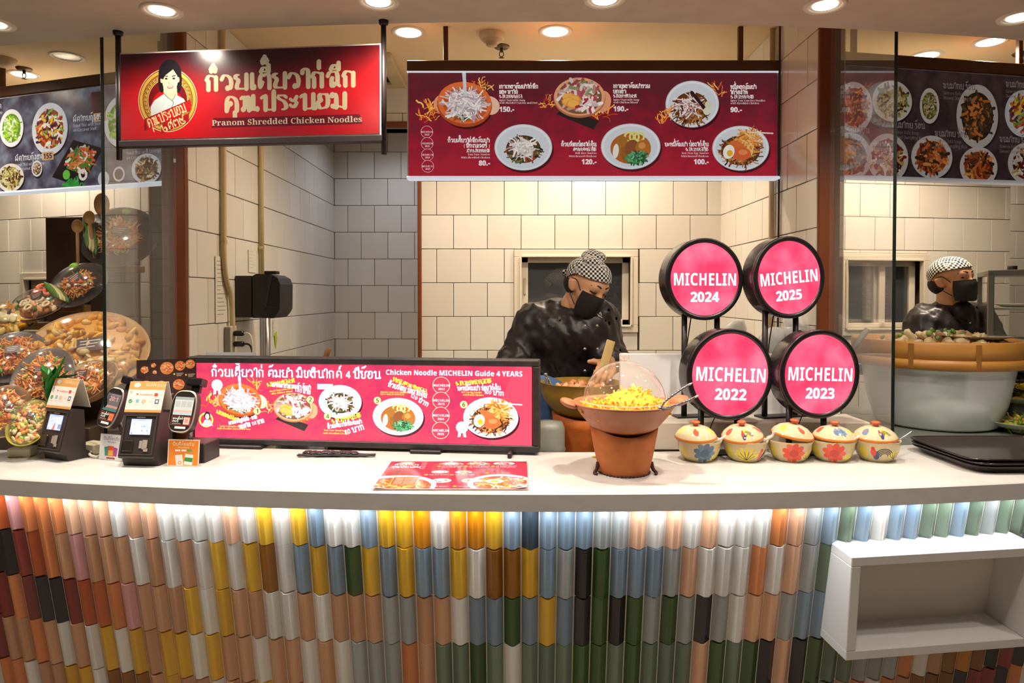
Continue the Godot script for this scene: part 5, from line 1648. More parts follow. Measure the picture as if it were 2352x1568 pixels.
func tray(y: float, t: Transform3D, label: String) -> void:
	var o := thing("serving_tray", label, "tray", Vector3.ZERO, 0.0, "stacked serving trays")
	o.transform = t * Transform3D(Basis(), Vector3(0, y, 0))
	var st := S()
	var W := 0.46
	var D := 0.36
	var rings := []
	for q in [[W - 0.05, D - 0.05, 0.0], [W - 0.012, D - 0.012, 0.022], [W, D, 0.0235], [W, D, 0.02], [W - 0.016, D - 0.016, 0.0235], [W - 0.052, D - 0.052, 0.003]]:
		var r := []
		for p in oval(q[0], q[1], 48, 9.0): r.append(Vector3(p.x, q[2], -p.y))
		rings.append(r)
	for i in [[0, 1], [1, 2], [2, 4], [4, 5]]:
		for k in 48:
			var j := (k + 1) % 48
			quad(st, rings[i[0]][k], rings[i[0]][j], rings[i[1]][j], rings[i[1]][k])
	for k in 48:
		tri(st, Vector3(0, 0.003, 0), rings[5][k], rings[5][(k + 1) % 48])
		tri(st, Vector3(0, 0, 0), rings[0][(k + 1) % 48], rings[0][k])
	obj("tray_shell", st, hexm("3e3a38", 0.14), o)
	st = S(true)
	var pts := []
	for p in oval(W - 0.006, D - 0.006, 48, 9.0): pts.append(Vector3(p.x, 0.0225, -p.y))
	pts.append(pts[0])
	tube(st, pts, 0.0032, 6)
	obj("rim_bead", st, hexm("241f1f", 0.18), o)
func build_counter_things() -> void:
	brazier_set()
	var labels := ["lidded cup with a large blue flower, next to the clay brazier", "lidded cup with yellow sprig and red rooster body, lid with rooster", "lidded cup with a red flower and steeply tipped lid, middle of the row", "lidded cup with a red flower and a blue flower on its lid", "lidded cup painted with black rooster tails, last before the trays"]
	var xs := [1607, 1713, 1816, 1914, 2016]
	for i in 5: build_cup(i, xs[i], labels[i])
	# menu sheet
	var a := on(855, 1128)
	var b := on(1213, 1128)
	var c := on(1210, 1064)
	var d := on(898, 1064)
	var o := thing("menu_sheet", "laminated red printed menu sheet lying on the counter", "menu")
	var st := S(true)
	var n := 10
	for i in n:
		for j in n:
			var q := []
			for e in [[i, j], [i + 1, j], [i + 1, j + 1], [i, j + 1]]:
				var u: float = e[0] / float(n)
				var w: float = e[1] / float(n)
				var p := a.lerp(b, u).lerp(d.lerp(c, u), w)
				p.y = CT + 0.0045 + 0.006 * maxf(0.0, absf(u - 0.5) * 2.0 - 0.8) * 5.0 * (1.0 - w) * (1.0 if u > 0.5 else 0.6)
				q.append([p, Vector2(u, 1.0 - w)])
			for k in [0, 2, 1, 0, 3, 2]: v(st, q[k][0], q[k][1])
	obj("print", st, picture(img_card(), 0.12), o)
	for k in 2: # more sheets below
		st = S()
		quad(st, a + Vector3(-0.002 * k, 0.003 - k * 0.0015, 0.002), b + Vector3(0.003, 0.003 - k * 0.0015, 0.002 + 0.002 * k), c + Vector3(0.001, 0.003 - k * 0.0015, 0), d + Vector3(0, 0.003 - k * 0.0015, 0))
		obj("lower_sheet", st, hexm("e8cfc8", 0.3), o)
	kiosk(140, 1054, -0.42, 0, "black payment kiosk with lit screen nearest the pineapple boat")
	kiosk(330, 1067, -0.1, 1, "black payment kiosk with lit screen between the two card terminals")
	terminal(256, 936, -0.35, 0.35, 0, "dark oval card terminal with dim screen, between the kiosks")
	terminal(419, 945, -0.08, 0.3, 1, "dark oval card terminal with pale screen before the light box")
	# dark leaflet behind the terminals
	o = thing("dark_leaflet", "dark menu leaflet with orange dishes leaning behind the card terminals", "leaflet", at(382, 872, 2.44), 0.42)
	st = S()
	sheet(st, 0.19, 0.145, 0.0)
	obj("print", st, picture(img_dark_poster(), 0.3), o)
	st = S()
	bx(st, Vector3(0, 0, -0.002), Vector3(0.192, 0.147, 0.003))
	bx(st, Vector3(0, -0.16, -0.01), Vector3(0.03, 0.19, 0.006))
	obj("easel", st, hexm("2c2220", 0.5), o)
	# socket strip and wires between the kiosks
	o = thing("power_brick", "beige power adapter with cable between the kiosks", "adapter", on(212, 1042), -0.4)
	st = S()
	bx(st, Vector3(0, 0.02, 0), Vector3(0.07, 0.04, 0.05), 0.006)
	obj("case", st, hexm("cfc6a8", 0.5), o)
	st = S(true)
	tube(st, smooth_path([Vector3(0.02, 0.012, 0.025), Vector3(0.05, 0.01, 0.05), Vector3(0.09, 0.006, 0.05)]), 0.004, 8)
	obj("cable", st, hexm("ddd6c4", 0.5), o)
	o = thing("cable_bundle", "black bundled cable in crumpled plastic under the light box", "cable", on(770, 1050))
	st = S(true)
	for i in 7:
		var path := []
		for k in 9: path.append(Vector3(-0.13 + 0.033 * k, 0.004 + 0.004 * absf(sin(k * 1.3 + i)), 0.012 * sin(k * 0.9 + i * 1.7)))
		tube(st, smooth_path(path, 3), 0.0028, 5)
	obj("loops", st, hexm("1e1a1b", 0.3), o)
	st = S(true)
	for i in 9: ell(st, Vector3(-0.1 + 0.02 * i, 0.009, -0.02 + 0.006 * (i % 3)), Vector3(0.022, 0.009, 0.016), 7, 5, Basis(Vector3.UP, i * 1.1))
	obj("bag", st, hexm("231f21", 0.18), o)
	# trays
	var t := Transform3D(Basis(Vector3.UP, 0.02), Vector3(1.655, CT, -2.268))
	tray(0.0, t, "bottom black tray of the stack at the counter end")
	tray(0.0105, t * Transform3D(Basis(Vector3.UP, 0.015), Vector3(-0.004, 0, 0.003)), "middle black tray of the stack at the counter end")
	tray(0.021, t * Transform3D(Basis(Vector3.UP, -0.02), Vector3(-0.006, 0, -0.002)), "topmost black tray of the stack at the counter end")
	# glass dividers between the stalls
	for s in [-1, 1]:
		var X := -1.374 if s < 0 else 1.287
		var rear := 2.776 if s < 0 else 2.749
		o = thing("glass_divider", "clear glass divider " + ("in front of the left neighbour's food display" if s < 0 else "beside the big steamer pot"), "glass panel", Vector3(X, CT, -(2.29 + rear) / 2))
		st = S()
		bx(st, Vector3(0, 0.9, 0), Vector3(0.01, 1.8, rear - 2.29))
		obj("pane", st, glass(Color("dfe8e2"), 0.05), o)
		st = S()
		bx(st, Vector3(0, 0.9, (rear - 2.29) / 2), Vector3(0.011, 1.8, 0.004), 0.001)
		obj("polished_edge", st, hexm("1c2622", 0.15), o)

# ---------------------------------------------------------------- behind the counter
func on_left_wall(px: float, py: float, off := 0.0) -> Vector3:
	var d := (1.329 - off) * F / (1176.0 - px)
	return at(px, py, d)
func sprinkler(where: Vector3, label: String) -> void:
	var o := thing("sprinkler", label, "sprinkler", where, 0.0, "ceiling sprinklers")
	obj("plate", lathed([Vector2(0.0, -0.012), Vector2(0.034, -0.01), Vector2(0.04, -0.003), Vector2(0.04, 0.0)], 24), hexm("6a5a3c", 0.35, 0.6), o)
	var st := S(true)
	tube(st, [Vector3(0, -0.01, 0), Vector3(0, -0.03, 0)], 0.008, 10)
	for s in [-1, 1]: tube(st, [Vector3(s * 0.008, -0.028, 0), Vector3(s * 0.011, -0.045, 0), Vector3(0, -0.055, 0)], 0.0025, 6)
	ell(st, Vector3(0, -0.058, 0), Vector3(0.014, 0.002, 0.014), 12, 4)
	obj("head", st, hexm("4a3e2a", 0.35, 0.7), o)
func build_kitchen() -> void:
	var steel := hexm("a8aaac", 0.28, 0.85)
	var st := S()
	var o := thing("kitchen_worktop", "low steel worktop behind the counter where the cook works", "worktop")
	bx(st, Vector3(-0.05, 0.885, -2.7), Vector3(2.4, 0.03, 0.46), 0.004)
	obj("top", st, steel, o)
	st = S()
	bx(st, Vector3(-0.05, 0.42, -2.7), Vector3(2.36, 0.84, 0.42))
	obj("cabinet_body", st, hexm("8a8c8e", 0.4, 0.6), o)
	# white ledge and back panel behind the round signs
	o = thing("sign_ledge", "white stepped ledge with back panel behind the round signs", "ledge")
	st = S()
	bx(st, Vector3(0.815, CT + 0.05, -2.505), Vector3(0.93, 0.1, 0.18), 0.004)
	obj("step", st, hexm("d9cfc0", 0.5), o)
	st = S()
	bx(st, Vector3(0.83, CT + 0.216, -2.585), Vector3(0.84, 0.232, 0.018), 0.003)
	obj("back_panel", st, hexm("e2e2e4", 0.3), o)
	# rear brazier with the brass wok
	var clay := grain(Color("a85014"), Color("c46a22"), 0.05, 1, 1, 0.7, 33)
	var c := Vector3((1337 - 1176) * 2.74 / F, 0.9, -2.74)
	o = thing("clay_brazier", "orange clay brazier holding the brass wok, behind the domed pan", "brazier", c)
	saddle_pot(o, 0.09, 0.122, 0.235, 0.02, clay)
	o = thing("brass_wok", "wide brass wok on the rear clay brazier", "wok", c + Vector3(-0.003, 0.195, 0))
	obj("bowl", lathed([Vector2(0, 0), Vector2(0.05, 0.004), Vector2(0.11, 0.04), Vector2(0.15, 0.085), Vector2(0.162, 0.12), Vector2(0.164, 0.158), Vector2(0.167, 0.16), Vector2(0.16, 0.16), Vector2(0.155, 0.12), Vector2(0.1, 0.06), Vector2(0, 0.04)], 48), grain(Color("8a6a1e"), Color("a8842e"), 0.05, 1, 1, 0.35, 36), o)
	var fd := thing("shrimp_heap", "heap of orange shrimp and noodles in the brass wok", "food", c + Vector3(-0.003, 0.195, 0))
	fd.set_meta("kind", "stuff")
	st = S(true)
	lumps(st, 90, Vector3(0, 0.12, 0), Vector3(0.13, 0.04, 0.13), 0.018, ["d88a52", "e2a06a", "c87440", "e8b888"])
	obj("pieces", st, vmat(0.5), fd)
	tongs(Transform3D(Basis(Vector3.UP, 0.3) * Basis(Vector3.BACK, -1.25), at(1254, 862, 2.66)), "steel tongs standing in the brass wok", 0.1, 0.008)
	o = thing("steel_pot", "shallow steel pot behind the brass wok", "pot", at(1352, 905, 3.0))
	obj("wall", lathed([Vector2(0, 0), Vector2(0.1, 0), Vector2(0.106, 0.01), Vector2(0.108, 0.062), Vector2(0.112, 0.064), Vector2(0.104, 0.064), Vector2(0.1, 0.01), Vector2(0, 0.006)], 40), steel, o)
	o.position.y = 0.9
	for ch in o.get_children(): ch.scale = Vector3(1, 5.0, 1)
	o = thing("blue_cloth", "folded blue cloth hanging over the worktop beside the wok", "cloth", at(1262, 890, 2.84))
	st = S(true)
	ell(st, Vector3(0, 0, 0), Vector3(0.085, 0.045, 0.05), 20, 12, Basis(Vector3.BACK, -0.35))
	ell(st, Vector3(-0.03, -0.1, 0), Vector3(0.07, 0.14, 0.045), 20, 12)
	obj("fold", st, grain(Color("3f5a86"), Color("5474a4"), 0.12, 1, 1, 0.9, 41), o)
	o = thing("grey_canister", "grey ridged canister at the end of the light box", "canister", Vector3((1262 - 1176) * 2.62 / F, 0.9, -2.62))
	obj("body", lathed([Vector2(0, 0), Vector2(0.055, 0), Vector2(0.06, 0.02), Vector2(0.06, 0.1), Vector2(0.064, 0.11), Vector2(0.06, 0.12), Vector2(0.06, 0.19), Vector2(0.05, 0.215), Vector2(0, 0.22)], 32), hexm("8e8f84", 0.35), o)
	# wooden pan left on the worktop behind the light box
	o = thing("wooden_pan", "wide shallow wooden pan with stub handle behind the light box", "pan", at(690, 838, 2.78))
	obj("bowl", lathed([Vector2(0, -0.03), Vector2(0.13, -0.028), Vector2(0.165, 0.006), Vector2(0.17, 0.008), Vector2(0.15, 0.0), Vector2(0, -0.015)], 48), grain(Color("7a4426"), Color("96603a"), 0.04, 1, 0.3, 0.5, 45), o)
	st = S(true)
	tube(st, [Vector3(0.085, -0.0, -0.02), Vector3(0.108, 0.065, -0.03)], 0.0115, 12)
	obj("stub_handle", st, grain(Color("7a4a22"), Color("9a6634"), 0.06, 1, 0.2, 0.6, 46), o)
	st = S(true)
	tube(st, [Vector3(0, -0.03, 0), Vector3(0, 0.9 - (EYE - 158 * 2.78 / F), 0)], 0.1, 24)
	obj("foot_ring", st, steel, o)
	# standing leaflet
	o = thing("healthy_menu_stand", "white card stand with grey Thai heading behind the light box", "card stand", Vector3((517 - 1176) * 2.55 / F, CT, -2.6), -0.06)
	st = S()
	sheet(st, 0.19, 0.33, 0.002, Transform3D(Basis(), Vector3(0, 0.17, 0)))
	obj("print", st, picture(img_healthy(), 0.3), o)
	st = S()
	bx(st, Vector3(0, 0.167, 0), Vector3(0.196, 0.336, 0.003))
	bx(st, Vector3(0, 0.003, 0.0), Vector3(0.2, 0.006, 0.06), 0.001)
	obj("holder", st, hexm("e0e0e2", 0.25), o)
	# wall fittings on the tiled wall at the left
	var cream := hexm("c9b583", 0.5)
	for q in [[516, 1.36, "cream conduit pipe running down to the wall socket"], [602, 1.62, "cream conduit pipe running down to the black dispenser"]]:
		var d: float = 1.315 * F / (1176.0 - q[0])
		o = thing("conduit_pipe", q[2], "pipe", Vector3(-1.315, 0, -d), 0.0, "conduit pipes on the tiled wall")
		st = S(true)
		if q[1] < 1.5: tube(st, smooth_path([Vector3(0, 2.85, 0), Vector3(0, 2.2, 0), Vector3(0, 1.75, 0), Vector3(0.004, 1.6, -0.06), Vector3(0.006, 1.5, -0.07), Vector3(0.006, q[1], -0.07)]), 0.012, 10)
		else: tube(st, [Vector3(0, 2.85, 0), Vector3(0, q[1], 0)], 0.012, 10)
		obj("pipe", st, cream, o)
		for y in [2.4, 1.85]:
			st = S(true)
			tube(st, [Vector3(-0.012, y, 0), Vector3(0.008, y, 0)], 0.016, 10)
			obj("clip", st, hexm("b8a878", 0.5), o)
	o = thing("paper_dispenser", "black boxy dispenser mounted on the tiled wall", "dispenser", Vector3(-1.327, 1.598, -3.36))
	st = S()
	extrude(st, PackedVector2Array([Vector2(0, -0.1), Vector2(0.075, -0.1), Vector2(0.075, 0.1), Vector2(0, 0.1)]), -0.1, 0.1)
	obj("bracket", st, hexm("2a2425", 0.5), o)
	st = S()
	extrude(st, PackedVector2Array([Vector2(0.08, -0.103), Vector2(0.18, -0.103), Vector2(0.2, -0.08), Vector2(0.21, -0.06), Vector2(0.212, 0.06), Vector2(0.2, 0.09), Vector2(0.17, 0.106), Vector2(0.1, 0.11), Vector2(0.08, 0.1)]), -0.095, 0.095)
	obj("case", st, hexm("1f1a1b", 0.3), o)
	st = S()
	extrude(st, PackedVector2Array([Vector2(0.135, -0.06), Vector2(0.165, 0.098), Vector2(0.175, 0.098), Vector2(0.145, -0.06)]), 0.095, 0.1)
	bx(st, Vector3(0.17, -0.05, 0.097), Vector3(0.06, 0.004, 0.006))
	obj("cover_seam", st, hexm("3a3435", 0.25), o)
	st = S()
	bx(st, Vector3(0.14, 0.118, 0), Vector3(0.06, 0.016, 0.05), 0.002)
	obj("cap", st, hexm("1a1617", 0.4), o)
	var p := on_left_wall(612, 780, 0.03)
	o = thing("steel_standpipe", "steel standpipe below the black dispenser", "pipe", Vector3(-1.3, 0, p.z))
	st = S(true)
	tube(st, [Vector3(0, 0.9, 0), Vector3(0, 1.5, 0)], 0.02, 14)
	obj("pipe", st, hexm("9a9290", 0.3, 0.7), o)
	p = on_left_wall(533, 780, 0.02)
	o = thing("wall_socket", "cream wall socket box with two plugs", "socket", p)
	st = S()
	bx(st, Vector3(-0.008, 0, 0), Vector3(0.03, 0.13, 0.075), 0.004)
	obj("box", st, hexm("c8bfa6", 0.5), o)
	st = S()
	bx(st, Vector3(-0.006, 0.0, 0.04), Vector3(0.026, 0.12, 0.006), 0.001)
	obj("side_cover", st, hexm("8a8478", 0.5), o)
	for q in [[0.03, "black plug with white cable in the wall socket", "d8d2c0"], [-0.02, "black plug with black cable in the wall socket", "1c1819"]]:
		var g := thing("power_plug", q[1], "plug", p + Vector3(0.007, q[0], 0.0))
		st = S()
		bx(st, Vector3(0.024, 0, 0), Vector3(0.048, 0.024, 0.028), 0.006)
		obj("plug_body", st, hexm("1c1819", 0.4), g)
		st = S(true)
		tube(st, smooth_path([Vector3(0.046, 0, 0), Vector3(0.075, -0.004, 0.005), Vector3(0.09, -0.04, 0.01), Vector3(0.094, -0.12, 0.012), Vector3(0.09, -0.22, 0.012)]), 0.0045, 8)
		obj("cable", st, mat(Color(q[2]), 0.5), g)
	for q in [[509, 665, 0.13, 0.3, 14, "long printed price list taped to the tiled wall"], [580, 600, 0.1, 0.115, 6, "small white notice on the tiled wall beside the second conduit"], [632, 752, 0.07, 0.09, 4, "white paper slip taped below the black dispenser"]]:
		p = on_left_wall(q[0], q[1], 0.001)
		o = thing("wall_notice", q[5], "notice", p, PI / 2)
		st = S()
		sheet(st, q[2], q[3], 0.0015)
		obj("print", st, picture(img_paper(q[4], q[0]), 0.5), o)
		st = S()
		bx(st, Vector3(0, 0, 0), Vector3(q[2], q[3], 0.0015))
		obj("paper", st, hexm("e4e0d0", 0.6), o)
	o = thing("green_note", "lime green paper tag under the white slip on the wall", "note", on_left_wall(632, 780, 0.002), PI / 2)
	st = S()
	extrude(st, PackedVector2Array([Vector2(-0.02, 0.04), Vector2(0.022, 0.045), Vector2(0.026, 0.0), Vector2(0.005, -0.05)]), 0.0, 0.0015)
	obj("paper", st, hexm("b4cc3a", 0.6), o)
	# ceiling fittings
	o = thing("smoke_detector", "round cream smoke detector above the big menu", "smoke detector", Vector3((1130 - 1176) * 3.26 / F, 2.85, -3.26))
	obj("base", lathed([Vector2(0.05, -0.03), Vector2(0.058, -0.022), Vector2(0.062, -0.012), Vector2(0.062, 0.0)], 32), hexm("d8c8a4", 0.5), o)
	obj("chamber", lathed([Vector2(0, -0.058), Vector2(0.026, -0.056), Vector2(0.028, -0.044), Vector2(0.04, -0.04), Vector2(0.05, -0.03)], 32), hexm("c8b48c", 0.5), o)
	sprinkler(Vector3((1152 - 1176) * 3.42 / F, 2.85, -3.42), "dark sprinkler head hanging beside the cream smoke detector")
	sprinkler(Vector3((2338 - 1176) * 3.52 / F, 2.85, -3.52), "dark sprinkler head above the right neighbour's menu")
	sprinkler(Vector3((62 - 1176) * 3.75 / F, 2.85, -3.75), "dark sprinkler head above the left neighbour's menu")
	o = thing("smoke_detector", "round smoke detector at the picture edge above the left neighbour", "smoke detector", Vector3((14 - 1176) * 3.6 / F, 2.85, -3.6))
	obj("base", lathed([Vector2(0.0, -0.04), Vector2(0.04, -0.038), Vector2(0.06, -0.02), Vector2(0.064, 0.0)], 32), hexm("cbb78e", 0.5), o)
	for q in [[Vector3(-0.9, 2.85, -3.78), 0.56, "square ceiling air vent behind the hanging sign"], [Vector3(3.2, 2.85, -4.2), 0.8, "ceiling air conditioner cassette above the right neighbour's menu"]]:
		o = thing("ceiling_vent", q[2], "air vent", q[0])
		var w: float = q[1]
		st = S()
		for b in [[0, w / 2 - 0.04, w, 0.08], [0, -w / 2 + 0.04, w, 0.08]]: bx(st, Vector3(b[0], -0.012, b[1]), Vector3(b[2], 0.03, b[3]), 0.006)
		for s in [-1, 1]: bx(st, Vector3(s * (w / 2 - 0.04), -0.012, 0), Vector3(0.08, 0.03, w - 0.16), 0.006)
		obj("frame", st, hexm("d4bf96", 0.5), o)
		st = S()
		bx(st, Vector3(0, -0.001, 0), Vector3(w - 0.14, 0.004, w - 0.14))
		obj("opening", st, hexm("2a241c", 0.8), o)
		for i in 4:
			st = S()
			bx(st, Vector3(-w * 0.28 + w * 0.187 * i, -0.012, 0), Vector3(0.012, 0.02, w - 0.17), 0.0, Basis(Vector3.BACK, 0.5))
			obj("slat", st, hexm("c8b48c", 0.5), o)
	# dark corner pipe and cream pipe on the right wall
	o = thing("corner_pipe", "thin dark pipe down the right tiled wall beside the big menu", "pipe", Vector3(1.226, 0, -3.13))
	st = S(true)
	tube(st, [Vector3(0, 1.05, 0), Vector3(0, 2.85, 0)], 0.005, 8)
	obj("pipe", st, hexm("3a2620", 0.5), o)
	o = thing("corner_pipe", "cream pipe down the right tiled wall behind the dark pipe", "pipe", Vector3(1.219, 0, -3.2))
	st = S(true)
	tube(st, [Vector3(0, 1.05, 0), Vector3(0, 2.85, 0)], 0.012, 10)
	obj("pipe", st, hexm("c9ab84", 0.5), o)
	# bags and basket behind the signs
	o = thing("plastic_bags", "crumpled clear plastic bags piled behind the round signs", "plastic bag", at(1745, 790, 2.85))
	st = S(true)
	for i in 16:
		ell(st, Vector3(rng.randf_range(-0.16, 0.2), rng.randf_range(-0.06, 0.06), rng.randf_range(-0.05, 0.05)), Vector3(rng.randf_range(0.05, 0.09), rng.randf_range(0.03, 0.07), 0.05), 9, 6, Basis.from_euler(Vector3(rng.randf() * 3, rng.randf() * 3, rng.randf() * 3)))
	obj("film", st, glass(Color("eef0f2"), 0.55, 0.3), o)
	st = S()
	bx(st, Vector3(0.02, -0.22, 0), Vector3(0.5, 0.28, 0.16), 0.01)
	obj("carton", st, hexm("cfc8bc", 0.7), o)
	o = thing("bamboo_basket", "small round bamboo basket seen between the 2024 and 2022 signs", "basket", Vector3((1608 - 1176) * 2.8 / F, 1.18, -2.8))
	obj("weave", lathed([Vector2(0, 0), Vector2(0.07, 0), Vector2(0.09, 0.05), Vector2(0.095, 0.13), Vector2(0.099, 0.132), Vector2(0.088, 0.13), Vector2(0.08, 0.04), Vector2(0, 0.01)], 36), grain(Color("b06a24"), Color("d09040"), 0.2, 0.3, 2.0, 0.6, 52), o)
	st = S(true)
	tube(st, [Vector3(0, 0, 0), Vector3(0, -0.28, 0)], 0.07, 20)
	obj("stand", st, steel, o)

# ---------------------------------------------------------------- the neighbours' stalls
func dish(called: String, label: String, px: float, py: float, d: float, rx: float, rz: float, tilt: float, turn: float, plate: Material, deep: float, builder: Callable, film := true, group := "display dishes of the left neighbour", roll := 0.0) -> Node3D:
	# a plate of model food tipped towards the customer; local y is the plate's axis
	var o := thing(called, label, "food display", at(px, py, d), 0.0, group)
	o.transform = Transform3D(Basis(Vector3.UP, turn) * Basis(Vector3.BACK, roll) * Basis(Vector3.RIGHT, tilt), at(px, py, d))
	var st := S(true)
	lathe(st, [Vector2(0, -deep), Vector2(rx * 0.6, -deep), Vector2(rx * 0.85, -deep * 0.5), Vector2(rx, 0), Vector2(rx * 1.01, 0.003), Vector2(rx * 0.98, 0.003), Vector2(rx * 0.82, -deep * 0.4), Vector2(rx * 0.6, -deep * 0.8), Vector2(0, -deep * 0.8)], 44, Transform3D(), rz / rx)
	obj("plate", st, plate, o)
	st = S(true)
	builder.call(st, rx, rz)
	var f := obj("food", st, vmat(0.45), o)
	f.set_meta("kind", "stuff")
	st = S()
	var w := rx * 0.42
	uvquad(st, Vector3(-w / 2, 0.042, w * 0.28), Vector3(w / 2, 0.042, w * 0.28), Vector3(w / 2, 0.05, -w * 0.28), Vector3(-w / 2, 0.05, -w * 0.28))
	obj("name_card", st, card_mat, o, Transform3D(Basis(Vector3.UP, rng.randf_range(-0.4, 0.4)), Vector3(rx * 0.1, 0.0, -rz * 0.05)))
	if film:
		st = S(true)
		lathe(st, [Vector2(rx * 1.0, 0.004), Vector2(rx * 0.8, 0.036), Vector2(rx * 0.4, 0.056), Vector2(0, 0.06)], 28, Transform3D(), rz / rx)
		obj("cling_film", st, glass(Color("ffffff"), 0.03, 0.12), o)
	return o
var card_mat: StandardMaterial3D
func img_tag() -> Image:
	var cv := Canvas.new(96, 56, Color("4a332c"))
	for i in 3: cv.rect(12, 10 + i * 13, 72 - i * 10, 4, Color("d8cfc4"))
	return cv.img
func build_left() -> void:
	card_mat = picture(img_tag(), 0.3)
	var black := hexm("2e2826", 0.25)
	var grey := hexm("5e5854", 0.3)
	var beige := grain(Color("b98a4a"), Color("d8b070"), 0.05, 1, 1, 0.4, 61)
	var wood := grain(Color("8a6238"), Color("b48a54"), 0.05, 1, 0.2, 0.55, 62)
	var mound := func(st, rx, rz, h, col):
		st.set_color(lin(col))
		ell(st, Vector3(0, 0.0, 0), Vector3(rx, h, rz), 20, 8)
	var noodle := func(st, rx, rz): # pad-thai like heap with shrimp, squid and herbs
		mound.call(st, rx * 0.66, rz * 0.66, 0.02, "c47a30")
		strips(st, 300, Vector3(0, 0.006, 0), Vector3(rx * 0.66, 0.022, rz * 0.66), rx * 0.28, 0.0035, ["dc8c38", "e8a44a", "cc7426", "eebb68"])
		lumps(st, 12, Vector3(0, 0.02, 0), Vector3(rx * 0.6, 0.025, rz * 0.6), 0.011, ["e87850", "f09068", "e8d8c0", "d86a3c"])
		lumps(st, 8, Vector3(0, 0.015, rz * 0.1), Vector3(rx * 0.7, 0.02, rz * 0.7), 0.01, ["4f8a34", "7aa83c", "c8d060"])
	var seafood := func(st, rx, rz):
		mound.call(st, rx * 0.78, rz * 0.78, 0.018, "b8742c")
		lumps(st, 60, Vector3(0, 0.0, 0), Vector3(rx * 0.75, 0.03, rz * 0.75), 0.016, ["d8863c", "c8702c", "e8b070", "8a5a34", "f0d8b0"])
		for i in 5:
			st.set_color(lin("ecd9b0"))
			var pts := []
			var c := Vector3(rng.randf_range(-0.5, 0.5) * rx, 0.035, rng.randf_range(0.0, 0.6) * rz)
			for k in 11: pts.append(c + Vector3(0.013 * cos(TAU * k / 10), 0.003 * sin(k), 0.013 * sin(TAU * k / 10)))
			tube(st, pts, 0.005, 6)
		for i in 5:
			st.set_color(lin(["e8683c", "f08a58"][i % 2]))
			var pts := []
			var c := Vector3(rng.randf_range(-0.5, 0.5) * rx, 0.035, rng.randf_range(-0.7, 0.1) * rz)
			for k in 7: pts.append(c + Vector3(0.02 * cos(PI * k / 6 + i), 0.004, 0.02 * sin(PI * k / 6 + i)))
			tube(st, pts, 0.009, 7, 0.004)
		lumps(st, 12, Vector3(0, 0.02, 0), Vector3(rx * 0.7, 0.02, rz * 0.7), 0.01, ["5a9a38", "3f7a2c"])
	var omelette := func(st, rx, rz):
		mound.call(st, rx * 0.84, rz * 0.84, 0.02, "dca040")
		lumps(st, 110, Vector3(0, 0.004, 0), Vector3(rx * 0.85, 0.022, rz * 0.85), 0.022, ["e8a830", "f0bc48", "d89020", "e8c878"])
		lumps(st, 30, Vector3(-rx * 0.1, 0.02, 0), Vector3(rx * 0.6, 0.025, rz * 0.5), 0.013, ["e8d4a8", "d8b888", "c89a6a"])
		for i in 7:
			st.set_color(lin(["d8cc98", "c4b47c", "e4d8b0"][i % 3]))
			ell(st, Vector3(rng.randf_range(0.0, 0.55) * rx, 0.038, rng.randf_range(-0.1, 0.5) * rz), Vector3(0.022, 0.011, 0.015), 10, 7, Basis(Vector3.UP, rng.randf() * 3))
	var dressed := func(st, rx, rz):
		noodle.call(st, rx * 0.75, rz * 0.75)
		for i in 4: # cucumber and banana-blossom slices along one side
			st.set_color(lin(["3f6a24", "c8b878", "ddd09a", "557f30"][i]))
			ell(st, Vector3(-rx * (0.55 + 0.07 * i), 0.02 + 0.004 * i, 0.02 - 0.01 * i), Vector3(0.012, 0.006, rz * 0.6), 8, 6, Basis(Vector3.UP, 0.25))
		st.set_color(lin("8cc02c"))
		ell(st, Vector3(rx * 0.15, 0.03, -rz * 0.75), Vector3(0.02, 0.012, 0.014), 10, 7)
	dish("display_plate", "large black plate of noodles with banana blossom, topmost of the left display", 275, 545, 3.0, 0.165, 0.15, 1.15, 0.15, black, 0.02, dressed)
	dish("display_plate", "black oval plate of noodles with lime, tipped beside the glass edge", 182, 655, 2.78, 0.118, 0.1, 1.0, 0.3, black, 0.02, dressed, true, "display dishes of the left neighbour", 0.5)
	dish("display_pan", "brown pan of shrimp and squid rings in the left display", 92, 700, 2.75, 0.11, 0.085, 0.75, 0.2, hexm("7a5636", 0.4), 0.03, seafood, true, "display dishes of the left neighbour", 0.25)
	dish("display_plate", "plate of yellow omelette cut by the picture edge", 15, 735, 2.72, 0.11, 0.085, 0.8, 0.1, black, 0.02, omelette)
	dish("display_plate", "very large beige plate of mussels and omelette in the left display", 200, 808, 2.62, 0.225, 0.185, 0.95, 0.1, beige, 0.03, omelette, true, "display dishes of the left neighbour", -0.1)
	dish("display_plate", "dark grey plate of orange noodles with lime at the picture edge", 30, 820, 2.55, 0.115, 0.115, 0.9, 0.2, grey, 0.02, noodle)
	dish("display_plate", "grey plate of noodles behind the pineapple leaves", 95, 868, 2.45, 0.105, 0.125, 0.95, 0.1, grey, 0.02, noodle)
	dish("display_pan", "deep wicker pan of orange noodles behind the payment kiosk", 196, 880, 2.47, 0.125, 0.09, 0.8, 0.0, wood, 0.05, noodle, true, "display dishes of the left neighbour", 0.35)
	dish("coconut_bowl", "brown shell bowl of noodles at the picture edge", 8, 945, 2.3, 0.075, 0.1, 0.95, 0.5, wood, 0.05, noodle, true, "display dishes of the left neighbour", -0.3)
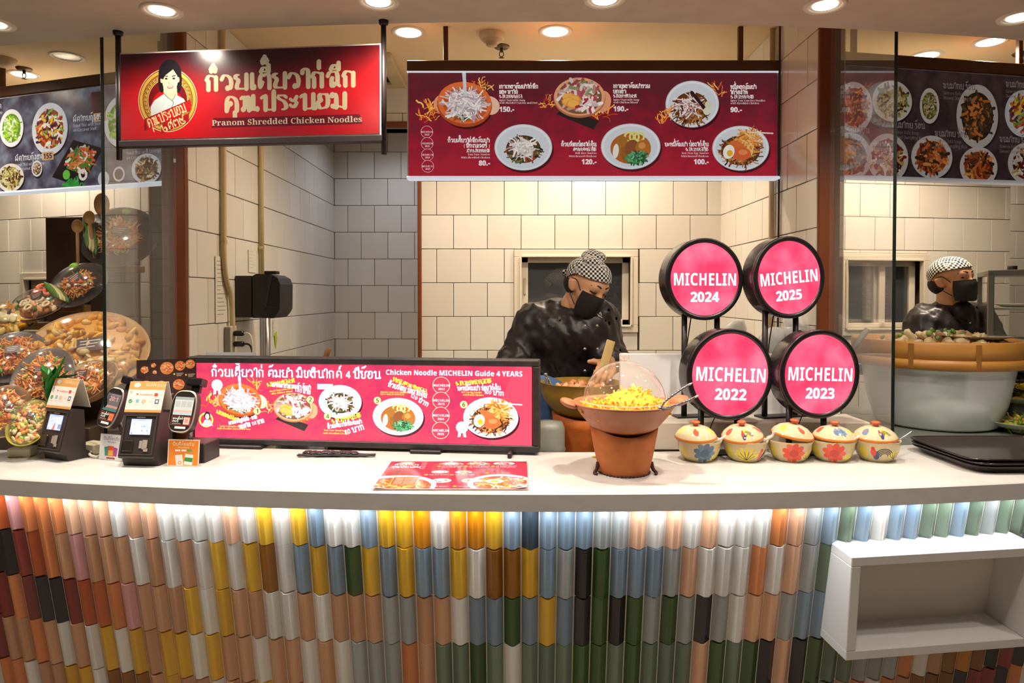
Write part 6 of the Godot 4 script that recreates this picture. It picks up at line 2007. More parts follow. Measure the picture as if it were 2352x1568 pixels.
	# pineapple boat on its small stand
	var o := dish("pineapple_boat", "hollowed pineapple filled with fried rice on a white block", 66, 972, 2.3, 0.062, 0.092, 0.8, 0.25, grain(Color("c8b030"), Color("9a9a3a"), 0.12, 1, 1, 0.6, 66), 0.045, func(st, rx, rz):
		lumps(st, 120, Vector3(0, 0, 0), Vector3(rx * 0.8, 0.03, rz * 0.85), 0.01, ["f0c440", "e8a83a", "f4d878", "e88a58", "f2e0b0", "8aa83c"]), true, "display dishes of the left neighbour", -0.25)
	o = thing("pineapple_leaf_tuft", "green pineapple leaves standing beside the payment kiosk", "plant", at(114, 900, 2.36))
	var st := S(true)
	for i in 11:
		var a := rng.randf() * TAU
		var l := rng.randf_range(0.08, 0.125)
		var out := Vector3(cos(a), 0, sin(a)) * rng.randf_range(0.03, 0.09)
		if i < 3: out = [Vector3(-0.09, -0.01, 0.02), Vector3(0.065, 0.02, 0.02), Vector3(0.1, -0.03, 0.01)][i]
		st = S(true)
		var path := smooth_path([Vector3(0, -0.03, 0), Vector3(out.x * 0.3, l * 0.4, out.z * 0.3), Vector3(out.x, l * 0.85 + out.y, out.z)], 5)
		for k in path.size() - 1:
			var w0 := 0.016 * sin(PI * (0.2 + 0.8 * k / (path.size() - 1)))
			var w1 := 0.016 * sin(PI * (0.2 + 0.8 * (k + 1) / (path.size() - 1)))
			var side := Vector3(-out.z, 0, out.x).normalized()
			if i < 3: side = Vector3(0.2, 0.5, 0.8).normalized()
			var nrm := Vector3(0, 0.004, 0.004)
			quad(st, path[k] - side * w0, path[k] + nrm, path[k + 1] + nrm, path[k + 1] - side * w1)
			quad(st, path[k] + nrm, path[k] + side * w0, path[k + 1] + side * w1, path[k + 1] + nrm)
		obj("leaf", st, hexm(["1f6a24", "2f8a34", "185820"][i % 3], 0.35), o)
	st = S(true)
	tube(st, [Vector3(0, -0.17, -0.01), Vector3(0, -0.02, 0)], 0.018, 12, 0.012)
	obj("core", st, hexm("2a6a28", 0.5), o)
	# risers
	for q in [[50, 1043, 0.075, 0.03, 0.06, "white block under the pineapple boat", "e0dac6", on(50, 1047) + Vector3(0, 0.015, 0)], [168, 708, 0.1, 0.03, 0.06, "pale wooden block under the black lime plate", "c09a5c", at(172, 708, 2.82)], [97, 747, 0.11, 0.03, 0.08, "pale wooden block under the brown seafood pan", "c09a5c", at(98, 748, 2.8)], [280, 618, 0.14, 0.03, 0.06, "pale wooden ledge under the topmost black plate", "b8915a", at(290, 618, 3.06)]]:
		o = thing("display_block", q[5], "block", q[7], 0.1, "display blocks")
		st = S()
		bx(st, Vector3.ZERO, Vector3(q[2], q[3], q[4]), 0.003)
		obj("block", st, mat(Color(q[6]), 0.6), o)
	# stepped dark riser that carries the dishes
	o = thing("display_riser", "dark stepped wooden riser under the left neighbour's dishes", "riser")
	st = S()
	for b in [[-2.25, 2.42, 2.58, 1.13], [-2.3, 2.58, 2.76, 1.25], [-2.3, 2.76, 2.95, 1.42]]:
		bx(st, Vector3(b[0] + 0.06, (CT + b[3]) / 2, -(b[1] + b[2]) / 2), Vector3(1.36, b[3] - CT, b[2] - b[1]), 0.004)
	bx(st, Vector3(-1.92, 1.5, -3.12), Vector3(0.4, 0.92, 0.06), 0.004)
	obj("steps", st, grain(Color("3a281c"), Color("4c3626"), 0.03, 1, 0.3, 0.5, 71), o)
	# wooden ladles in front of the wall
	for q in [[236, 470, 2.98, 0.035, 0.05, 0.16, 0.05, "large dark wooden paddle behind the topmost plate"], [207, 500, 2.95, 0.026, 0.03, 0.2, 0.1, "small wooden ladle leaning beside the topmost plate"], [180, 520, 2.93, 0.027, 0.03, 0.24, -0.02, "wooden ladle with long handle, nearest the brown pan"]]:
		o = thing("wooden_ladle", q[7], "ladle", at(q[0], q[1], q[2]), 0.0, "wooden ladles of the left neighbour")
		var b := Basis(Vector3.BACK, q[6])
		st = S(true)
		lathe(st, [Vector2(0, -0.012), Vector2(q[3] * 0.7, -0.009), Vector2(q[3], 0.0), Vector2(q[3] * 0.9, 0.002), Vector2(q[3] * 0.6, -0.004), Vector2(0, -0.006)], 24, Transform3D(b * Basis(Vector3.RIGHT, PI / 2), Vector3.ZERO), q[4] / q[3])
		obj("spoon_bowl", st, wood, o)
		st = S(true)
		tube(st, [b * Vector3(0, -q[4] * 0.8, 0), b * Vector3(0, -q[4] - q[5], -0.01)], 0.007, 10)
		obj("handle", st, wood, o)
	window("window_2", Transform3D(Basis(Vector3.UP, deg_to_rad(-20)), Vector3(-2.42, 0, -4.0) + Basis(Vector3.UP, deg_to_rad(-20)) * Vector3(-0.38, 1.545, 0)), 0.48, 0.31, 0.05, "")
func build_right() -> void:
	var steel := hexm("b6b8ba", 0.25, 0.85)
	var bamboo := grain(Color("a8702a"), Color("c8924a"), 0.04, 0.15, 1.6, 0.45, 81)
	var c := Vector3(1.842, CT, -2.95)
	# steamer pot
	var o := thing("steamer_pot", "big pale metal steamer pot under the bamboo ring", "pot", c)
	obj("body", lathed([Vector2(0, 0.0), Vector2(0.215, 0.0), Vector2(0.235, 0.012), Vector2(0.262, 0.1), Vector2(0.285, 0.22), Vector2(0.29, 0.25), Vector2(0.296, 0.256), Vector2(0.28, 0.254), Vector2(0.26, 0.12), Vector2(0, 0.05)], 64), hexm("d2d8d8", 0.2, 0.1), o)
	for s in [-1, 1]:
		var st := S(true)
		bx(st, Vector3(s * 0.29, 0.215, 0.0), Vector3(0.05, 0.045, 0.05), 0.01)
		tube(st, smooth_path([Vector3(s * 0.29, 0.212, 0.035), Vector3(s * 0.335, 0.215, 0.03), Vector3(s * 0.352, 0.215, 0.0), Vector3(s * 0.335, 0.215, -0.03), Vector3(s * 0.29, 0.212, -0.035)]), 0.012, 10)
		obj("handle", st, hexm("1a1718", 0.2), o, Transform3D(Basis(Vector3.UP, -0.55), Vector3.ZERO))
	o = thing("bamboo_steamer_ring", "wide bamboo ring on top of the steamer pot", "steamer", c + Vector3(0, 0.256, 0))
	var st := S(true)
	obj("outer_band", lathed([Vector2(0.322, 0.0), Vector2(0.333, 0.002), Vector2(0.333, 0.04), Vector2(0.322, 0.042)], 72), bamboo, o)
	obj("upper_band", lathed([Vector2(0.316, 0.036), Vector2(0.328, 0.04), Vector2(0.33, 0.108), Vector2(0.326, 0.112), Vector2(0.31, 0.112), Vector2(0.31, 0.04)], 72), bamboo, o)
	obj("rack", lathed([Vector2(0, 0.06), Vector2(0.31, 0.06)], 48), grain(Color("a87c46"), Color("c89c60"), 0.2, 3, 0.2, 0.6, 82), o)
	for a in [3.9, 4.6, 5.3]:
		st = S()
		bx(st, Vector3(0.331 * cos(a), 0.055, -0.331 * sin(a)), Vector3(0.004, 0.1, 0.02), 0.001, Basis(Vector3.UP, a))
		obj("lacing", st, hexm("8a5c22", 0.6), o)
	o = thing("steamed_food", "heap of pale dumplings and herbs in the bamboo steamer", "food", c + Vector3(0, 0.316, 0))
	o.set_meta("kind", "stuff")
	st = S(true)
	lumps(st, 120, Vector3(0.03, 0.02, 0), Vector3(0.24, 0.05, 0.22), 0.03, ["c8b088", "b89a6a", "d8c8a4", "a88a5a"])
	lumps(st, 20, Vector3(0, 0.05, 0), Vector3(0.22, 0.04, 0.2), 0.014, ["6a8a3a", "8aa050"])
	obj("pieces", st, vmat(0.5), o)
	o = thing("serving_dish", "white oval dish lying over the steamer edge", "dish", c + Vector3(0.12, 0.37, 0.1))
	obj("plate", lathed([Vector2(0, 0), Vector2(0.09, 0.0), Vector2(0.14, 0.012), Vector2(0.15, 0.014), Vector2(0.1, 0.006), Vector2(0, 0.004)], 40, 0.7), hexm("dcd8cc", 0.2), o)
	o = thing("wooden_paddle", "grey wooden paddle handle sticking out of the steamer", "paddle", at(1985, 778, 2.85))
	st = S(true)
	tube(st, [Vector3(-0.05, -0.045, 0), Vector3(0.015, 0.04, 0)], 0.012, 10)
	obj("handle", st, hexm("8e857c", 0.6), o)
	# plates of food and their metal counter
	for q in [[2335, 915, 2.9, "green square plate of stir-fried vegetables beside the steamer", 0.13], [2350, 975, 2.75, "green plate of noodles nearest the tray stack", 0.13]]:
		o = thing("food_plate", q[3], "plate", at(q[0], q[1], q[2]), 0.1, "plates of the right neighbour")
		obj("plate", lathed([Vector2(0, -0.01), Vector2(q[4] * 0.7, -0.01), Vector2(q[4], 0.012), Vector2(q[4] * 1.02, 0.014), Vector2(q[4] * 0.96, 0.014), Vector2(q[4] * 0.66, -0.004), Vector2(0, -0.004)], 40), hexm("a8b496", 0.25), o)
		st = S(true)
		lumps(st, 60, Vector3.ZERO, Vector3(q[4] * 0.7, 0.035, q[4] * 0.7), 0.014, ["6a7a24", "8a8a30", "4a5a1c", "a8843a", "d8b038"])
		strips(st, 40, Vector3.ZERO, Vector3(q[4] * 0.6, 0.03, q[4] * 0.6), 0.05, 0.004, ["8a9a34", "c89a3a"])
		var f := obj("food", st, vmat(0.45), o)
		f.set_meta("kind", "stuff")
		st = S(true)
		tube(st, [Vector3(0, -0.01, 0), Vector3(0, CT - at(q[0], q[1], q[2]).y, 0)], q[4] * 0.5, 24)
		obj("pedestal", st, hexm("6e7470", 0.3, 0.7), o)
	o = thing("spring_tongs", "black handled tongs lying on the green square plate", "tongs", at(2318, 893, 2.82), 0.2)
	st = S(true)
	for s in [-1, 1]: tube(st, [Vector3(-0.06, 0.02, s * 0.008), Vector3(0.06, -0.012, s * 0.012)], 0.006, 8)
	obj("arm", st, hexm("241f20", 0.3), o)
	o = thing("yellow_garnish", "bright yellow egg garnish behind the green square plate", "food", at(2345, 893, 3.02))
	st = S(true)
	lumps(st, 20, Vector3.ZERO, Vector3(0.06, 0.04, 0.05), 0.016, ["f0c82a", "e8b81c"])
	obj("pieces", st, vmat(0.5), o)
	o.set_meta("kind", "stuff")
	# glass display case
	var p := at(2268, 780, 3.2)
	o = thing("glass_case", "steel framed glass food case at the picture edge", "display case", Vector3(p.x, CT, p.z), -0.5)
	var W := 0.7
	var y0 := 0.33
	var y1 := 0.66
	st = S()
	for x in [0.0, W]:
		for z in [0.0, -0.4]: bx(st, Vector3(x + 0.012, (y0 + y1) / 2, z), Vector3(0.026, y1 - y0, 0.026), 0.003)
	for y in [y0, y1]:
		for z in [0.0, -0.4]: bx(st, Vector3(W / 2 + 0.012, y, z), Vector3(W + 0.026, 0.026, 0.026), 0.003)
		for x in [0.0, W]: bx(st, Vector3(x + 0.012, y, -0.2), Vector3(0.026, 0.026, 0.4), 0.003)
	obj("frame", st, hexm("9a9a92", 0.3, 0.7), o)
	for q in [[Vector3(W / 2, (y0 + y1) / 2, 0.0), Vector3(W - 0.02, y1 - y0 - 0.02, 0.004)], [Vector3(0.012, (y0 + y1) / 2, -0.2), Vector3(0.004, y1 - y0 - 0.02, 0.38)]]:
		st = S()
		bx(st, q[0], q[1])
		obj("pane", st, glass(Color("b8bcae"), 0.12), o)
	st = S()
	bx(st, Vector3(W / 2, y0 + 0.16, -0.2), Vector3(W - 0.04, 0.01, 0.36))
	obj("shelf", st, hexm("b8b8ac", 0.3, 0.5), o)
	obj("roof_knob", lathed([Vector2(0.02, 0), Vector2(0.02, 0.02), Vector2(0, 0.02)], 16), hexm("241f20", 0.4), o, Transform3D(Basis(), Vector3(0.1, y1 + 0.012, -0.05)))
	st = S()
	bx(st, Vector3(W / 2 + 0.012, y0 / 2, -0.2), Vector3(W + 0.03, y0 - 0.03, 0.42), 0.004)
	obj("cabinet", st, hexm("3c3834", 0.35, 0.5), o)
	o = thing("case_plate", "grey plate standing on the shelf of the glass case", "plate", Vector3(p.x + 0.3, CT + y0 + 0.166, p.z - 0.18))
	obj("plate", lathed([Vector2(0, 0), Vector2(0.08, 0.0), Vector2(0.12, 0.015), Vector2(0.115, 0.017), Vector2(0, 0.006)], 32), hexm("8a8a80", 0.3), o)
	window("window_3", Transform3D(Basis(Vector3.UP, deg_to_rad(9)), Vector3(1.94, 0, -4.08) + Basis(Vector3.UP, deg_to_rad(9)) * Vector3(0.32, 1.61, 0)), 0.51, 0.41, 0.0, "")

# ---------------------------------------------------------------- people: tapered capsules joined smoothly and meshed as surface nets
func cap_dist(p: Vector3, b: Array) -> float:
	var a: Vector3 = b[0]
	var ab: Vector3 = b[1] - a
	var t := clampf((p - a).dot(ab) / maxf(1e-9, ab.length_squared()), 0.0, 1.0)
	return p.distance_to(a + ab * t) - lerpf(b[2], b[3], t)
func smin(a: float, b: float, k: float) -> float:
	var h := maxf(k - absf(a - b), 0.0) / k
	return minf(a, b) - h * h * k * 0.25
func field_at(bones: Array, k: float, p: Vector3) -> float:
	var f := 1.0
	for b in bones: f = smin(f, cap_dist(p, b), k)
	return f
func hit(bones: Array, k: float, px: float, py: float, d0: float) -> Vector3:
	var eye := Vector3(0, EYE, 0)
	var dir := (at(px, py, 3.0) - eye).normalized()
	var s := d0
	for i in 60:
		var f := field_at(bones, k, eye + dir * s)
		s += f * 0.9
		if f < 0.0005: break
	return eye + dir * s
func nets(st: SurfaceTool, bones: Array, k: float, cell: float, wrinkle := 0.0) -> void:
	var lo := Vector3(INF, INF, INF)
	var hi := -lo
	for b in bones:
		for q in 2:
			var r: Vector3 = Vector3.ONE * (b[2 + q] + k * 0.3 + cell * 2)
			lo = lo.min(b[q] - r)
			hi = hi.max(b[q] + r)
	var nx := int((hi.x - lo.x) / cell) + 2
	var ny := int((hi.y - lo.y) / cell) + 2
	var nz := int((hi.z - lo.z) / cell) + 2
	var f := PackedFloat32Array()
	f.resize(nx * ny * nz)
	f.fill(1.0)
	for b in bones:
		var a: Vector3 = b[0]
		var ab: Vector3 = b[1] - a
		var il := 1.0 / maxf(1e-9, ab.length_squared())
		var ra: float = b[2]
		var rb: float = b[3]
		var m := maxf(ra, rb) + k + cell * 2
		var p0 := (a.min(b[1]) - Vector3.ONE * m - lo) / cell
		var p1 := (a.max(b[1]) + Vector3.ONE * m - lo) / cell
		for z in range(maxi(0, int(p0.z)), mini(nz, int(p1.z) + 1)):
			for y in range(maxi(0, int(p0.y)), mini(ny, int(p1.y) + 1)):
				var row := (z * ny + y) * nx
				for x in range(maxi(0, int(p0.x)), mini(nx, int(p1.x) + 1)):
					var p := lo + Vector3(x, y, z) * cell - a
					var t := clampf(p.dot(ab) * il, 0.0, 1.0)
					var d := (p - ab * t).length() - ra - (rb - ra) * t
					var g := f[row + x]
					var h := k - absf(g - d)
					f[row + x] = minf(g, d) - (h * h * 0.25 / k if h > 0.0 else 0.0)
	var n := cloud(5, 9.0)
	if wrinkle > 0.0:
		for z in nz:
			for y in ny:
				for x in nx:
					var i := (z * ny + y) * nx + x
					if f[i] < 0.06:
						var p := lo + Vector3(x, y, z) * cell
						f[i] += wrinkle * (n.get_noise_3d(p.x, p.y * 0.45 + p.x * 0.3, p.z) - 0.9 * absf(n.get_noise_3d(p.x * 1.2 + p.y * 0.9, p.y * 0.3 - p.x * 0.3, p.z + 5.0)))
	var id := {}
	var pts := []
	for z in nz - 1:
		for y in ny - 1:
			for x in nx - 1:
				var i := (z * ny + y) * nx + x
				if absf(f[i]) > cell * 2.0: continue
				var v8 := [f[i], f[i + 1], f[i + nx], f[i + nx + 1], f[i + nx * ny], f[i + nx * ny + 1], f[i + nx * ny + nx], f[i + nx * ny + nx + 1]]
				var neg := 0
				for q in v8: neg += int(q < 0.0)
				if neg == 0 or neg == 8: continue
				var sum := Vector3.ZERO
				var cnt := 0
				for e in [[0, 1], [2, 3], [4, 5], [6, 7], [0, 2], [1, 3], [4, 6], [5, 7], [0, 4], [1, 5], [2, 6], [3, 7]]:
					var A: float = v8[e[0]]
					var B: float = v8[e[1]]
					if (A < 0.0) != (B < 0.0):
						var t := A / (A - B)
						var pa := Vector3(e[0] & 1, (e[0] >> 1) & 1, e[0] >> 2)
						var pb := Vector3(e[1] & 1, (e[1] >> 1) & 1, e[1] >> 2)
						sum += pa.lerp(pb, t)
						cnt += 1
				id[i] = pts.size()
				pts.append(lo + (Vector3(x, y, z) + sum / cnt) * cell)
	for i in id:
		var z: int = i / (nx * ny)
		var y: int = (i / nx) % ny
		var x: int = i % nx
		if x == 0 or y == 0 or z == 0: continue
		var s: float = f[i]
		for ax in [[1, nx, nx * ny], [nx, nx * ny, 1], [nx * ny, 1, nx]]:
			var o: float = f[i + ax[0]]
			if (s < 0.0) == (o < 0.0): continue
			var A: int = i - ax[1] - ax[2]
			if not (id.has(A) and id.has(i - ax[1]) and id.has(i - ax[2])): continue
			var a: Vector3 = pts[id[A]]
			var b: Vector3 = pts[id[i - ax[2]]]
			var c: Vector3 = pts[id[i]]
			var d: Vector3 = pts[id[i - ax[1]]]
			if s < 0.0: quad(st, a, b, c, d)
			else: quad(st, a, d, c, b)
func hand_bones(w: Vector3, dir: Vector3, side: Vector3, curl: float) -> Array:
	# palm, four unequal bent fingers and a thumb leaving the side of the palm
	dir = dir.normalized()
	side = (side - dir * side.dot(dir)).normalized()
	var dn := dir.cross(side).normalized()
	var out := [[w, w + dir * 0.045, 0.03, 0.026], [w + side * 0.016, w + dir * 0.075 + side * 0.026, 0.022, 0.017], [w - side * 0.016, w + dir * 0.072 - side * 0.028, 0.022, 0.016]]
	for i in 4:
		var p := w + dir * (0.085 - 0.004 * absf(i - 1.3)) + side * (0.03 - 0.02 * i)
		var d := dir
		var l: float = [0.036, 0.042, 0.038, 0.029][i]
		for k in 3:
			d = d.rotated(side, -curl * (0.5 + 0.4 * k)).normalized()
			out.append([p, p + d * l, 0.0095 - 0.0008 * k, 0.0088 - 0.0008 * k])
			p += d * l
			l *= 0.75
	var q := w + dir * 0.02 + side * 0.026
	var e := (dir * 0.6 + side * 0.8 + dn * 0.2).normalized()
	out.append([q, q + e * 0.042, 0.014, 0.011])
	out.append([q + e * 0.042, q + e * 0.042 + (e + dir * 0.8).normalized() * 0.034, 0.011, 0.009])
	return out
var check_m: StandardMaterial3D
func person(label: String, J: Dictionary, head: Transform3D, skin: Color, eyes_down: bool, knot: bool, cell := 0.013) -> Dictionary:
	var o := thing("person", label, "person")
	var sk := mat(skin, 0.5)
	var chest: Vector3 = (J.sl + J.sr) / 2
	var pel: Vector3 = J.pelvis
	var mid := chest.lerp(pel, 0.5)
	var ac: Vector3 = (J.sr - J.sl).normalized()
	var fw := ac.cross(Vector3.UP).normalized()
	if J.get("flip", false): fw = -fw
	var torso := [[J.sl + ac * 0.03, J.sr - ac * 0.03, 0.062, 0.062]]
	for s in [-1, 1]:
		torso.append([chest + ac * s * 0.075 + Vector3(0, -0.06, 0), mid + ac * s * 0.06, 0.105, 0.1])
		torso.append([mid + ac * s * 0.06, pel + ac * s * 0.07, 0.1, 0.11])
	torso.append([chest + Vector3(0, 0.0, 0), J.neck, 0.075, 0.055])
	var arms := []
	var sleeves := []
	for q in [[J.sl, J.el, J.wl], [J.sr, J.er, J.wr]]:
		arms.append([q[0], q[1], 0.05, 0.042])
		arms.append([q[1], q[2], 0.041, 0.028])
		sleeves.append([q[0], q[1], 0.072, 0.064])
		sleeves.append([q[1], q[1].lerp(q[2], J.get("sleeve", 0.35)), 0.06, 0.054])
	var legs := []
	for s in [-1, 1]:
		var hip: Vector3 = pel + ac * s * 0.09 + Vector3(0, -0.03, 0)
		var foot := Vector3(hip.x + ac.x * s * 0.02, 0.06, pel.z - 0.05)
		var knee := hip.lerp(foot, 0.5) + fw * 0.02
		legs.append([hip, knee, 0.085, 0.06])
		legs.append([knee, foot, 0.058, 0.042])
		legs.append([foot + Vector3(0, -0.02, 0), foot + fw * 0.14 + Vector3(0, -0.03, 0), 0.04, 0.03])
	var neck_top: Vector3 = head * Vector3(0, -0.05, -0.02)
	var body := torso + arms + legs + [[J.neck + Vector3(0, -0.02, 0), neck_top, 0.056, 0.054]]
	var st := S(true)
	nets(st, body, 0.03, cell)
	# hands and head on finer grids in the same mesh
	for q in [[J.el, J.wl, 1.0], [J.er, J.wr, -1.0]]:
		nets(st, hand_bones(q[1], q[1] - q[0], ac * q[2] + Vector3(0, 0.6, 0), 0.55), 0.01, 0.0042)
	var hb := []
	for b in [[Vector3(0, 0.034, -0.035), Vector3(0, 0.032, 0.012), 0.081, 0.08], [Vector3(0, -0.02, 0.02), Vector3(0, -0.072, 0.052), 0.062, 0.036], [Vector3(0.03, -0.025, 0.048), Vector3(-0.03, -0.025, 0.048), 0.04, 0.04], [Vector3(0, 0.008, 0.088), Vector3(0, -0.026, 0.104), 0.01, 0.015], [Vector3(-0.03, 0.03, 0.072), Vector3(0.03, 0.03, 0.072), 0.02, 0.02], [Vector3(-0.014, -0.03, 0.094), Vector3(0.014, -0.03, 0.094), 0.009, 0.009], [Vector3(-0.016, -0.055, 0.086), Vector3(0.016, -0.055, 0.086), 0.01, 0.01], [Vector3(0, -0.05, -0.02), Vector3(0, -0.11, -0.03), 0.055, 0.055]]:
		hb.append([head * b[0], head * b[1], b[2], b[3]])
	for s in [-1, 1]:
		hb.append([head * Vector3(s * 0.083, 0.012, -0.008), head * Vector3(s * 0.08, -0.022, 0.002), 0.014, 0.009])
		hb.append([head * Vector3(s * 0.09, 0.008, -0.02), head * Vector3(s * 0.086, -0.016, -0.012), 0.008, 0.007])
	nets(st, hb, 0.016, 0.0046)
	obj("body", st, sk, o)
	# clothes
	var cloth := grain(Color("1f1a1c"), Color("292325"), 0.1, 1, 1, 0.4, 92)
	var jac := []
	for b in torso: jac.append([b[0], b[1], b[2] + 0.03, b[3] + 0.026])
	jac.pop_back()
	jac.append([chest + Vector3(0, 0.0, 0), chest.lerp(J.neck, 0.75), 0.1, 0.076])
	jac.append_array(sleeves)
	st = S(true)
	nets(st, jac, 0.05, 0.0095, 0.018)
	var jk := obj("jacket", st, cloth, o)
	st = S(true) # stand-up collar
	var nd: Vector3 = (neck_top - J.neck).normalized()
	var nb := Basis(ac, nd, ac.cross(nd).normalized())
	lathe(st, [Vector2(0.082, -0.03), Vector2(0.076, 0.0), Vector2(0.07, 0.022), Vector2(0.066, 0.022), Vector2(0.07, -0.02)], 32, Transform3D(nb, J.neck + nd * 0.012))
	obj("collar", st, cloth, jk)
	var trousers := []
	for b in legs.slice(0, 2) + legs.slice(3, 5): trousers.append([b[0], b[1], b[2] + 0.018, b[3] + 0.022])
	trousers.append([pel - ac * 0.07, pel + ac * 0.07, 0.125, 0.125])
	st = S(true)
	nets(st, trousers, 0.04, 0.018)
	obj("trousers", st, hexm("23252c", 0.8), o)
	for q in [legs[2], legs[5]]:
		st = S(true)
		nets(st, [[q[0], q[1], q[2] + 0.008, q[3] + 0.01]], 0.02, 0.012)
		obj("shoe", st, hexm("161415", 0.4), o)
	# hair at the nape, cap, mask
	st = S(true)
	ell(st, head * Vector3(0, -0.01, -0.045), Vector3(0.08, 0.062, 0.072), 24, 14, head.basis)
	obj("hair", st, hexm("1a1514", 0.7), o)
	st = S(true)
	var cap := []
	var rows := 12
	var cols := 40
	for r in rows + 1:
		var ring := []
		for c in cols:
			var a := TAU * c / cols
			var front := cos(a)
			var low := 0.05 + 0.016 * front if front > 0 else 0.05 + 0.08 * front
			var fr := float(r) / rows
			var el := lerpf(asin(clampf((low - 0.04) / 0.088, -0.9, 0.9)), PI / 2, fr)
			var fold := 1.0 + 0.014 * sin(a * 5.0 + r * 0.7) * (1.0 - fr) + (0.05 * maxf(0.0, sin(fr * PI)) if knot else 0.0)
			ring.append(head * Vector3(0.097 * cos(el) * sin(a) * fold, 0.04 + 0.088 * sin(el) * fold, -0.008 + 0.108 * cos(el) * cos(a) * fold))
		cap.append(ring)
	for r in rows:
		for c in cols: quad(st, cap[r][c], cap[r][(c + 1) % cols], cap[r + 1][(c + 1) % cols], cap[r + 1][c])
	var hat := obj("checked_cap", st, check_m, o)
	if knot:
		st = S(true)
		ell(st, head * Vector3(0.02, 0.125, -0.05), Vector3(0.06, 0.03, 0.055), 18, 10, head.basis * Basis(Vector3.BACK, 0.3))
		ell(st, head * Vector3(-0.015, 0.115, -0.01), Vector3(0.055, 0.025, 0.05), 18, 10, head.basis)
		obj("folded_crown", st, check_m, hat)
		st = S(true)
		for q in [Vector3(-0.02, 0.0, -0.13), Vector3(0.015, -0.02, -0.135), Vector3(0.0, 0.025, -0.125)]: ell(st, head * q, Vector3(0.026, 0.018, 0.012), 12, 8, head.basis * Basis(Vector3.BACK, q.x * 20.0))
		obj("tied_tail", st, check_m, hat)
	st = S(true)
	var grid := []
	for r in 11:
		var w := 1.0 - 2.0 * r / 10.0
		var line := []
		for c in 17:
			var u := -1.0 + 2.0 * c / 16.0
			var a := u * 1.28 * (1.0 - 0.08 * w * w)
			var nose := 0.018 * exp(-u * u * 14.0) * clampf(w + 0.4, 0.0, 1.0)
			var pleat := 0.0015 * sin(w * 14.0)
			line.append(head * Vector3(0.079 * sin(a), -0.05 + 0.05 * w - 0.012 * (1.0 - absf(u)) * float(w < 0) * -w, 0.024 + (0.088 + pleat) * cos(a) * (1.0 - 0.12 * w * w) + nose))
		grid.append(line)
	for r in 10:
		for c in 16: quad(st, grid[r + 1][c], grid[r + 1][c + 1], grid[r][c + 1], grid[r][c])
	var mask := obj("face_mask", st, hexm("191617", 0.55), o)
	st = S(true)
	for s in [-1, 1]:
		tube(st, smooth_path([head * Vector3(s * 0.077, -0.006, 0.045), head * Vector3(s * 0.086, 0.026, 0.01), head * Vector3(s * 0.092, 0.022, -0.02)]), 0.0022, 6)
		tube(st, smooth_path([head * Vector3(s * 0.074, -0.075, 0.045), head * Vector3(s * 0.086, -0.04, 0.0), head * Vector3(s * 0.094, -0.012, -0.024)]), 0.0022, 6)
	obj("ear_loops", st, hexm("141112", 0.5), mask)
	for s in [-1, 1]:
		st = S(true)
		tube(st, smooth_path([head * Vector3(s * 0.014, 0.036, 0.094), head * Vector3(s * 0.034, 0.042, 0.088), head * Vector3(s * 0.056, 0.034, 0.07)]), 0.0042, 6, 0.0026)
		obj("eyebrow", st, hexm("1c1412", 0.8), o)
		st = S(true)
		if eyes_down: tube(st, smooth_path([head * Vector3(s * 0.017, 0.012, 0.085), head * Vector3(s * 0.034, 0.007, 0.088), head * Vector3(s * 0.052, 0.011, 0.074)]), 0.003, 6)
		else: ell(st, head * Vector3(s * 0.034, 0.014, 0.08), Vector3(0.014, 0.0055, 0.008), 12, 8, head.basis)
		obj("eye", st, hexm("20140f", 0.3), o)
	return {"node": o, "jacket": jac, "jk": jk}
func aim(c: Vector3, look: Vector3, roll := 0.0) -> Transform3D:
	# head frame: +z along look
	var z := look.normalized()
	var x := Vector3.UP.cross(z).normalized()
	return Transform3D(Basis(x, z.cross(x), z) * Basis(Vector3.BACK, roll), c)
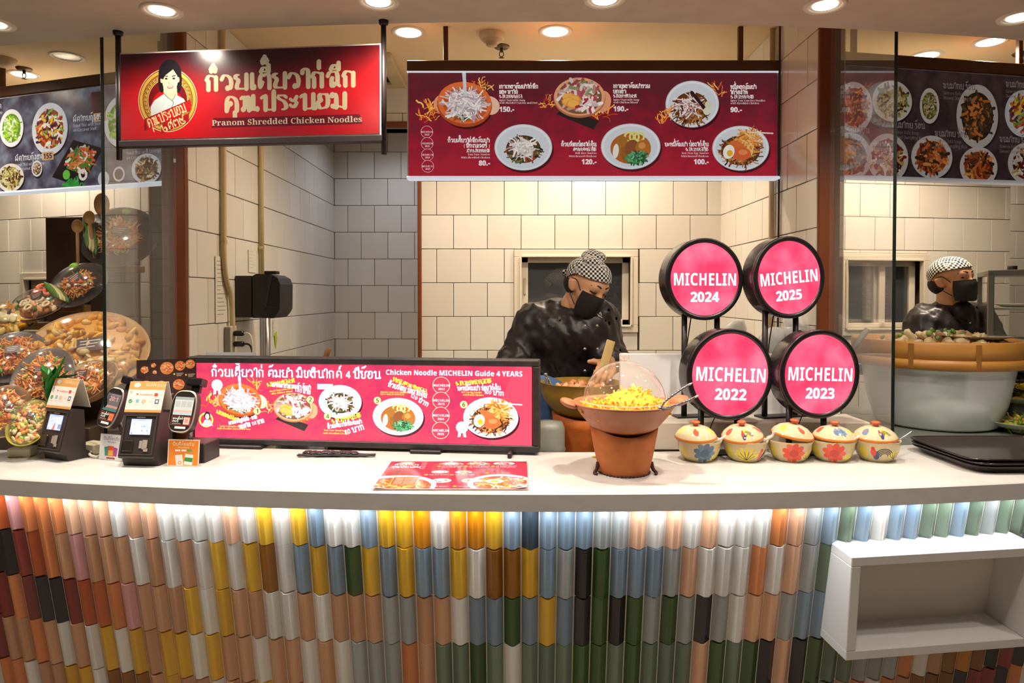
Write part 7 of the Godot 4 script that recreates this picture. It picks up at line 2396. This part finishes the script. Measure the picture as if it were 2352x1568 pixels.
func build_people() -> void:
	var im := Image.create(2, 2, false, Image.FORMAT_RGB8)
	im.fill(Color("e9e6e0"))
	im.set_pixel(0, 0, Color("1b1a1c"))
	im.set_pixel(1, 1, Color("1b1a1c"))
	im.resize(64, 64, Image.INTERPOLATE_NEAREST)
	check_m = StandardMaterial3D.new()
	check_m.albedo_texture = ImageTexture.create_from_image(im)
	check_m.uv1_triplanar = true
	check_m.uv1_triplanar_sharpness = 8.0
	check_m.uv1_scale = Vector3(52, 52, 52)
	check_m.roughness = 0.85
	# the cook at the wok, head bowed
	var d := 3.15
	var J := {"sl": at(1222, 742, d + 0.02), "sr": at(1388, 735, d - 0.02), "el": at(1176, 838, d - 0.06), "wl": at(1262, 905, d - 0.26), "er": at(1418, 815, d - 0.08), "wr": at(1388, 846, d - 0.27), "neck": at(1306, 716, d + 0.0), "pelvis": Vector3(0.26, 1.0, -3.3), "sleeve": 0.4}
	J.sr = at(1380, 735, d - 0.04)
	J.er = at(1402, 822, d - 0.06)
	J.wr = at(1396, 838, d - 0.24)
	var head := aim(at(1347, 658, d - 0.11), Vector3(0.62, -0.52, 0.8), -0.12)
	var P := person("cook in black jacket, checked cap and black mask, bowed over the wok", J, head, Color("d9a47e"), true, true)
	for q in [[1343, 748], [1371, 748], [1343, 801], [1372, 801], [1343, 851], [1366, 851]]:
		var h := hit(P.jacket, 0.05, q[0], q[1], 2.6)
		var st := S(true)
		ell(st, h + Vector3(0, 0, 0.009), Vector3(0.0085, 0.0075, 0.006), 12, 8)
		obj("button", st, hexm("b8aca2", 0.25, 0.8), P.jk)
	var st := S(true)
	for q in [[[1372, 712], [1378, 722]], [[1375, 724], [1383, 730]], [[1370, 718], [1376, 728]], [[1378, 716], [1381, 724]]]:
		tube(st, [hit(P.jacket, 0.05, q[0][0], q[0][1], 2.6) + Vector3(0, 0, 0.011), hit(P.jacket, 0.05, q[1][0], q[1][1], 2.6) + Vector3(0, 0, 0.011)], 0.0022, 6)
	obj("embroidery", st, hexm("e8e4e0", 0.6), P.jk)
	# the wooden paddle he holds
	var w := thing("wooden_spatula", "flat pale wooden spatula in the cook's hand", "spatula")
	st = S()
	var a := at(1404, 782, d - 0.3)
	var b := at(1372, 900, d - 0.38)
	var dir := (b - a).normalized()
	var side := dir.cross(Vector3.BACK).normalized()
	bx(st, (a + b) / 2, Vector3(0.038, a.distance_to(b), 0.008), 0.003, Basis(side, -dir, side.cross(-dir)))
	obj("blade", st, grain(Color("c9a866"), Color("dcc07e"), 0.05, 1, 0.2, 0.6, 95), w)
	# the cook of the right neighbour
	d = 3.55
	J = {"sl": at(2120, 742, d), "sr": at(2250, 738, d + 0.03), "el": at(2098, 850, d - 0.05), "wl": at(2150, 900, d - 0.2), "er": at(2292, 812, d - 0.08), "wr": at(2338, 808, d - 0.2), "neck": at(2188, 712, d), "pelvis": Vector3(2.3, 1.0, -3.6), "sleeve": 0.25}
	head = aim(at(2186, 645, d - 0.03), Vector3(0.38, 0.06, 0.9), 0.08)
	P = person("cook in dark jacket and pale checked cap looking past the steamer", J, head, Color("d29c76"), false, false, 0.015)
	for q in [[2228, 742]]:
		st = S(true)
		ell(st, hit(P.jacket, 0.05, q[0], q[1], 3.0) + Vector3(0, 0, 0.004), Vector3(0.007, 0.007, 0.006), 12, 8)
		obj("button", st, hexm("b8aca2", 0.25, 0.8), P.jk)
	# the cook seen from behind through the left divider
	d = 4.4
	J = {"sl": at(462, 728, d), "sr": at(366, 728, d + 0.02), "el": at(470, 830, d + 0.08), "wl": at(450, 860, d + 0.28), "er": at(362, 830, d + 0.06), "wr": at(392, 860, d + 0.28), "neck": at(408, 704, d), "pelvis": Vector3(-2.15, 1.0, -4.42), "sleeve": 0.4}
	head = aim(at(404, 655, d), Vector3(0.45, -0.05, -0.9), 0.0)
	person("cook in black seen from behind through the glass divider", J, head, Color("c08a64"), false, true, 0.016)

const LED := 0.085
func _ready() -> void:
	rng.seed = 7
	var cam := Camera3D.new()
	cam.name = "camera"
	cam.projection = Camera3D.PROJECTION_FRUSTUM
	cam.near = 0.05
	cam.far = 60.0
	cam.size = 0.05 * 1568.0 / F
	cam.frustum_offset = Vector2(0, -0.05 * 76.8 / F)
	cam.position = Vector3(0, EYE, 0)
	cam.rotation_degrees = Vector3(-1.0, 0, 0)
	add_child(cam)
	var env := Environment.new()
	env.background_mode = Environment.BG_COLOR
	env.background_color = Color("3a332a")
	env.tonemap_mode = Environment.TONE_MAPPER_LINEAR
	env.tonemap_exposure = 1.08
	env.sdfgi_enabled = true
	env.ssao_enabled = true
	env.ssil_enabled = true
	var we := WorldEnvironment.new()
	we.name = "surroundings"
	we.environment = env
	add_child(we)
	# lamps of the soffit over the counter, of the kitchen and of the hall, with unseen fill lamps added
	var warm := Color("fff1de")
	var where := ["over the card readers", "beside the hanging sign", "over the printed menu sheet", "over the clay brazier", "over the lidded cups", "over the black trays"]
	var i := 0
	for x in [-1.62, -1.043, -0.386, 0.265, 0.915, 1.546]:
		var a := asin((x - X0) / (DC - 1.96))
		downlight(arc(a, DC - 1.96, 2.45), 0.055, "round soffit downlight " + where[i], "soffit downlights", 1.28, warm)
		i += 1
	var kitchen := [[-0.49, 3.24, "kitchen downlight between the hanging sign and the big menu"], [0.205, 3.23, "kitchen downlight right of the smoke detector above the big menu"], [2.35, 3.36, "glaring kitchen downlight above the dark neighbouring menu"], [-2.32, 3.565, "unlit kitchen downlight above the left neighbour's menu"], [0.5, 3.72, "added unseen kitchen fill lamp behind the big menu"], [-0.8, 4.6, "downlight in the passage behind the kitchen"], [-2.9, 3.3, "added left neighbour fill lamp, unseen beyond the picture edge"], [-2.1, 4.5, "left neighbour downlight in the rear passage"], [2.15, 3.55, "added unseen right neighbour fill lamp behind its menu"], [-2.75, 3.85, "added unseen left neighbour fill lamp behind its menu"], [3.2, 4.5, "right neighbour downlight in the rear passage"]]  # lamps behind the menus and beyond the edge are added to brighten the walls
	for q in kitchen:
		downlight(Vector3(q[0], 2.85, -q[1]), 0.075, q[2], "kitchen downlights", 0.6 if "passage behind" in q[2] else 1.9, Color("e6ecff") if "passage behind" in q[2] else Color("ffead0"), not q[2].begins_with("unlit"))
	var k := 0
	for q in [[-2.1, -1.3], [-0.72, -1.3], [0.72, -1.3], [2.1, -1.3], [-2.2, 1.2], [0.0, 1.0], [2.2, 1.2]]:
		downlight(Vector3(q[0], 2.45, q[1]), 0.09, ["hall downlight ahead, far left of the queue", "hall downlight ahead, left of the customer", "hall downlight ahead, right of the customer", "hall downlight ahead, far right of the queue", "added unseen rear hall fill lamp on the left", "added unseen rear hall fill lamp in the middle", "added unseen rear hall fill lamp on the right"][k], "hall downlights", 1.15 if q[1] < 0.0 else 0.9, Color("fff4e6"))  # the rear three are unseen lamps added as weak fill
		k += 1
	build_shell()
	build_counter()
	window("window_1", Transform3D(Basis(), Vector3(0.378, 1.63, -4.026)), 0.645, 0.402, 0.06, "")
	build_signs()
	build_counter_things()
	build_kitchen()
	build_left()
	build_right()
	build_people()
